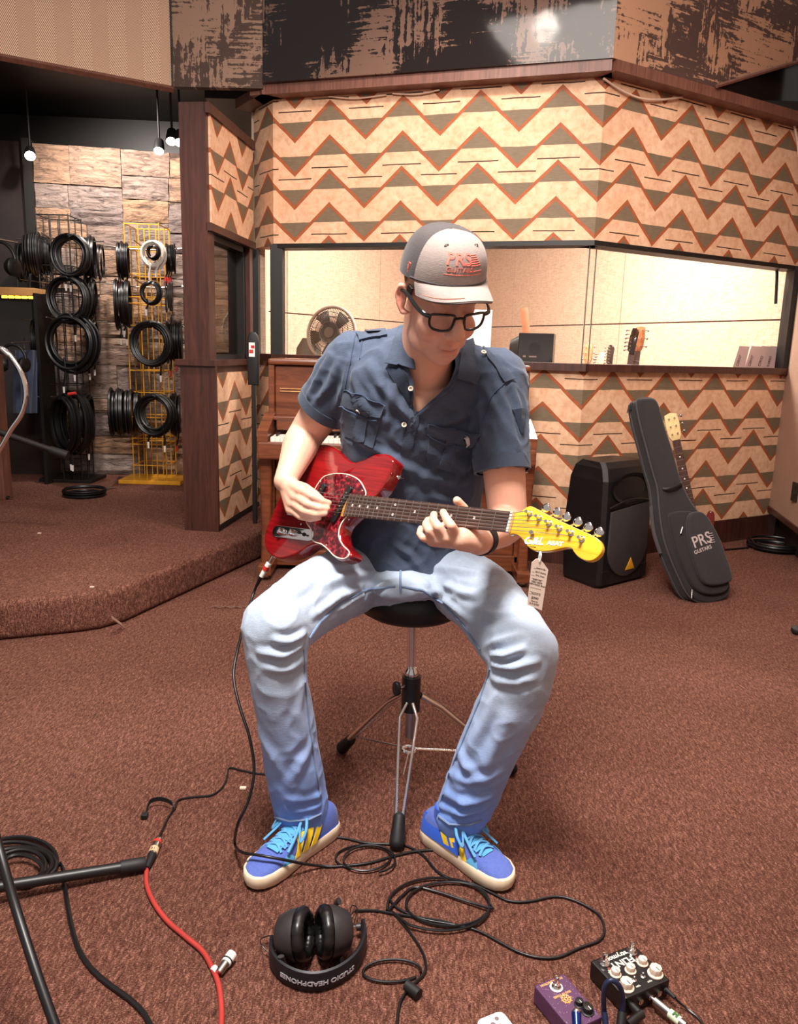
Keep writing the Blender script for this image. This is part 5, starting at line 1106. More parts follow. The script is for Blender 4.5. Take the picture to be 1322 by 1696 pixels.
# horn flare: recessed funnel above the grille
hr_ = []
for t, y in ((0, -.004), (.35, .010), (.7, .03), (1, .05)):
    hr_.append([V(.215 + (.165 - .105 * t) * math.cos(a), y, .535 + (.085 - .055 * t) * math.sin(a)) for a in np.linspace(0, 2 * math.pi, 25)[:-1]])
mb = MB(SM); mb.loft(hr_, cap=False); mb.add(hr_[-1], [tuple(range(24))]); mb.build('horn', RECESS, spk)
mb = MB(SM); mb.tube(crom([V(.03, -.006, .44), V(.12, -.012, .465), V(.215, -.014, .478), V(.31, -.012, .47), V(.40, -.006, .455)], 6), .006, 8).build('grille_rim', PLAST, spk)
mb = MB(SM); mb.prism([(0, 0)] * 0 or [(.05, 0), (.02, .0), (.02, .3)], .001).v
bd = MB(SM @ frame(V(.245, -.010, .105), V(1, 0, 0), V(0, 0, 1))); bd.prism([(-.040, -.022), (.040, -.022), (0, .046)], .004, 0, .001).build('badge', GOLDY, spk)
for x in (.015, .345): MB(SM).box((x, -.004, .02), (x + .07, .01, .10), .006).build('corner_port', RECESS, spk)
MB(SM).box((-.004, .10, .31), (.004, .20, .36), .004).build('side_handle', PLAST, spk)
# ------------------------------------------------------------------ gig bag leaning on the loudspeaker
B0 = P(1150, 1003, 3.79); Tp = P(1068, 668, 4.12); bv_ = (Tp - B0).normalized(); bx = V(.93, .37, 0); bx = (bx - bv_ * bx.dot(bv_)).normalized(); bw_ = bx.cross(bv_)
if bw_.y > 0: bw_ = -bw_
BM = frame(B0, bx, bv_); BI = BM.inverted()
def c6(pts): return [(880 + x / 2.99, 600 + y / 2.99) for x, y in pts]
def c9(pts): return [(1040 + x / 4.585, 640 + y / 4.585) for x, y in pts]
def bl_(px, py, w=0.0): q = BI @ onpl(px, py, B0 + bw_ * w, bw_); return (q.x, q.y)
sgn = 1 if (BI.to_3x3() @ bw_).z > 0 else -1
BAGM = m_cloth('charcoal_nylon', (28, 26, 27), (42, 38, 39)); BAGT = m_cloth('charcoal_piping', (50, 45, 47), (70, 63, 65)); PKT = m_cloth('charcoal_neoprene', (34, 31, 33), (48, 44, 45))
bag = thing('gig_bag', 'black padded guitar gig bag leaning against the loudspeaker', 'bag', tuple(V(B0.x, B0.y, 0)))
o1 = c9([(90, 95), (140, 82), (200, 85), (235, 115), (258, 180), (300, 330), (350, 480), (400, 660), (440, 770), (490, 870), (550, 950), (620, 1050), (680, 1160), (730, 1290), (770, 1430), (788, 1530), (770, 1590), (720, 1625), (620, 1645), (520, 1620), (460, 1560), (400, 1440), (340, 1300), (290, 1150), (265, 1000), (255, 900), (240, 760), (200, 620), (150, 430), (110, 280), (85, 150)])
ob_ = smooth2([bl_(x, y) for x, y in o1], 3)
if sum(ob_[i][0] * ob_[(i + 1) % len(ob_)][1] - ob_[(i + 1) % len(ob_)][0] * ob_[i][1] for i in range(len(ob_))) < 0: ob_ = ob_[::-1]
mb = MB(BM); mb.prism(ob_, .105, -.105 if sgn > 0 else 0, .02, 4); bb_ = mb.build('shell', BAGM, bag)
W0 = lambda d: d * sgn
MB(BM).tube([V(x, y, W0(-.018)) for x, y in ob_], .0045, 6, True).build('zip_piping', BAGT, bag)
MB(BM).tube([V(x * 1.0, y, W0(-.075)) for x, y in ob_], .0045, 6, True).build('zip_piping', BAGT, bag)
def bpk(nm, pts, th_, w0, m, bev):
    o = smooth2([bl_(x, y, .02) for x, y in c9(pts)], 3); z0 = W0(w0) if sgn > 0 else W0(w0 + th_); return MB(BM).prism(o, th_, z0, bev, 4).build(nm, m, bag)
bpk('lower_pocket', [(330, 960), (420, 945), (500, 955), (560, 1000), (640, 1110), (700, 1240), (750, 1400), (768, 1500), (735, 1560), (620, 1580), (520, 1540), (450, 1430), (390, 1290), (345, 1130), (325, 1020)], .03, -.004, BAGM, .012)
pk = bpk('front_pocket', [(440, 985), (500, 955), (560, 975), (620, 1060), (680, 1180), (730, 1320), (768, 1450), (740, 1490), (640, 1515), (560, 1500), (510, 1420), (465, 1280), (435, 1120)], .03, .022, PKT, .013)
for pts in ([(395, 1120), (410, 1070)], [(478, 1610), (482, 1545)]):
    q = [V(*bl_(x, y, .03), W0(.036)) for x, y in c9(pts)]; MB(BM).cyl(q[0], q[1], .004, n=8).build('zip_pull', CHROME, bag)
q = [V(*bl_(x, y, .02), W0(w)) for (x, y), w in zip(c9([(285, 770), (310, 775), (350, 762), (400, 740), (425, 735)]), (.0, .016, .020, .016, 0))]; MB(BM).tube(crom(q, 5), .010, 8, flat=.6).build('carry_handle', RUBBER, bag)
q = [V(*bl_(x, y, -.02), W0(-.06)) for x, y in c9([(215, 900), (222, 1000), (240, 1120), (285, 1260)])]; MB(BM).tube(crom(q, 5), .009, 8).build('shoulder_strap', BAGT, bag)
for k in range(4):
    q = [V(*bl_(x, y, -.03), W0(-.055)) for x, y in c9([(18 + 14 * k, 190 - 12 * k), (32 + 12 * k, 130 - 8 * k)])]; MB(BM).tube(q, .003, 6).build('grip_rib', RUBBER, bag)
SILV = mat('silver_embroidery', (176, 160, 158), .5, var=.1)
def bagtext(txt, size, px, py, rot, sx=1.0, bold=.0008):
    u, v = bl_(px, py, .052); vs, fs = textmesh(txt, size, .0015, bold=bold, sx=sx); c, s = math.cos(rot), math.sin(rot); f = 1
    MB(BM).add([V(u + (a.x * c - a.y * s) * f, v + a.x * s + a.y * c, W0(.053) + a.z) for a in vs], fs).build('lettering', SILV, pk)
ang = .12
bagtext('PRS', .082, *c9([(562, 1168)])[0], ang, 1.0); bagtext('GUITARS', .027, *c9([(570, 1240)])[0], ang, 1.1, .0004)
for k in range(5):
    a = V(*bl_(*c9([(612 + 3 * k, 1120 + 17 * k)])[0], .052), W0(.0535)); b = V(*bl_(*c9([(640 + 5 * k, 1114 + 17 * k)])[0], .052), W0(.0535)); MB(BM).tube([a, b], .0022, 5).build('lettering', SILV, pk)
# ------------------------------------------------------------------ plain guitars (booth and corner)
def plain_guitar(label, head, foot, face, bodycol, headcol, inline=True, group=None, hside=-1, headlen=.18, scale=1.0):
    head = Vector(head); foot = Vector(foot); d = (head - foot).normalized(); f = Vector(face); f = (f - d * f.dot(d)).normalized(); r = d.cross(f)
    M = frame(foot, r, d); L = (head - foot).length; t = thing('electric_guitar', label, 'guitar', tuple(V(foot.x, foot.y, max(0, foot.z))), group)
    k = scale; bo_ = [(0, 0), (-.10, .01), (-.155, .07), (-.15, .14), (-.115, .21), (-.125, .29), (-.15, .36), (-.12, .39), (-.07, .36), (-.03, .34), (.03, .34), (.06, .31), (.09, .33), (.12, .36), (.14, .33), (.115, .22), (.15, .14), (.155, .07), (.10, .01)]
    bdo = MB(M).prism(smooth2([(x * k, y * k) for x, y in bo_], 3)[::-1], .04 * k, -.04 * k, .006).build('body', bodycol, t)
    MB(M).prism(smooth2([(x * k, y * k) for x, y in ((-.07, .2), (-.09, .3), (-.02, .33), (.03, .33), (.08, .27), (.09, .15), (.03, .12), (-.03, .16))], 3)[::-1], .003, 0).build('pickguard', WHITE, t)
    nb = .3 * k; hl_ = L - headlen
    MB(M).loft([[V(w * math.cos(a), y, -.004 + .016 * math.sin(a) * (1 if math.sin(a) < 0 else .3)) for a in np.linspace(0, 2 * math.pi, 13)[:-1]] for y, w in ((nb, .028), (hl_, .0215))]).build('neck', NECKM, t)
    fbo = MB(M).loft([[V(-w, y, .002), V(w, y, .002), V(w, y, .007), V(-w, y, .007)] for y, w in ((nb - .03, .0285), (hl_, .0215))], False).build('fretboard', ROSE, t)
    for n in range(1, 20):
        y = hl_ - (hl_ - nb) * 1.45 * (1 - 2 ** (-n / 12)); 
        if y > nb: MB(M).box((-.024, y - .001, .007), (.024, y + .001, .0085)).build('fret', STEEL, fbo)
    for n in (3, 5, 7, 9, 12, 15): y = hl_ - (hl_ - nb) * 1.45 * (1 - 2 ** (-(n - .5) / 12)); MB(M).lathe([(.0045, .007), (.0045, .0082), (.0001, .0082)], V(0, y, 0), (0, 0, 1), 10).build('fret_marker', DOT, fbo)
    s = hside
    if inline: ho_ = [(-.022, 0), (-.022, .02), (s * .035 if s < 0 else -.03, .035), (-.034, .08), (-.030, .13), (-.018, headlen), (.012, headlen), (.034, headlen - .03), (.028, .10), (.024, .05), (.022, 0)]
    else: ho_ = [(-.022, 0), (-.036, .03), (-.04, .10), (-.034, headlen - .01), (0, headlen), (.034, headlen - .01), (.04, .10), (.036, .03), (.022, 0)]
    hd = MB(M).prism([(x, hl_ + y) for x, y in ho_][::-1], .014, -.012, .002).build('headstock', headcol, t)
    for i in range(6):
        if inline: x, y, q = s * .026, hl_ + .035 + (headlen - .055) * i / 5, s
        else: q = -1 if i < 3 else 1; x, y = q * .026, hl_ + .04 + (headlen - .07) * (i % 3) / 2
        tn = MB(M).cyl(V(x * .6, y, .002), V(x * .6, y, .016), .0042, n=8).build('tuner', CHROME, hd); MB(M).cyl(V(q * .034, y, -.006), V(q * .052, y, -.006), .003, n=6).build('tuner_shaft', CHROME, tn); MB(M).ell(V(q * .058, y, -.006), (.008, .0095, .005), None, 10, 6).build('tuner_button', STEEL, tn)
    return t
CREAMH = m_gwood('cream_headstock', (222, 188, 128), (240, 214, 160), .3, .3); SUNB = m_gwood('dark_red_body', (70, 8, 12), (110, 14, 20)); DKBODY = m_gwood('dark_body', (30, 20, 18), (52, 34, 28)); TANH = m_gwood('tan_headstock', (176, 104, 64), (206, 136, 92), .4, .2)
hb0 = P(1110, 684, 4.50); ft = P(1185, 925, 4.42); ft.z = .02
plain_guitar('cream-headed red electric guitar half hidden behind the gig bag', hb0, ft + V(-.06, 0, 0), (-.1, -1, .2), SUNB, CREAMH, False, headlen=.16, scale=.9)
# ------------------------------------------------------------------ booth furniture seen through the glass
DESK = m_wood('desk_laminate', (70, 50, 40), (96, 70, 56), .5, 0)
dk = thing('booth_desk', 'long dark desk standing behind the booth window under the black speaker', 'desk', (1.1, 6.2, 0))
MB().box((.2, 5.9, 1.06), (1.35, 6.7, 1.10), .006).build('desk_top', DESK, dk)
for x in (.24, 1.28):
    for y in (5.95, 6.58): MB().box((x, y, 0), (x + .05, y + .05, 1.06)).build('leg', DKMAT, dk)
ms = thing('studio_speaker', 'black boxy studio speaker with a round port behind the glass', 'speaker', tuple(P(885, 600, 6.0)))
msx = V(.97, -.24, 0); c_ = P(857, 600, 6.0); c_.z = 1.10; MSM = frame(c_, msx, V(.24, .97, 0)); mw_ = .26; mh = P(857, 551, 6.0).z - 1.10
MB(MSM).box((0, 0, 0), (mw_, .24, mh), .006).build('cabinet', PLAST, ms); MB(MSM).lathe([(.042, 0), (.045, -.004), (.040, -.004), (.036, .03), (.0001, .03)], V(.125, -.001, mh * .60), (0, 1, 0), 24).build('port', RECESS, ms); MB(MSM).box((.04, -.003, .10), (.06, .001, .112)).build('logo_plate', SILV, ms); MB(MSM).box((.085, -.003, .10), (.14, .001, .11)).build('logo_plate', SILV, ms)
MB(MSM).loft([ring(V(-.002, .12, mh * .5), V(0, 1, 0), V(0, 0, 1), .11, mh * .45, 20, 3.5), ring(V(-.07, .13, mh * .45), V(0, 1, 0), V(0, 0, 1), .09, mh * .36, 20, 3.5)]).build('rear_housing', PLAST, ms)
tb = thing('cardboard_tube', 'tilted brown cardboard tube standing behind the black studio speaker', 'tube', tuple(P(875, 600, 6.4)))
q0, q1 = P(879, 590, 6.4), P(868, 510, 6.4); q0.z = 1.10
MB().lathe([(.030, 0), (.030, (q1 - q0).length), (.026, (q1 - q0).length), (.026, .01)], q0, q1 - q0, 18).build('tube_wall', mat('kraft_brown', (170, 106, 72), .8), tb); MB().lathe([(.0312, (q1 - q0).length * .35), (.0312, (q1 - q0).length * .5)], q0, q1 - q0, 18).build('tape_band', mat('grey_tape', (140, 112, 94), .6), tb)
wbp = P(790, 600, 6.3); wb = thing('white_board', 'white board standing on the booth desk beside the head of the man', 'board', (wbp.x, wbp.y, 1.10))
wbt = P(816, 514, 6.3); MB().box((wbp.x - .12, 6.29, 1.10), (P(813, 560, 6.3).x, 6.31, wbt.z), .003).build('panel', mat('bright_white_board', (250, 250, 248), .4, var=.01), wb); MB().box((wbp.x - .1, 6.31, 1.10), (wbp.x + .06, 6.42, 1.125), .003).build('foot', DKMAT, wb)
# fan
fc = P(549, 552, 6.3); fan = thing('pedestal_fan', 'grey round-grille fan standing in the booth behind the piano', 'fan', (fc.x, fc.y, 0)); fax = V(-.35, -.9, .12).normalized(); fx, fy, _ = ortho(fax)
FANM = mat('grey_fan_plastic', (150, 140, 128), .45); FAND = mat('dark_fan_grey', (78, 68, 58), .5); fr_ = .205
MB().tube([fc + (fx * math.cos(a) + fy * math.sin(a)) * fr_ for a in np.linspace(0, 2 * math.pi, 41)[:-1]], .014, 8, True).build('rim', FANM, fan)
gr_ = MB()
for k in range(80):
    a = 2 * math.pi * k / 80; p = [fc + fax * .04 + (fx * math.cos(a) + fy * math.sin(a)) * .045, fc + fax * .05 + (fx * math.cos(a + .35) + fy * math.sin(a + .35)) * .13, fc + (fx * math.cos(a + .5) + fy * math.sin(a + .5)) * fr_]; gr_.tube(crom(p, 4), .0026, 4)
for q_ in (.08, .12, .16): gr_.tube([fc + fax * (.05 - .25 * max(0, q_ - .1)) + (fx * math.cos(a) + fy * math.sin(a)) * q_ for a in np.linspace(0, 2 * math.pi, 33)[:-1]], .0028, 5, True)
gr_.build('grille', FAND, fan)['kind'] = 'stuff'
MB().lathe([(.0001, .052), (.04, .05), (.048, .04), (.048, -.06), (.02, -.12), (.0001, -.12)], fc, fax, 20).build('motor', FAND, fan)
for k in range(5):
    a = 2 * math.pi * k / 5 + .2; rows = [[fc + fax * (.012 * math.cos(t * 2) - .02 + .02 * s) + (fx * math.cos(a + t) + fy * math.sin(a + t)) * (.04 + .14 * s) for t in np.linspace(-.3, .38, 6)] for s in np.linspace(0, 1, 5)]; MB().sheet(rows, True, .003).build('blade', FAND, fan)
MB().cyl(V(fc.x, fc.y + .06, .03), V(fc.x, fc.y + .06, fc.z), .014, n=12).build('pole', FANM, fan); MB().lathe([(.2, 0), (.19, .02), (.05, .035), (.02, .05)], V(fc.x, fc.y + .06, 0), (0, 0, 1), 28).build('base', FAND, fan)
ch_ = P(509, 575, 6.5); MB().loft([ring(V(ch_.x, 6.6, z), V(1, 0, 0), V(0, 1, 0), a, .05, 20, 3) for z, a in ((.0, .10), (1.0, .12), (1.22, .10), (1.30, .05))]).build('rear_stand', FAND, fan)
# guitar headstocks by the booth wall
for lab, hx, hy, Y, fx_, inl, hc_, hs_, L_ in (('slim brown headstock guitar, leftmost of those in the booth', 975, 569, 6.9, (-.7, -.7, 0), False, TANH, -1, .17), ('guitar with black and tan headstock, middle one in the booth', 1012, 571, 6.6, (-.8, -.6, 0), True, DKBODY, -1, .18), ('pale-necked guitar lying lower between the booth headstocks', 999, 584, 6.7, (-.5, -.8, 0), True, CREAMH, -1, .17), ('tallest guitar in the booth with a dark reversed headstock', 1052, 543, 6.0, (-.4, -.9, 0), True, DKBODY, -1, .20), ('tan-headed guitar just behind the tallest booth guitar', 1062, 540, 6.15, (-.2, -.95, 0), False, TANH, 1, .19)):
    hp = P(hx, hy, Y); fp = V(hp.x - (.10 if hx > 1040 else .02), hp.y - .12, .05)
    if hx == 999: fp = V(hp.x - .25, hp.y - .1, .05)
    plain_guitar(lab, hp, fp, fx_, DKBODY, hc_, inl, 'guitars standing in the booth', hs_, L_)
# papers on the window ledge
PAP = mat('grey_mauve_paper', (206, 176, 172), .7, var=.05)
def onR(px, py, back=.10): return onpl(px, py, Cw - nR * back, nR)
for k, (x0, x1, lab) in enumerate(((1214, 1238, 'first'), (1234, 1258, 'second'), (1250, 1275, 'third'), (1264, 1290, 'fourth'), (1282, 1308, 'rightmost'))):
    b0, b1_ = onR(x0, 607, .10 + .006 * k), onR(x0 + 20, 607, .10 + .006 * k); t0, t1_ = onR(x1 - 13, 573, .115 + .006 * k), onR(x1 + 4, 574, .115 + .006 * k)
    b0.z = b1_.z = SILL + .012
    nn_ = (b1_ - b0).cross(t0 - b0).normalized(); nn_ = nn_ if nn_.y < 0 else -nn_
    pp_ = thing('leaflet', '%s grey leaflet leaning in the corner of the booth window' % lab if k in (0, 4) else '%s grey leaflet from the left leaning in the booth window corner' % lab, 'leaflet', tuple(b0), 'leaflets on the window ledge')
    sh = MB().loft([[b0, b1_, t1_, t0], [b0 - nn_ * .003, b1_ - nn_ * .003, t1_ - nn_ * .003, t0 - nn_ * .003]], False).build('sheet', PAP, pp_)
    e = (t0 - b0).normalized(); vs, fs = textmesh('CSRSO', .034, .0008, sx=.75); c = b0.lerp(t0, .30) + (b1_ - b0) * .32 + nn_ * .0015; ey = -(b1_ - b0).normalized(); ey = (ey - e * ey.dot(e)).normalized()
    MB().add([c + e * a.x + ey * a.y + nn_ * a.z for a in vs], fs).build('lettering', INK, sh)
tag(MB().tube(crom([onR(1279, 441, .1), onR(1286, 445, .1), onR(1287, 460, .1), onR(1285, 503, .1)], 5), .010, 8).build('black_hose', RUBBER), 'short black hose hanging inside the booth window near its right end', 'hose')
# slim black upright between partition and piano
sbk = P(420, 600, 4.62); sl = thing('padded_stand', 'slim black upright with rounded top and red and white sticker beside the piano', 'stand', (sbk.x, sbk.y, 0))
zt_ = P(420, 550, 4.62).z; MB(frame(V(sbk.x, sbk.y, 0), V(1, 0, 0), V(0, 0, 1))).prism([(-.032, 1.0), (.032, 1.0), (.034, zt_ - .06), (.026, zt_ - .02), (.01, zt_), (-.01, zt_), (-.026, zt_ - .02), (-.034, zt_ - .06)], .04, -.02, .006).build('padded_top', RUBBER, sl); MB().box((sbk.x - .012, sbk.y - .015, .0), (sbk.x + .012, sbk.y + .015, 1.02), .003).build('post', DKMAT, sl); MB().box((sbk.x - .12, sbk.y - .10, .0), (sbk.x + .12, sbk.y + .10, .02), .004).build('base_plate', DKMAT, sl)
stk = MB().box((sbk.x - .022, sbk.y - .0225, zt_ - .14), (sbk.x + .012, sbk.y - .0205, zt_ - .06)).build('sticker', WHITE, sl); MB().box((sbk.x - .02, sbk.y - .0235, zt_ - .12), (sbk.x + .004, sbk.y - .0224, zt_ - .10)).build('sticker_print', RED, stk); MB().box((sbk.x - .01, sbk.y - .0235, zt_ - .092), (sbk.x + .01, sbk.y - .0224, zt_ - .075)).build('sticker_print', RED, stk)
# wall socket, right-hand bits
ow = onpl(1319, 815, Rw, V(rdir.y, -rdir.x, 0) if V(rdir.y, -rdir.x, 0).x < 0 else V(-rdir.y, rdir.x, 0))
sk_ = thing('wall_socket', 'small black socket plate on the beige fabric wall', 'socket', tuple(ow)); MB().box((ow.x - .012, ow.y - .04, ow.z - .06), (ow.x + .0, ow.y + .04, ow.z + .06), .004).build('plate', BLACK, sk_)
for dz in (-.025, .025): MB().box((ow.x - .014, ow.y - .014, ow.z + dz - .014), (ow.x - .011, ow.y + .014, ow.z + dz + .014), .001).build('outlet', DKMAT, sk_)
def coilpts(c, ax, R, n, r, sq=1.0, jit=.08, seed=0, drop=0.0):
    rr = random.Random(seed); x, y, d = ortho(ax); up = V(0, 0, 1); up = (up - d * up.dot(d)); 
    if up.length < .1: up = y
    up.normalize(); sd_ = d.cross(up); out = []; st = 18
    for k in range(n):
        Rk = R * (1 + rr.uniform(-jit, jit)); ox = rr.uniform(-1, 1) * R * jit; of = (k - n / 2) * r * 1.1 + rr.uniform(-1, 1) * r; sg = drop * rr.uniform(.3, 1)
        for i in range(st):
            a = 2 * math.pi * i / st + math.pi / 2; p = c + sd_ * (math.cos(a) * Rk * sq + ox * .3) + up * (math.sin(a) * Rk - (sg * R if math.sin(a) < 0 else 0) * abs(math.sin(a))) + d * of; out.append(p)
    return out
cr = thing('cable_coil', 'black cable coil lying on the floor in the right corner by the plinth', 'cable', tuple(fl(1280, 908)))
MB().tube(crom([Vector((p.x, p.y, max(.008, p.z))) for p in coilpts(fl(1284, 902, .03), (0, 0, 1), .16, 6, .008, 1, .10, 4)], 2), .007, 6).build('loops', CABLE, cr); MB().tube(crom([fl(1240, 907, .007), fl(1195, 911, .007), fl(1150, 914, .007)], 5), .006, 6).build('tail', CABLE, cr)
fo = fl(1322, 1050); ftb = thing('stand_tube', 'black rubber-ended tube poking in at the right edge of the carpet', 'tube', tuple(fo)); MB().loft([ring(fo + V(x, 0, .018), V(0, 1, 0), V(0, 0, 1), a, b, 16, 3) for x, a, b in ((-.03, .012, .010), (-.015, .026, .018), (.06, .030, .018))]).build('rubber_end', RUBBER, ftb); MB().cyl(fo + V(.06, 0, .022), fo + V(.4, .05, .07), .012, n=10).build('tube', BLACK, ftb)
# ------------------------------------------------------------------ cable racks on the platform
def rack(label, pxt, pyt, pxb, pyb_, Y, hw, m, base, basecol):
    b = fl(pxb, pyb_, PZ); b.y = Y; b = P(pxb, pyb_, Y); b.z = PZ; top = P(pxt, pyt, Y).z
    t = thing('cable_rack', label, 'rack', (b.x, b.y, PZ)); 
    bo_ = MB(); bo_.box((b.x - base[0], b.y - base[1], PZ), (b.x + base[0], b.y + base[1], PZ + base[2]), .004); bo_.build('base_board', basecol, t)
    cs = [(-hw, -hw), (-hw * .2, -hw), (hw * .45, -hw), (hw, -hw), (hw, 0), (hw, hw), (hw * .2, hw), (-hw * .5, hw), (-hw, hw), (-hw, 0)]
    for x, y in cs: MB().cyl(V(b.x + x, b.y + y, PZ + base[2]), V(b.x + x, b.y + y, top - (0 if (x, y) in ((-hw, -hw), (hw, hw), (hw, -hw)) else .01)), .0042, n=6).build('upright_wire', m, t)
    z = top - .01; k = 0
    while z > PZ + .1:
        MB().tube([V(b.x + x, b.y + y, z) for x, y in ((-hw, -hw), (hw, -hw), (hw, hw), (-hw, hw))], .0042, 6, True).build('ring_wire', m, t); z -= (.16 if k % 2 == 0 else .045 + .14 * (k % 3)); k += 1
    return t, b, top
BWIRE = mat('black_wire', (18, 16, 16), .4)
rk1, rb1, rt1 = rack('black wire cable rack loaded with cables, nearest the dark glass', 107, 358, 122, 796, 5.96, .115, BWIRE, (.20, .15, .025), DKMAT)
rk2, rb2, rt2 = rack('yellow wire cable rack with a yellow base board', 243, 373, 258, 792, 6.0, .125, GOLDY, (.235, .16, .03), GOLDY)
HOOK = mat('hook_steel', (150, 140, 132), .3, .9)
def hooks(t, b, px, zs):
    for z in zs:
        MB().tube([V(b.x - .30, b.y - .05, z), V(b.x - .1, b.y - .05, z - .02), V(b.x + .1, b.y - .05, z - .02), V(b.x + .34, b.y - .05, z)], .005, 6).build('hook_bar', HOOK, t); MB().tube([V(b.x, b.y - .1, z - .01), V(b.x, b.y - .30, z + .012)], .005, 6).build('hook_bar', HOOK, t)
hz1 = [P(107, y, 6.0).z for y in (400, 466, 531, 655)]; hz2 = [P(245, y, 6.0).z for y in (410, 472, 538, 662)]
hooks(rk1, rb1, 0, hz1); hooks(rk2, rb2, 0, hz2)
WCAB = mat('white_cable', (224, 214, 202), .4); GCAB = mat('grey_cable', (70, 62, 60), .45)
def hang(label, px, py, Y, rpx, n, m=CABLE, side=False, sq=1.0, drop=.3, r=.0065, tails=1, tcol=WHITE, seed=0, group='cables hung on the racks', ang=None):
    c = P(px, py, Y); R = rpx * Y / F
    ax = (1, .25, 0) if side else (.08, 1, 0)
    if ang is not None: ax = (math.sin(ang), math.cos(ang), 0)
    t = thing('cable_coil', label, 'cable', tuple(c), group)
    MB().tube(crom(coilpts(c, ax, R, n, r, sq, .15, seed + 3, drop), 2), r, 6).build('loops', m, t)
    rr = random.Random(seed)
    for k in range(tails):
        a = c + V(rr.uniform(-.5, .5) * R, -.03, -R * .7); L = R * rr.uniform(.7, 1.3); b = a + V(rr.uniform(-.02, .02), 0, -L); MB().tube(crom([a, a.lerp(b, .5) + V(.01, 0, 0), b], 4), r * .8, 6).build('tail', m, t); MB().cyl(b, b - V(0, 0, .045), .009, .007, n=8).build('plug', tcol, t)
    return t
REDP = mat('red_plug', (190, 50, 44), .4)
hang('upper left bundle of black cables on the black rack, in front of the dark post', 57, 418, 5.9, 27, 12, side=True, seed=1, tails=2, tcol=BLACK, r=.008)
hang('thin bundle of black cables hanging furthest left on the black rack', 37, 432, 5.95, 24, 7, side=True, seed=2, tails=2, tcol=BLACK)
hang('small bundle of black cables in the top row against the stone edge', 79, 420, 5.95, 24, 8, side=True, seed=33, tails=2, tcol=BLACK)
hang('big open black coil at the front of the top row of the black rack', 118, 421, 5.72, 27, 8, seed=3, r=.009, tails=2, tcol=WHITE)
hang('bundle of black cables at the right end of the top row of the black rack', 150, 424, 5.9, 27, 10, side=True, seed=4, tails=2, tcol=BLACK)
hang('loose black cable loop dangling right of the top row bundle', 168, 430, 5.95, 24, 2, side=True, seed=5, tails=0, drop=.5, r=.007)
hang('large open black coil in the second row of the black rack', 115, 493, 5.72, 31, 10, seed=6, r=.009, tails=1)
hang('bundle of black cables right of the second row coil on the black rack', 152, 490, 5.9, 25, 9, side=True, seed=7, tails=2, tcol=BLACK)
hang('large open black coil in the third row of the black rack', 118, 565, 5.70, 37, 12, seed=8, r=.009, tails=2)
hang('dark bundle of cables left of the third row coil on the black rack', 66, 565, 5.95, 34, 10, side=True, seed=9, tails=1, tcol=BLACK)
hang('bundle of black cables right of the third row coil on the black rack', 154, 562, 5.9, 29, 9, side=True, seed=10, tails=2, tcol=WHITE)
hang('big black coil with a red tie in the lowest row of the black rack', 117, 697, 5.70, 42, 14, seed=11, r=.010, tails=2, ang=.7)
hang('black bundle right of the lowest coil on the black rack', 146, 690, 5.85, 34, 8, side=True, seed=12, tails=1)
tag(MB().cyl(P(113, 653, 5.62), P(126, 651, 5.62), .012, n=10).build('cable_tie', REDP), 'red tie around the lowest coil on the black rack', 'tie')
hang('black cables with red plugs left of the top of the yellow rack', 204, 428, 5.9, 24, 9, side=True, seed=13, tails=3, tcol=REDP)
hang('white cable coil at the top of the yellow rack', 254, 420, 5.70, 17, 7, m=WCAB, seed=14, r=.008, tails=2)
hang('small black coil inside the white coil on the yellow rack', 254, 417, 5.66, 9, 5, seed=15, r=.007, tails=0)
hang('black cables with red and white plugs right of the white coil', 283, 426, 5.9, 19, 8, side=True, seed=16, tails=4, tcol=REDP)
hang('big black bundle in the second row left of the yellow rack', 205, 500, 5.9, 31, 12, side=True, seed=17, tails=3, tcol=WHITE, r=.008)
hang('small open black coil in the second row of the yellow rack', 250, 484, 5.70, 15, 6, seed=18, r=.008, tails=1, tcol=WHITE)
hang('thin grey cable loops in the second row right of the yellow rack', 281, 488, 5.9, 19, 5, m=GCAB, side=True, seed=19, tails=1, tcol=BLACK)
hang('large open black coil in the third row of the yellow rack', 252, 567, 5.66, 29, 11, seed=20, r=.009, tails=1)
hang('dense black bundle in the third row right of the yellow rack', 291, 563, 5.85, 27, 12, side=True, seed=21, tails=2, tcol=REDP, r=.008)
hang('thick roll of black cable low on the left of the yellow rack', 208, 682, 5.85, 34, 18, side=True, seed=22, tails=0, r=.010, drop=.05)
hang('open black coil in the lowest row of the yellow rack', 258, 684, 5.62, 27, 10, seed=23, r=.009, tails=2)
hang('dark bundle in the lowest row at the right of the yellow rack', 290, 684, 5.85, 28, 10, side=True, seed=24, tails=2, tcol=REDP)
cf = thing('cable_coil', 'flat black cable coil with silver plug lying on the platform carpet', 'cable', tuple(fl(148, 814, PZ)))
MB().tube(crom([Vector((p.x, p.y, max(PZ + .008, p.z))) for p in coilpts(fl(140, 814, PZ + .03), (0, 0, 1), .135, 6, .008, 1.0, .1, 9)], 2), .007, 6).build('loops', CABLE, cf); MB().cyl(fl(168, 810, PZ + .012), fl(192, 807, PZ + .012), .010, .006, n=10).build('plug', CHROME, cf)
pw_ = fl(10, 827, PZ); pl_ = thing('power_plug', 'small black power plug lying on the platform at the left edge', 'plug', tuple(pw_)); MB().loft([ring(pw_ + V(x, 0, .012), V(0, 1, 0), V(0, 0, 1), a, .011, 12, 3) for x, a in ((-.03, .008), (0, .016), (.02, .016))]).build('housing', RUBBER, pl_); 
for dy in (-.007, .007): MB().box(pw_ + V(.02, dy - .002, .009), pw_ + V(.042, dy + .002, .015)).build('prong', CHROME, pl_)
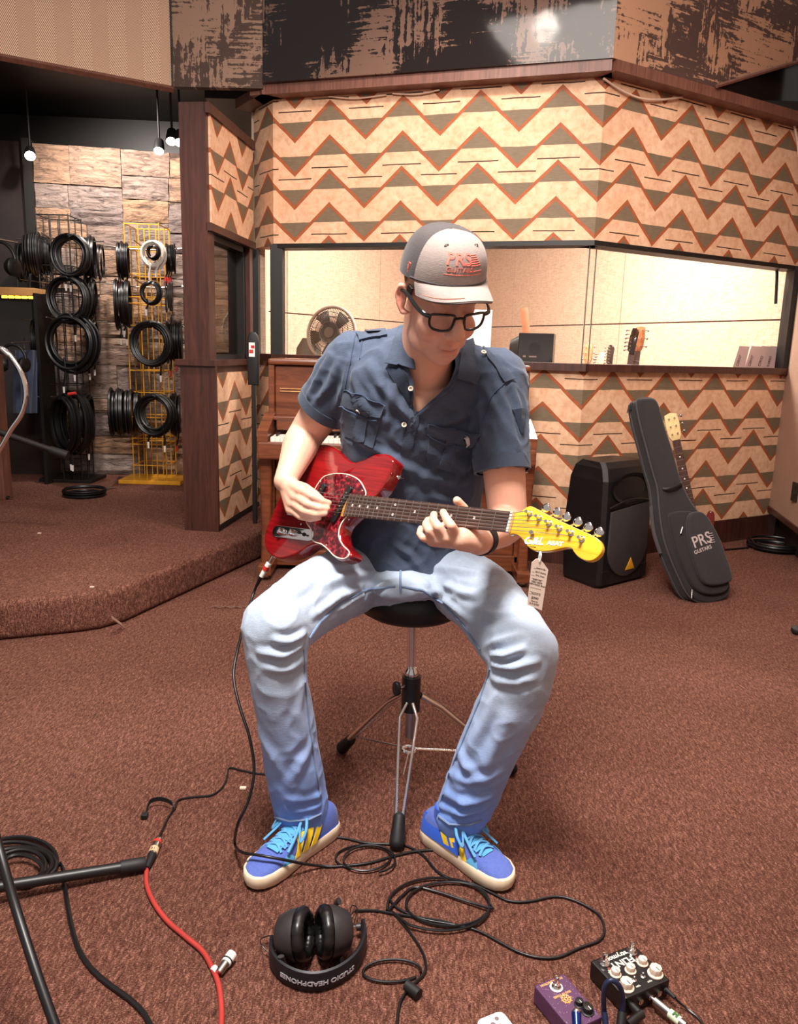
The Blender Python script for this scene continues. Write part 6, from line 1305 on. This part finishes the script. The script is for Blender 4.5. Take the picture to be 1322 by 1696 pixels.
MB().tube(crom([pw_ + V(-.03, 0, .011), pw_ + V(-.12, .02, .007), pw_ + V(-.3, -.02, .007)], 5), .006, 6).build('lead', CABLE, pl_)
# ------------------------------------------------------------------ left edge: cabinet, gooseneck lamp, boom arm, glazed shelf, headphones
cbp = fl(12, 828, PZ); cbx = thing('wooden_cabinet', 'wooden cabinet with a dark front at the left edge of the platform', 'cabinet', (cbp.x, cbp.y, PZ)); hC = P(4, 590, cbp.y).z
MB().box((cbp.x - .5, cbp.y, PZ), (cbp.x - .05, cbp.y + .1, hC), .006).build('carcass', DKMAT, cbx); MB().box((cbp.x - .045, cbp.y - .012, PZ), (cbp.x - .01, cbp.y + .1, hC + .01), .004).build('side_board', TRIMW, cbx); MB().box((cbp.x - .5, cbp.y - .015, PZ), (cbp.x - .05, cbp.y + .01, PZ + .09), .004).build('plinth', TRIMW, cbx)
gY = 3.3; gs = P(-30, 860, gY)
gl_ = thing('gooseneck_stand', 'curved chrome gooseneck on a black stand at the left edge', 'stand', (gs.x, gs.y, PZ))
neckp = [P(-14, 580, gY), P(4, 578, gY), P(22, 596, gY), P(38, 625, gY), P(43, 655, gY), P(36, 685, gY), P(18, 712, gY), P(2, 740, gY), P(-30, 790, gY), P(-90, 840, gY), P(-130, 870, gY)]
MB().tube(crom(neckp, 8), .0105, 10).build('gooseneck', CHROME, gl_); MB().tube([P(3, 578, gY), P(15, 589, gY)], .0125, 10).build('collar', STEEL, gl_); MB().cyl(P(-130, 870, gY), V(P(-130, 870, gY).x, gY, PZ + .02), .011, n=12).build('pole', BLACK, gl_); MB().lathe([(.13, 0), (.13, .012), (.03, .025), (.012, .04)], V(P(-130, 870, gY).x, gY, PZ), (0, 0, 1), 24).build('base', BLACK, gl_)
bmY = 4.3; bp = P(-40, 860, bmY); bs_ = thing('boom_stand', 'black microphone boom arm sloping down behind the chrome gooseneck', 'stand', (bp.x, bp.y, PZ)); a_, b_ = P(-150, 664, bmY), P(92, 748, bmY)
MB().cyl(a_, b_, .018, n=14).build('boom_arm', DKMAT, bs_); MB().cyl(b_ + (b_ - a_).normalized() * -.03, b_ + (b_ - a_).normalized() * .07, .023, .026, n=14).build('counterweight', RUBBER, bs_); MB().cyl(a_, V(a_.x, bmY, PZ + .02), .014, n=12).build('pole', BLACK, bs_); MB().lathe([(.14, 0), (.14, .014), (.03, .028), (.014, .05)], V(a_.x, bmY, PZ), (0, 0, 1), 24).build('base', BLACK, bs_)
shf = P(28, 485, 5.75); sh_ = thing('lit_shelf', 'pale wooden shelf with a glowing yellow light strip at the far left', 'shelf', tuple(shf)); MB().box((shf.x - .5, 5.72, shf.z - .02), (P(57, 486, 5.72).x, 5.95, shf.z + .035), .003).build('board', mat('pale_shelf_wood', (190, 138, 84), .5), sh_)
for k in range(5): MB().box((P(2 + 11 * k, 494, 5.72).x, 5.725, shf.z - .040), (P(10.5 + 11 * k, 494, 5.72).x, 5.74, shf.z - .022), .002).build('light_segment', mat('yellow_light', (235, 205, 70), .5, emit=3.0), sh_)
MB().box((P(57, 486, 5.72).x - .012, 5.72, PZ), (P(57, 486, 5.72).x + .012, 5.95, shf.z)).build('support', DKMAT, sh_)
def hphones(label, px, py, Y, k=1.0, m=BLACK):
    c = P(px, py, Y); t = thing('headphones', label, 'headphones', tuple(c), 'headphones hung at the left edge')
    MB().tube([c + V(.085 * k * math.cos(a), 0, .10 * k * math.sin(a)) for a in np.linspace(.1, math.pi - .1, 16)], .010 * k, 8).build('headband', m, t)
    for s in (-1, 1): MB().lathe([(.0001, -.03 * k), (.035 * k, -.028 * k), (.048 * k, -.01 * k), (.05 * k, .012 * k), (.03 * k, .026 * k), (.0001, .02 * k)], c + V(s * .07 * k, 0, -.03 * k), (s, -.3, 0), 20).build('ear_cup', m, t)
    hk = MB().tube([c + V(0, .0, .11 * k), c + V(0, .25, .12 * k)], .006, 6); hk.build('hook', HOOK, t)
hphones('black headphones hanging at the left edge above the lit shelf', -1, 432, 5.0, 1.15); hphones('black headphones hanging at the left edge below the lit shelf', 22, 596, 5.3, 1.0)
DENIM = m_cloth('dark_blue_cloth', (40, 48, 70), (64, 74, 100))
jk = thing('hanging_jacket', 'dark blue cloth hanging behind the chrome gooseneck', 'cloth', tuple(P(38, 640, 5.75))); rows = []
for j in range(9):
    y = 580 + 13 * j; rows.append([P(24 + 38 * i / 8, y, 5.72 + .03 * math.sin(i * 1.9 + j * .3)) for i in range(9)])
MB().sheet(rows, True, .01).build('fabric', DENIM, jk); MB().cyl(P(40, 578, 5.74), P(40, 560, 5.9), .006, n=6).build('hook', HOOK, jk)
# ceiling spots over the alcove
SPOTM = mat('spot_lens', (255, 244, 230), .4, emit=14.0)
for k, (x, y, Y) in enumerate(((263, 250, 5.75), (284, 234, 5.5), (298, 236, 5.45))):
    c = P(x, y, Y); sp_ = thing('spotlight', ('lit spotlight nearest the stone wall', 'lit spotlight in the middle of the alcove three', 'lit spotlight nearest the brown post')[k], 'lamp', tuple(c), 'alcove spotlights'); ax = V(.1, -.55, -.8).normalized()
    MB().lathe([(.0001, .002), (.034, .002)], c, ax, 18).build('lens', SPOTM, sp_); MB().lathe([(.030, -.001), (.036, .004), (.038, -.02), (.03, -.09), (.0001, -.1)], c, ax, 18).build('housing', BLACK, sp_); MB().cyl(c - ax * .08, V(c.x, c.y, 2.95), .008, n=8).build('stem', BLACK, sp_)
c = P(50, 258, 5.9); sp_ = thing('spotlight', 'lit spotlight at the left end of the stone wall', 'lamp', tuple(c), 'alcove spotlights'); ax = V(.3, -.7, -.6).normalized(); MB().lathe([(.0001, .002), (.036, .002)], c, ax, 18).build('lens', SPOTM, sp_); MB().lathe([(.030, -.001), (.038, .004), (.040, -.02), (.03, -.09), (.0001, -.1)], c, ax, 18).build('housing', BLACK, sp_); MB().cyl(c - ax * .08, V(c.x, c.y, 2.95), .008, n=8).build('stem', BLACK, sp_)
# ------------------------------------------------------------------ floor foreground: stand leg, cables, XLR, headphones, pedals
ms2 = thing('microphone_stand', 'black microphone stand leg with rubber end lying across the lower left carpet', 'stand', tuple(fl(120, 1450)))
a_, b_ = fl(-60, 1478, .045), fl(222, 1432, .022); b_.z = .02; MB().cyl(a_, b_, .0125, n=14).build('leg', BLACK, ms2); d_ = (b_ - a_).normalized(); MB().lathe([(.0155, -.03), (.0165, .0), (.0165, .02), (.014, .026), (.0001, .027)], b_, d_, 16).build('rubber_foot', RUBBER, ms2)
vp_ = [fl(-14, 1360, .35), fl(5, 1430, .30), fl(28, 1510, .24), fl(60, 1610, .18), fl(95, 1710, .12)]
tag(MB().tube(crom(vp_, 8), .0085, 10).build('hanging_cable', CABLE), 'thick black cable slanting down in front of the stand leg at lower left', 'cable')
cc = thing('cable_coil', 'coiled black cable on the carpet at the left edge with its end running forward', 'cable', tuple(fl(40, 1430)))
lp = []
for k in range(5): lp += floorloop(28 + 2 * k, 1426 + 3 * k, 70 - 9 * k, 38 - 4 * k, .6, 1, .006 + .004 * k, (0, 0), 22)
lp += [fl(*q, .005) for q in ((100, 1430), (106, 1460), (112, 1500), (120, 1540), (132, 1575), (152, 1605), (180, 1630), (215, 1655), (240, 1680), (255, 1710))]
MB().tube(crom(lp, 2), .0052, 7).build('cable', CABLE, cc)
REDC = mat('red_cable', (166, 54, 48), .42, var=.12)
xl = thing('microphone_cable', 'red microphone cable with a silver connector lying on the carpet', 'cable', tuple(fl(255, 1420)))
MB().tube(crom([fl(*q, .006) for q in ((243, 1438), (243, 1465), (255, 1495), (277, 1525), (308, 1552), (335, 1575), (350, 1600), (362, 1630), (367, 1670), (366, 1710))], 8), .0055, 8).build('cable', REDC, xl)
e0, e1 = fl(243, 1438, .010), fl(262, 1392, .012); MB().cyl(e0, e0.lerp(e1, .45), .007, .0105, n=12).build('strain_relief', RUBBER, xl); MB().cyl(e0.lerp(e1, .45), e1, .0110, .0105, n=16).build('connector', STEEL, xl); MB().cyl(e0.lerp(e1, .5), e0.lerp(e1, .68), .0114, n=16).build('tape_label', mat('cream_tape', (214, 176, 138), .7), xl); MB().cyl(e0.lerp(e1, .86), e0.lerp(e1, .95), .0112, n=16).build('red_ring', REDP, xl)
vs, fs = textmesh('31', .012, .0004); dd = (e1 - e0).normalized(); c = e0.lerp(e1, .59) + V(0, -.003, .0116); ey = V(0, 0, 1).cross(dd).normalized(); MB().add([c + dd.cross(V(0, 0, 1)).normalized() * a.x + dd * a.y + V(0, 0, a.z) for a in vs], fs).build('lettering', INK, xl)
MB().tube(crom([e1, fl(268, 1376, .008), fl(280, 1352, .005), fl(290, 1338, .005), fl(296, 1325, .005), fl(320, 1320, .004), fl(350, 1317, .004), fl(368, 1304, .004), fl(376, 1288, .004), fl(380, 1272, .004), fl(400, 1276, .004), fl(425, 1281, .004), fl(450, 1283, .004)], 6), .0028, 7).build('thin_lead', CABLE, xl)
st_ = thing('cable_strap', 'black hook-and-loop strap curling off the thin lead on the carpet', 'strap', tuple(fl(262, 1330))); pts = [fl(287, 1340, .012), fl(287, 1332, .02), fl(276, 1325, .024), fl(262, 1323, .024), fl(249, 1327, .02), fl(243, 1338, .012), fl(240, 1352, .006)]
pts = crom(pts, 6); MB().sheet([[p + V(0, 0, -.006) for p in pts], [p + V(0, 0, .006) for p in pts]], True, .002).build('strap', RUBBER, st_); e = fl(239, 1352, .008); MB().box(e - V(.008, .006, .006), e + V(.008, .012, .006), .002).build('tab', RUBBER, st_)
# white capped connector beside the red cable
wc = thing('cable_connector', 'white plastic connector standing out beside the red cable', 'connector', tuple(fl(366, 1605))); p0, p1 = fl(362, 1612, .010), fl(385, 1580, .016); MB().cyl(p0, p0.lerp(p1, .5), .008, .009, n=14).build('shell', STEEL, wc); MB().cyl(p0.lerp(p1, .5), p1, .0105, .0105, n=14).build('cap', WHITE, wc); MB().cyl(p0.lerp(p1, .62), p0.lerp(p1, .68), .0112, n=14).build('ring', RUBBER, wc); MB().cyl(fl(354, 1604, .006), fl(360, 1612, .006), .0075, n=12).build('cable_clip', WHITE, wc)
# headphones on the floor
hpn = thing('headphones', 'black studio headphones lying on the carpet in front of the man', 'headphones', tuple(fl(520, 1590)))
HB = mat('navy_black_headband', (16, 17, 26), .5, var=.2); PAD = mat('black_leatherette', (20, 18, 19), .35, var=.2); SHELL = mat('dark_grey_shell', (44, 40, 41), .45)
bp_ = crom([fl(*q) for q in ((449, 1580), (450, 1604), (466, 1626), (496, 1641), (530, 1643), (565, 1630), (592, 1606), (604, 1575), (602, 1552))], 8)
def bandn(i): d = bp_[min(i + 1, len(bp_) - 1)] - bp_[max(i - 1, 0)]; d.normalize(); return V(-d.y, d.x, 0)
ins = bp_[len(bp_) // 2] + V(0, .1, 0)
rows = []
for (o, z) in ((0, .006), (.002, .004), (.0035, .012), (.004, .024), (.0035, .036), (.002, .044), (-.002, .046), (-.006, .042), (-.008, .024), (-.006, .008)):
    rows.append([p + (bandn(i) * (-o)) + V(0, 0, z) for i, p in enumerate(bp_)])
hbn = MB().loft([[rows[j][i] for j in range(len(rows))] for i in range(len(bp_))]).build('headband', HB, hpn)
vs, fs = textmesh('STUDIO HEADPHONES', .0135, .0006, bold=.0004, sx=1.12); cum = [0]
for i in range(1, len(bp_)): cum.append(cum[-1] + (bp_[i] - bp_[i - 1]).length)
cen = cum[-1] * .46; out = []
outn = bandn(len(bp_) // 2); sg_ = -1 if (ins - bp_[len(bp_) // 2]).dot(outn) > 0 else 1
for a in vs:
    s = min(max(cen - a.x, 0), cum[-1] - 1e-5); i = max(k for k in range(len(cum)) if cum[k] <= s); i = min(i, len(bp_) - 2); t = (s - cum[i]) / (cum[i + 1] - cum[i]); p = bp_[i].lerp(bp_[i + 1], t); n = bandn(i).lerp(bandn(i + 1), t) * sg_; out.append(p + n * (.0052 + a.z) + V(0, 0, .024 - a.y))
MB().add(out, fs).build('lettering', mat('silver_print', (190, 188, 196), .5), hbn)
def earcup(c, ax, flip, lab):
    ax = Vector(ax).normalized(); x, y, _ = ortho(ax); o = MB().lathe([(.0001, -.036), (.026, -.036), (.037, -.030), (.045, -.013), (.049, .0), (.049, .008), (.0001, .008)], c, ax, 28).build('ear_cup', SHELL, hpn)
    rows = []
    for k in range(48):
        a = 2 * math.pi * k / 48; wr = 1 + .07 * math.sin(k * 2.7) + .05 * math.sin(k * 5.1); e = x * math.cos(a) + y * math.sin(a); rows.append([c + e * (.038 + .0135 * wr * math.cos(b)) + ax * (.018 + .0135 * wr * math.sin(b)) for b in np.linspace(0, 2 * math.pi, 11)[:-1]])
    MB().loft(rows, closed=True).build('ear_pad', PAD, o); MB().lathe([(.0001, .014), (.03, .014)], c, ax, 20).build('inner_mesh', RECESS, o)
    MB().lathe([(.0001, -.0372), (.012, -.0372), (.012, -.036)], c, ax, 18).build('badge_disc', mat('silver_print', (190, 188, 196), .5), o)
    return o
cL, cR = fl(488, 1548, .056), fl(552, 1542, .058); earcup(cL, (.92, -.12, .18), 0, ''); earcup(cR, (-.95, -.30, .10), 0, '')
for c, ax, j in ((cL, V(.92, -.12, .18).normalized(), bp_[0] + V(0, 0, .026)), (cR, V(-.95, -.30, .10).normalized(), bp_[-1] + V(0, 0, .026))):
    x, y, _ = ortho(ax); e = (j - c); e = (e - ax * e.dot(ax)).normalized(); f = ax.cross(e)
    yk = [c + (e * math.cos(a) + f * math.sin(a)) * .054 - ax * .014 for a in np.linspace(-1.7, 1.7, 15)]; MB().tube(yk, .0045, 8, flat=1.6).build('yoke', SHELL, hpn); MB().tube(crom([yk[7], yk[7].lerp(j, .5) + V(0, 0, .004), j], 5), .0024, 6).build('slider', CHROME, hpn); MB().cyl(yk[7].lerp(j, .75), j, .0075, .0085, n=10).build('hinge_cap', SHELL, hpn)
MB().tube(crom([fl(445, 1578, .012), fl(434, 1566, .02), fl(432, 1556, .018), fl(446, 1550, .02), fl(458, 1556, .03)], 6), .0012, 5).build('wire_loop', CABLE, hpn); MB().tube(crom([fl(586, 1530, .03), fl(592, 1505, .02), fl(583, 1500, .018), fl(580, 1515, .016), fl(590, 1507, .008)], 6), .0012, 5).build('wire_loop', CABLE, hpn)
hc2 = [fl(*q) for q in ((588, 1508, .006), (620, 1508, .004), (650, 1513, .004), (690, 1519, .004), (735, 1526, .004), (775, 1536, .004))] + floorloop(742, 1497, 66, 38, .4, .98, .006, (0, 0)) + [fl(*q) for q in ((700, 1470, .006), (670, 1480, .006))] + floorloop(726, 1498, 88, 42, 2.9, .9, .007) + [fl(*q) for q in ((650, 1510, .005), (668, 1530, .004), (690, 1560, .004), (703, 1585, .004), (704, 1610, .006), (685, 1630, .004), (665, 1655, .004), (658, 1690, .004), (657, 1720, .004))]
MB().tube(crom(hc2, 3), .0030, 7).build('cable', CABLE, hpn)
MB().tube(floorloop(650, 1608, 50, 18, .6, .95, .005), .0027, 7).build('cable', CABLE, hpn); pj = fl(684, 1640, .012); MB().cyl(pj + V(-.012, .012, 0), pj + V(.012, -.01, 0), .0105, n=14).build('jack_adapter', RUBBER, hpn)
# pedals
def pedal_frame(A, B, D, ztop):
    A, B, D = fl(*A, ztop), fl(*B, ztop), fl(*D, ztop); ex = (A - B); ex.z = 0; w = ex.length; ex.normalize(); ey = V(0, 0, 1).cross(ex); h_ = abs((D - A).dot(ey)); s = 1 if (D - A).dot(ey) > 0 else -1
    return A, B, D, ex, ey * s, w, h_
def knob(M, x, y, z, r, m, par, flat=8, base=True):
    o = MB(M)
    if base: o.lathe([(r * 1.28, 0), (r * 1.28, r * .18), (r * 1.0, r * .3)], V(x, y, z), (0, 0, 1), 24)
    pts = [(x + r * .95 * math.cos(a) * (1 + .05 * math.cos(flat * a)), y + r * .95 * math.sin(a) * (1 + .05 * math.cos(flat * a))) for a in np.linspace(0, 2 * math.pi, 41)[:-1]]; o.prism(pts, r * 1.15, z + r * .2, r * .06); k = o.build('knob', m, par); MB(M).box(V(x - r * .07, y, z + r * 1.35), V(x + r * .07, y + r * .85, z + r * 1.38)).build('knob_mark', INK if m is CREAMK else WHITE, k); return k
def footsw(M, x, y, z, par, r=.0055): o = MB(M).lathe([(r * 1.9, 0), (r * 1.9, .003), (r * 1.5, .0045), (r * 1.35, .010), (r * .95, .011), (r * .95, .022), (r * .8, .024), (.0001, .0245)], V(x, y, z), (0, 0, 1), 18); return o.build('footswitch', CHROME, par)
CREAMK = mat('cream_knob', (226, 204, 184), .45, var=.04); PBLK = mat('black_pedal_paint', (14, 13, 13), .35, var=.2); PPUR = mat('purple_sparkle', (84, 50, 84), .4, var=.2, scale=300); OCH = mat('ochre_print', (226, 168, 100), .5)
A, B, D, ex, ey, w1, h1 = pedal_frame((978, 1591), (1049, 1563), (1046, 1650), .042)
fp_ = thing('effect_pedal', 'black effects pedal with five cream knobs and two footswitches', 'pedal', tuple(V(A.x, A.y, 0))); o_ = V(B.x, B.y, 0); FM = Matrix.Identity(4)
zax = V(0, 0, 1)
for i in range(3): FM[i][0] = ex[i]; FM[i][1] = ey[i]; FM[i][2] = zax[i]; FM[i][3] = o_[i]
MB(FM).box((0, 0, .003), (w1, h1, .042), .004).build('enclosure', PBLK, fp_)
for x in (.02, w1 - .02): footsw(FM, x, .018, .042, fp_)
for x, y, r in ((w1 * .18, h1 * .47, .0088), (w1 * .5, h1 * .52, .0088), (w1 * .80, h1 * .47, .0088), (w1 * .15, h1 * .78, .0118), (w1 * .83, h1 * .80, .0118)): knob(FM, x, y, .042, r, CREAMK, fp_)
def ptext(M, txt, size, x, y, z, m, par, sx=1, bold=0, rot=0):
    vs, fs = textmesh(txt, size, .0003, bold=bold, sx=sx); c, s = math.cos(rot), math.sin(rot); MB(M).add([V(x + a.x * c - a.y * s, y + a.x * s + a.y * c, z + a.z + .0003) for a in vs], fs).build('lettering', m, par)
ptext(FM, 'strymon', .0155, w1 * .5, h1 * .13, .042, LET, fp_, 1.0, .0003); ptext(FM, 'FLINT', .021, w1 * .5, h1 * .29, .042, LET, fp_, 1.05, .0004)
for x, y, s_ in ((.02, .040, 'tremolo'), (w1 - .02, .040, 'reverb'), (w1 * .36, h1 * .88, 'type'), (w1 * .62, h1 * .88, 'type'), (w1 * .18, h1 * .35, 'color'), (w1 * .8, h1 * .35, 'speed')): ptext(FM, s_, .0062, x, y, .042, LET, fp_)
for x in (.02, w1 - .02): MB(FM).lathe([(.003, 0), (.003, .001), (.0001, .002)], V(x, .032, .042), (0, 0, 1), 10).build('indicator', mat('indicator_red', (120, 50, 44), .3), fp_)
for x in (.40, .60): MB(FM).lathe([(.005, 0), (.005, .002), (.002, .003), (.0018, .010), (.0001, .0105)], V(w1 * x, h1 * .74, .042), (0, 0, 1), 10).build('toggle', CHROME, fp_)
for k, x in enumerate((.86, .66, .44, .24, .08)): MB(FM).lathe([(.006, 0), (.006, .003), (.0035, .0032), (.0001, .001)], V(w1 * x, h1, .022), (0, 1, 0), 14).build('jack', CHROME if k < 4 else RUBBER, fp_)
FI = FM.inverted()
def fpt(x, y, z): return FM @ V(x, y, z)
jkp = thing('jack_plug', 'silver jack plug with green and white label in the black pedal', 'plug', tuple(V(*fpt(w1 * .42, h1 + .04, 0)[:2], 0))); a_, b_ = fpt(w1 * .44, h1 + .002, .022), fl(1136, 1700, .02)
MB().cyl(a_, a_.lerp(b_, .15), .004, n=10).build('tip', CHROME, jkp); MB().cyl(a_.lerp(b_, .12), b_, .0082, n=16).build('barrel', STEEL, jkp); MB().cyl(a_.lerp(b_, .55), a_.lerp(b_, .85), .0086, n=16).build('label_wrap', mat('green_white_label', (206, 222, 190), .6), jkp)
vs, fs = textmesh('M', .014, .0004, bold=.0006); dd = (b_ - a_).normalized(); c = a_.lerp(b_, .70) + V(0, -.002, .0088); sxx = dd.cross(V(0, 0, 1)).normalized(); MB().add([c + dd * a.x + V(0, 0, 1).cross(dd) * a.y + V(0, 0, a.z) for a in vs], fs).build('lettering', mat('green_ink', (60, 110, 60), .6), jkp)
pwl = thing('power_lead', 'thin black power lead plugged into the right of the black pedal', 'cable', tuple(V(*fpt(w1 * .08, h1 + .02, 0)[:2], 0))); a_ = fpt(w1 * .08, h1 + .002, .024); MB().cyl(a_, a_ + ey * .022, .0048, .0034, n=10).build('plug', RUBBER, pwl); MB().tube(crom([a_ + ey * .022, fl(1125, 1660, .014), fl(1140, 1672, .006), fl(1160, 1690, .004), fl(1172, 1715, .004)], 6), .0022, 6).build('lead', CABLE, pwl)
rap = thing('angled_plug', 'black right-angled plug at the left jack of the black pedal', 'plug', tuple(V(*fpt(w1 * .86, h1 + .02, 0)[:2], 0))); a_ = fpt(w1 * .86, h1 + .002, .022); b_ = a_ + ey * .022; MB().tube([a_, b_], .0075, 12).build('barrel', BLACK, rap); MB().tube([b_ + ex * -.004, b_ + ex * .038 + ey * .008], .0082, 12).build('angled_body', BLACK, rap)
A2, B2, D2_, ex2, ey2, w2, h2 = pedal_frame((885, 1632), (934, 1612), (946, 1700), .040)
pu = thing('effect_pedal', 'purple sparkle effects pedal with a ship wheel emblem and black knobs', 'pedal', tuple(V(A2.x, A2.y, 0))); h2 = .112; UM = Matrix.Identity(4); w2 = max(w2, .062)
for i in range(3): UM[i][0] = ex2[i]; UM[i][1] = ey2[i]; UM[i][2] = zax[i]; UM[i][3] = (B2.x, B2.y, 0)[i]
MB(UM).box((0, 0, .002), (w2, h2, .040), .003).build('enclosure', PPUR, pu); MB(UM).lathe([(.0125, 0), (.0125, .0015), (.008, .002)], V(w2 * .5, .022, .040), (0, 0, 1), 22).build('switch_washer', WHITE, pu); footsw(UM, w2 * .5, .022, .040, pu, .005)
ptext(UM, 'HALLUCINATION', .0072, w2 * .5, .007, .040, OCH, pu, .9, .0002); ptext(UM, 'SEAS OF TONES', .0066, w2 * .5, .040, .040, OCH, pu, .85, .0002)
wh = MB(UM); wc_ = V(w2 * .5, .052, .0405); wh.tube([wc_ + V(.0085 * math.cos(a), .0085 * math.sin(a), 0) for a in np.linspace(0, 2 * math.pi, 25)[:-1]], .0012, 5, True); wh.tube([wc_ + V(.003 * math.cos(a), .003 * math.sin(a), 0) for a in np.linspace(0, 2 * math.pi, 13)[:-1]], .001, 5, True)
for k in range(8): a = math.pi * k / 4; wh.tube([wc_ + V(.003 * math.cos(a), .003 * math.sin(a), 0), wc_ + V(.0115 * math.cos(a), .0115 * math.sin(a), 0)], .0009, 5)
wh.build('wheel_emblem', OCH, pu)
for x, y, r in ((.30, .072, .0075), (.22, .086, .0078), (-.0, 0, 0), (.78, .0, 0)):
    if r: knob(UM, w2 * (1 - x) if False else w2 * x + .0, y, .040, r, BLACK, pu, 10)
knob(UM, w2 * .25, .092, .040, .0095, BLACK, pu, 10)
rs2 = random.Random(5); sp2 = MB(UM)
for k in range(90): x, y = rs2.uniform(.003, w2 - .003), rs2.uniform(.003, h2 - .003); sp2.box((x - .0004, y - .0004, .0399), (x + .0004, y + .0004, .0403))
so2 = sp2.build('sparkle', mat('sparkle_fleck', (214, 180, 206), .3), pu); so2['kind'] = 'stuff'
wl = fl(785, 1692, .02); wp_ = thing('white_device', 'white rounded device just entering the photo at the bottom edge', 'device', tuple(fl(830, 1690))); q = [fl(x, y, .03) for x, y in ((787, 1690), (831, 1672), (870, 1722), (822, 1745))]
cx_ = sum(q, V(0, 0, 0)) / 4; ol = []
for i in range(4):
    p, pp, nx_ = q[i], q[i - 1], q[(i + 1) % 4]; d1 = (pp - p).normalized(); d2 = (nx_ - p).normalized(); ol += [p + d1 * .010, p + d1 * .003 + d2 * .003, p + d2 * .010]
MB().loft([[V(p.x, p.y, 0) for p in ol], [V(p.x, p.y, .026) for p in ol], [cx_ * .04 + p * .96 for p in ol]], True).build('case', mat('gloss_white', (250, 250, 250), .25, var=.01), wp_)
for x, y, r in ((823, 1687, .0042), (817, 1697, .005), (829, 1697, .002)): MB().lathe([(.0001, .0006), (r, .0006), (r, -.001)], fl(x, y, .0302), (0, 0, 1), 14).build('dark_mark', mat('grey_mark', (120, 104, 110), .5), wp_)
pt = thing('patch_cable', 'dark blue patch cable arching up between the two pedals', 'cable', tuple(fl(1015, 1690))); BLU = mat('dark_blue_cable', (26, 36, 66), .4)
arc = [fl(1004, 1702, .03), P(1001, 1678, 1.215), P(1000, 1655, 1.215), P(1002, 1634, 1.215), P(1011, 1624, 1.215), P(1022, 1628, 1.215), P(1030, 1642, 1.215), P(1032, 1662, 1.215), P(1030, 1682, 1.21), fl(1028, 1706, .03)]
MB().tube(crom(arc, 6), .0048, 10).build('cable', BLU, pt); MB().tube([P(1031, 1676, 1.212), fl(1028, 1706, .03)], .0085, 10).build('plug_sleeve', RUBBER, pt); MB().tube([P(1001, 1676, 1.212), fl(1004, 1702, .03)], .0058, 10).build('plug_sleeve', BLU, pt)
jb_ = thing('patch_plug', 'shiny blue and chrome plug on the left of the purple pedal', 'plug', tuple(fl(945, 1696))); a_, b_ = UM @ V(w2 * .75, h2 * .9, .06), UM @ V(w2 * .95, h2 * 1.08, .05); MB().cyl(a_, b_, .009, .0075, n=14).build('barrel', mat('blue_metal', (40, 66, 150), .2, .8), jb_); MB().ell(a_, (.009, .009, .009), None, 14, 8).build('chrome_end', CHROME, jb_)
# scraps of lint and frayed carpet thread
LINT = mat('pale_lint', (214, 190, 170), .9)
for x, y, lab, z in ((402, 1305, 'white lint speck on the carpet left of the left trouser leg', 0), (152, 972, 'pale scrap on the platform nosing', PZ), (65, 883, 'white paper scrap on the platform carpet', PZ)):
    c = fl(x, y, z + .004); tag(MB().box(c - V(.008, .006, .0035), c + V(.010, .006, .003), .002).build('lint_scrap', LINT), lab, 'scrap')
FRAY = mat('frayed_backing', (120, 90, 76), .9)
fr1 = thing('frayed_thread', 'frayed pale threads on the carpet near the platform step', 'thread', tuple(fl(380, 1005)));
for k in range(6): a = fl(345 + 9 * k, 1007 - k % 2, .004); MB().tube(crom([a, a + V(.03, .004 * (-1) ** k, .008), a + V(.06, -.005 * (-1) ** k, .003)], 4), .0016, 5).build('strand', FRAY, fr1)
fr2 = thing('carpet_tear', 'torn flap of carpet on the riser at the platform corner', 'tear', tuple(fl(200, 1022)))
for k in range(7): a = fl(188 + 2.4 * k, 1018 + 1.8 * k, .10 - .012 * k); a = a + V(0, -.02, 0); MB().tube(crom([a, a + V(.01, -.012, -.008), a + V(.022, -.006, -.022)], 4), .003, 5).build('strand', FRAY, fr2)
